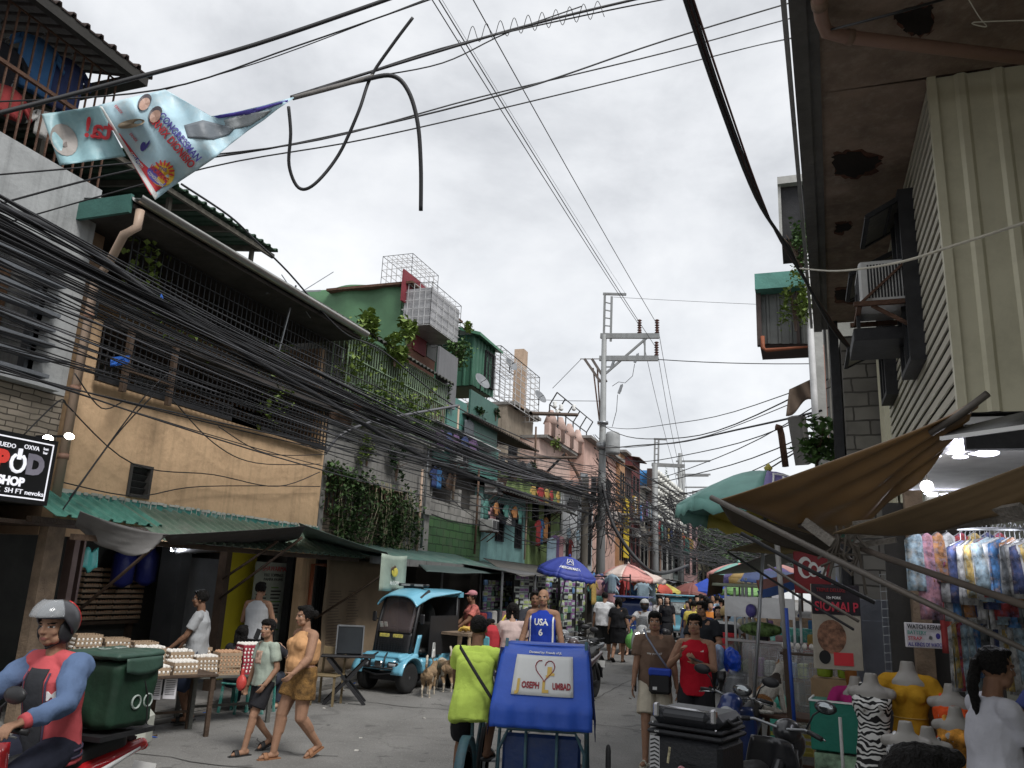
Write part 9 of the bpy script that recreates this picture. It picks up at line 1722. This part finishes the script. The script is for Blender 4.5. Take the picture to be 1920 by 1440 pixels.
# mannequins
MQ=mat('mannequin_cream',(.29,.275,.25),.45,var=.05,bump=0)
ZEB=mat('zebra_cloth',(.6,.6,.58),.9,var=0,bump=.1);_n=ZEB.node_tree;_w=_n.nodes.new('ShaderNodeTexWave');_w.inputs['Scale'].default_value=7;_w.inputs['Distortion'].default_value=9;_w.inputs['Detail'].default_value=1;_w.inputs['Detail Scale'].default_value=1.5;_w.bands_direction='Z';_rr=_n.nodes.new('ShaderNodeValToRGB');_rr.color_ramp.interpolation='CONSTANT';_rr.color_ramp.elements[0].color=(.015,.015,.015,1);_rr.color_ramp.elements[1].position=.5;_rr.color_ramp.elements[1].color=(.65,.65,.62,1);_n.links.new(_n.nodes['Texture Coordinate'].outputs['Object'],_w.inputs['Vector']);_n.links.new(_w.outputs['Fac'],_rr.inputs[0]);_n.links.new(_rr.outputs[0],_n.nodes['Principled BSDF'].inputs['Base Color'])
def mannequin(lb,px,py,d,rz,m_,L_=.75,one=False,sleeves=False,sc=1.0):
 d += .35;p=at(px,py,d);b0=p.z;sc=min(1,p.z/1.5);t_=thing('mannequin',lb,'mannequin',(p.x,p.y,max(.0,b0-1.52*sc)),rz);t_.scale=(sc,)*3;rt,fw=Vector((1,0,0)),Vector((0,1,0));mb=MB()
 loft(mb,[((0,0,.85),rt,fw,.15,.11),((0,0,.98),rt,fw,.125,.095),((0,0,1.1),rt,fw,.115,.085),((0,0,1.25),rt,fw,.15,.1),((0,0,1.34),rt,fw,.165,.09),((0,0,1.41),rt,fw,.07,.06),((0,0,1.5),rt,fw,.052,.052)],18)
 for q in (-1,1):mb.cap((.06*q,0,1.36),(.16*q,0,1.33),.04,.05,10);mb.ell((.068*q,.085,1.22),(.06,.055,.06),10)
 me=bake(mb,.012,2);me.polygons.foreach_set('use_smooth',[True]*len(me.polygons));part('bust',me,MQ,t_);part('stand',MB().cyl((0,0,.02),(0,0,.86),.015,8).lathe([(.2,0),(.2,.02),(.03,.04)],n=14),STEEL,t_)
 mb=MB();z0=1.3-L_;loft(mb,[((0,0,z0),rt,fw,.13+.14*L_,.12+.1*L_),((0,0,1.3-L_*.6),rt,fw,.16,.13),((0,0,1.06),rt,fw,.13,.1),((0,.0,1.22),rt,fw,.165,.12),((0,0,1.29),rt,fw,.168,.105),((0,0,1.33),rt,fw,.13 if not one else .08,.08)],22);[mb.ell((.068*q,.09,1.22),(.066,.058,.064),10) for q in (-1,1)]
 for q in (-1,1):
  if sleeves:mb.cap((.06*q,0,1.36),(.17*q,0,1.33),.05,.062,10);mb.tube([(.17*q,0,1.34),(.24*q,.01,1.2)],[.066,.075],12)
  elif not (one and q < 0):mb.cap((.08*q,.05,1.3),(.09*q,0,1.4),.03,.022,8);mb.cap((.09*q,0,1.4),(.08*q,-.07,1.3),.022,.03,8)
 me=bake(mb,.012,2);rumple(me,.012,9,px);me.polygons.foreach_set('use_smooth',[True]*len(me.polygons));part('dress',me,m_,t_)
 if sleeves and L_ > .7:part('belt',MB().tube([(cos(a_)*.135,sin(a_)*.108,1.045) for a_ in [k_*2*pi/20 for k_ in range(20)]],.006,6,closed=True),mat('cord_belt',(.4,.25,.06),.7),t_)
fz=RAD(180-6)
mannequin('mannequin in a long zebra striped one shoulder dress',1632,1262,6.5,fz,ZEB,.95,True);mannequin('mannequin in a ribbed mustard short sleeved dress with a thin belt',1700,1238,6.6,fz,cloth('mustard_knit',(.45,.24,.02),.9,.4),.85,sleeves=True);mannequin('mannequin in a magenta dress half hidden behind the zebra one',1603,1268,7.1,fz,cloth('magenta_dress',(.3,.02,.12)),.9,sleeves=True)
mannequin('mannequin in a rust brown halter dress at the rear',1614,1216,7.8,fz,cloth('rust_dress',(.26,.1,.03)),.9);mannequin('mannequin in a plain maroon top behind the ponytailed girl',1773,1238,7.0,fz,cloth('maroon_top',(.14,.015,.04)),.6,sleeves=True);mannequin('mannequin in a bright orange red one shoulder top',1782,1282,6.3,fz,cloth('orange_red_top',(.6,.08,.02)),.5,True)
mannequin('mannequin in a yellow halter top with a printed skirt',1790,1325,5.8,fz,mat('print_skirt',(.45,.2,.03),.9,var=1,sc=9),.8);mannequin('low white mannequin in a black and white checkered halter',1697,1352,5.2,fz,mat('check_halter',(.35,.35,.35),.9,var=1.6,sc=30,bump=0),.35,True);mannequin('second low mannequin with a checkered strap beside it',1738,1362,5.4,fz,mat('check_halter',(0,)*3),.3)
# clothes racks
gi=0
for row,(y_px,d,x0_,x1_,n,h_,w_,lb) in enumerate([(1150,6.0,1795,1925,17,.5,.3,'lower rack of childrens clothes'),(1080,5.9,1790,1925,17,.3,.25,'middle row of pale hangers'),(1000,5.7,1800,1930,15,.42,.3,'top rack of childrens clothes')]):
 t=thing('clothes_rail','steel rail of the %s' % lb,'rail',at((x0_+x1_)/2,y_px,d));part('bar',MB().cyl(at(x0_-6,y_px-8,d),at(x1_+30,y_px-8,d),.012,8),STEEL,t,world=True)
 for k_ in range(n):gi += 1;p=at(x0_+(x1_-x0_)*k_/(n-1),y_px,d);hang('',p.x,p.y,p.z-.02-ru(0,.03),12+[2,8,2,0,9,6,2,1,8,11,2,10][gi*5 % 12],RAD(50+ru(-14,14)),w_,h_*ru(.85,1.1),gi,'vest',label='small %s childrens garment on the %s' % (GN[[2,8,2,0,9,6,2,1,8,11,2,10][gi*5 % 12]],lb),group=lb)
for i,(px,c_,kd,h_) in enumerate([(1716,8,'trousers',.42),(1735,4,'dress',.62),(1756,11,'dress',.36),(1775,2,'dress',.5),(1800,0,'shirt',.5),(1825,6,'shirt',.5),(1850,1,'shirt',.55),(1872,0,'shirt',.6)]):p=at(px,998,5.9);hang('',p.x,p.y,p.z,c_+12,RAD(20),.17,h_,200+i,kd,label='%s garment hanging under the plank beam, %s from the left' % (GN[c_],'first second third fourth fifth sixth seventh eighth'.split()[i]),group='garments under the plank beam')
for i,(px,c_) in enumerate([(1778,11),(1785,9),(1772,0)]):p=at(px,1075,6.3);hang('',p.x,p.y,p.z,c_,RAD(20),.14,.6,230+i,'dress',label='long %s dress hanging behind the beams' % GN[c_],group='garments under the plank beam')
# boxes, jars, counters
t=thing('green_crate_table','deep green painted box table standing before the shop','table',vloc(1556,7.7,0),RAD(-6));part('box',MB().bbox((0,0,.86),(.42,.4,.42),.01),mat('deep_green_paint',(.01,.16,.11),.5,dirt=(.02,.07,.05)),t);part('rim',MB().bar((-.21,-.2,1.075),(.21,-.2,1.075),.015).bar((-.21,-.2,1.075),(-.21,.2,1.075),.015),WHITE,t);part('skirt_cloth',MB().bbox((0,0,.32),(.38,.36,.62),.01),mat('circle_cloth',(.2,.3,.2),.8,var=.9,sc=9,bump=0),t)
t=thing('plywood_box','pale plywood counter box with jars on top','counter',vloc(1562,8.6,0),RAD(-6));part('box',MB().bbox((0,0,.6),(.5,.35,1.15),.006),mat('plywood',(.33,.22,.12),.7,var=.2,sc=3),t)
for i,x in enumerate((-.12,.08)):p=vloc(1562,8.55,1.19);t=thing('glass_jar','glass jar with yellow green contents, %s one' % ['left','right'][i],'jar',Vector(p)+Vector((x,-.03*i,0)),0);part('jar',MB().lathe([(.07,0),(.08,.02),(.08,.2),(.065,.22)],n=14),mat('pickle_green',(.22,.3,.03),.2),t);part('lid',MB().lathe([(.07,.222),(.07,.26),(0,.262)],n=14),STEEL,t)
p=vloc(1565,7.0,0);solo('white_pipe',MB().cyl((0,0,0),(-.01,0,1.02),.014,8),mat('pale_pipe',(.4,.4,.38),.6),'thin pale pipe standing upright before the green box','pipe',loc=p)
t=thing('folded_chair','dark seat back at the far right edge behind the girl','chair',vloc(1905,4.6,.18),RAD(20));part('seat',MB().bbox((0,0,.45),(.4,.4,.05),.02),SEATM,t);part('backrest',MB().bbox((0,.2,.85),(.4,.05,.5),.03),SEATM,t);[part('leg',MB().bar((.17*a_,.17*b_,0),(.17*a_,.17*b_,.43),.03),IRON,t) for a_ in (-1,1) for b_ in (-1,1)]
solo('stall_backdrop',MB().boxp((.72,8.35,0),(1.6,8.42,2.9)),mat('dark_backdrop',(.04,.038,.035),.9),'dark board wall behind the mannequins','partition')
for i,(px,d,w_) in enumerate([(1520,13,1.6),(1500,18,2),(1480,25,2.4),(1465,34,3)]):
 c=at(px,1110,d);t=thing('street_stall','cluttered roadside stall on the right, %s along the row' % ['nearest','second','third','fourth'][i],'stall',(c.x,c.y,gz(c.x,c.y)));part('counter',MB().bbox((0,0,.45),(w_,.9,.9),.03),[WOOD,mat('stall_red',(.25,.04,.03),.6),TEAL,WOOD][i],t);part('canopy',MB().sheet(lambda u,v:((u-.5)*w_*1.3,(v-.5)*1.8,2.15+.25*v-.06*sin(u*3.1)),6,4,.01),mat('stall_canopy_%d' % i,[(.05,.1,.3),(.3,.25,.15),(.12,.12,.12),(.3,.06,.05)][i],.6,bump=.2),t);[part('post',MB().bar((w_*.6*a_,.8*b_,0),(w_*.6*a_,.8*b_,2.2),.04),STEEL,t) for a_ in (-1,1) for b_ in (-1,1)];[part('goods',MB().bbox((-w_/2+.2+k_*w_/6,-.1,.98),(.18,.4,ru(.1,.35)),.03),GARM[(k_+i*3) % 12],t) for k_ in range(6)]
for i,(px,d) in enumerate([(905,20),(1150,26),(1185,32),(1225,40),(1260,52)]):
 c=onx(px,1120,-7.9);c=Vector((-7.7,min(c.y,80) if c.y > 0 else d,0));t=thing('street_stall','roadside stall along the left shops, %s one' % ['first','second','third','fourth','fifth'][i],'stall',(c.x,c.y,gz(c.x,c.y)),RAD(90));part('counter',MB().bbox((0,0,.45),(2.2,.9,.9),.03),[WOOD,TEAL,WOOD,mat('stall_red',(0,)*3),WOOD][i],t);part('canopy',MB().sheet(lambda u,v:((u-.5)*3,(v-.5)*1.8,2.2+.2*v-.06*sin(u*3.1)),6,4,.01),mat('left_canopy_%d' % i,[(.1,.1,.1),(.1,.2,.15),(.25,.22,.2),(.12,.12,.14),(.3,.3,.28)][i],.6,bump=.2),t);[part('goods',MB().bbox((-.9+k_*.36,0,1.0),(.28,.5,ru(.15,.5)),.03),GARM[(k_+i*5) % 12],t) for k_ in range(6)];[part('post',MB().bar((1.3*a_,.8*b_,0),(1.3*a_,.8*b_,2.2),.04),STEEL,t) for a_ in (-1,1) for b_ in (-1,1)]
# ================================================================== FACADE CLUTTER
RST=mat('rust_sheet',(.13,.08,.055),.85,.1,var=.5,sc=6,bump=.3)
WL=['planted house','panelled house','turquoise house','lime house','white house','pink house']
for i,(px,py,w_,h_,m_,lb) in enumerate([(640,770,.9,.5,RST,'rusty sheet patch nailed on the planted house wall'),(720,800,.7,.35,CONC,'pale repair board on the planted house wall'),(845,905,.5,.4,RST,'rusty plate over the bare block wall'),(940,905,.8,.3,RST,'rusty sheet above the turquoise house'),(965,885,.6,.5,DWOOD,'dark board over the lime upper wall'),(1020,905,1.0,.5,RST,'rusty awning plate over the lime house'),(1075,945,1.4,.4,IRON,'black canopy plate on the white house'),(1130,960,1.2,.8,WOOD,'brown board on the salmon house'),(1095,900,1.2,.6,STEEL,'grey sheet between the pink houses'),(905,850,.8,.3,RST,'rusty strip under the dark teal panel')]):
 p=onx(px,py,-8.9);solo('wall_sheet',MB().box((p.x,p.y,p.z),(.04,w_,h_),(ru(-.12,.12),ru(-.1,.3),0)),m_,lb,'metal sheet')
for i,(px,y0,y1) in enumerate([(792,880,1035),(808,760,1030),(898,880,1040),(988,930,1050),(1052,930,1055),(1005,800,900),(860,760,940)]):
 a,b=onx(px,y0,-8.85),onx(px,y1,-8.85);b.y=a.y;solo('wall_pipe',MB().tube([a,a.lerp(b,.5)+Vector((0,.03,0)),b],.035,6),[PIPE,STEEL,RST][i % 3],'%s pipe running down the facades, %s from the orange building' % (['cream','grey','rusty'][i % 3],'first second third fourth fifth sixth seventh'.split()[i]),'pipe')
aircon('air conditioner high on the lime house',1032,960,-8.9,1.1);aircon('dusty air conditioner on the salmon house',1150,975,-9.1,1.3);aircon('air conditioner beside the maroon panel',850,870,-8.85,.8)
for i,(px,py,dx) in enumerate([(900,735,-9.3),(1010,760,-9.4),(955,700,-10)]):
 p=onx(px,py,dx);t=thing('satellite_dish','grey satellite dish on the %s roof' % ['rusty','cream house','wire cage'][i],'satellite dish',p);part('dish',MB().lathe([(.0,0),(.15,.02),(.28,.08),(.3,.1),(.28,.1),(.0,.03)],(0,0,.3),16,(.8,-.3,.5)),STEEL,t);part('arm',MB().bar((0,0,0),(0,0,.32),.03).bar((0,0,.3),(.22,-.08,.38),.015),IRON,t)
k_=0
for px0,px1,py,x in ((905,985,930,-8.6),(995,1050,905,-8.5),(820,895,800,-8.6),(1060,1105,985,-8.6),(935,1000,850,-8.8)):
 a,b=onx(px0,py,x),onx(px1,py+(px1-px0)*.25,x);pwire([a,a.lerp(b,.5)-Vector((0,0,.06)),b],.006,'thin clothes line strung along the left facades, %s from the left' % {905:'third',995:'fifth',820:'first',1060:'last',935:'fourth'}[px0])
 for q in range(5):k_ += 1;p=a.lerp(b,(q+.5)/5+ru(-.05,.05));hang('',p.x,p.y,p.z-.06,(k_*5+q) % 12,RAD(88+ru(-8,8)),ru(.3,.45),ru(.4,.6),300+k_,'shirt',label='washed %s garment on a facade clothes line, number %d' % (GN[(k_*5+q) % 12],k_) if False else '%s garment drying on a line across the left facades' % GN[(k_*5+q) % 12],group='washing on the facade lines')
rr=random.Random(77)
for i,(px,py,s_) in enumerate([(830,735,.3),(745,870,.5),(690,840,.5),(640,900,.5),(930,775,.3),(1040,830,.5),(1250,900,.8),(1000,880,.3)]):bush('wall_plant','straggly plant clinging to the left facades, %s from the left' % 'fifth third second first sixth eighth ninth seventh'.split()[i],onx(px,py,-8.85),(.14,s_*.9,s_*.8),260,.09,[LEAF,LEAFD,LEAFY][i % 3])
JM_=mat('road_joint',(.06,.058,.054),.95,var=.4,sc=6,bump=.3)
def strip(lb,pts,w_,m_=JM_,nm='road_joint'):
 mb=MB();P_=[Vector(p) for p in pts];vs=[];fs=[]
 for i,p in enumerate(P_):
  d=(P_[min(i+1,len(P_)-1)]-P_[max(i-1,0)]).normalized();n_=Vector((-d.y,d.x,0))*w_*rr.uniform(.4,1)/2
  for q in (n_,-n_):vs.append((p.x+q.x,p.y+q.y,gz(p.x+q.x,p.y+q.y)+.005))
 for i in range(len(P_)-1):fs.append((2*i,2*i+1,2*i+3,2*i+2))
 mb.add(vs,fs);solo(nm,mb,m_,kind='structure',loc=(0,0,0))
for k_,y in enumerate((7.6,12.2,17,23)):strip('',[(-8.3+i*.35,y+.06*sin(i*1.7)+rr.uniform(-.02,.02),0) for i in range(25)],.03)
strip('',[(-3.6+rr.uniform(-.03,.03),6+i*.4,0) for i in range(60)],.022)
for k_ in range(6):
 x,y=rr.uniform(-7.5,-1),rr.uniform(7,13);pts=[]
 for i in range(14):x += rr.uniform(-.05,.22);y += rr.uniform(-.16,.16);pts.append((x,y,0))
 strip('',pts,.018,nm='road_crack')
strip('',[(-8.15,i*1.2,0) for i in range(60)],.34,mat('gutter_grime',(.075,.07,.062),.9,var=.4,sc=3,bump=.4),'gutter_grime')
for i in range(40):x,y=ru(-8.2,-7.2) if i < 28 else ru(-7,.2),ru(7,24);solo('litter',MB().box((0,0,.006),(ru(.03,.07),ru(.02,.05),.008),(ru(-.4,.4),ru(-.3,.3),ru(0,3))),[lit,DWOOD,BLUEP,PAP][i % 4],'%s scrap lying %s' % (['cream','brown','bright blue','grey white'][i % 4],'in the left gutter' if i < 28 else 'out on the roadway'),'litter','litter in the gutter' if i < 28 else 'litter on the roadway',loc=(x,y,gz(x,y)))
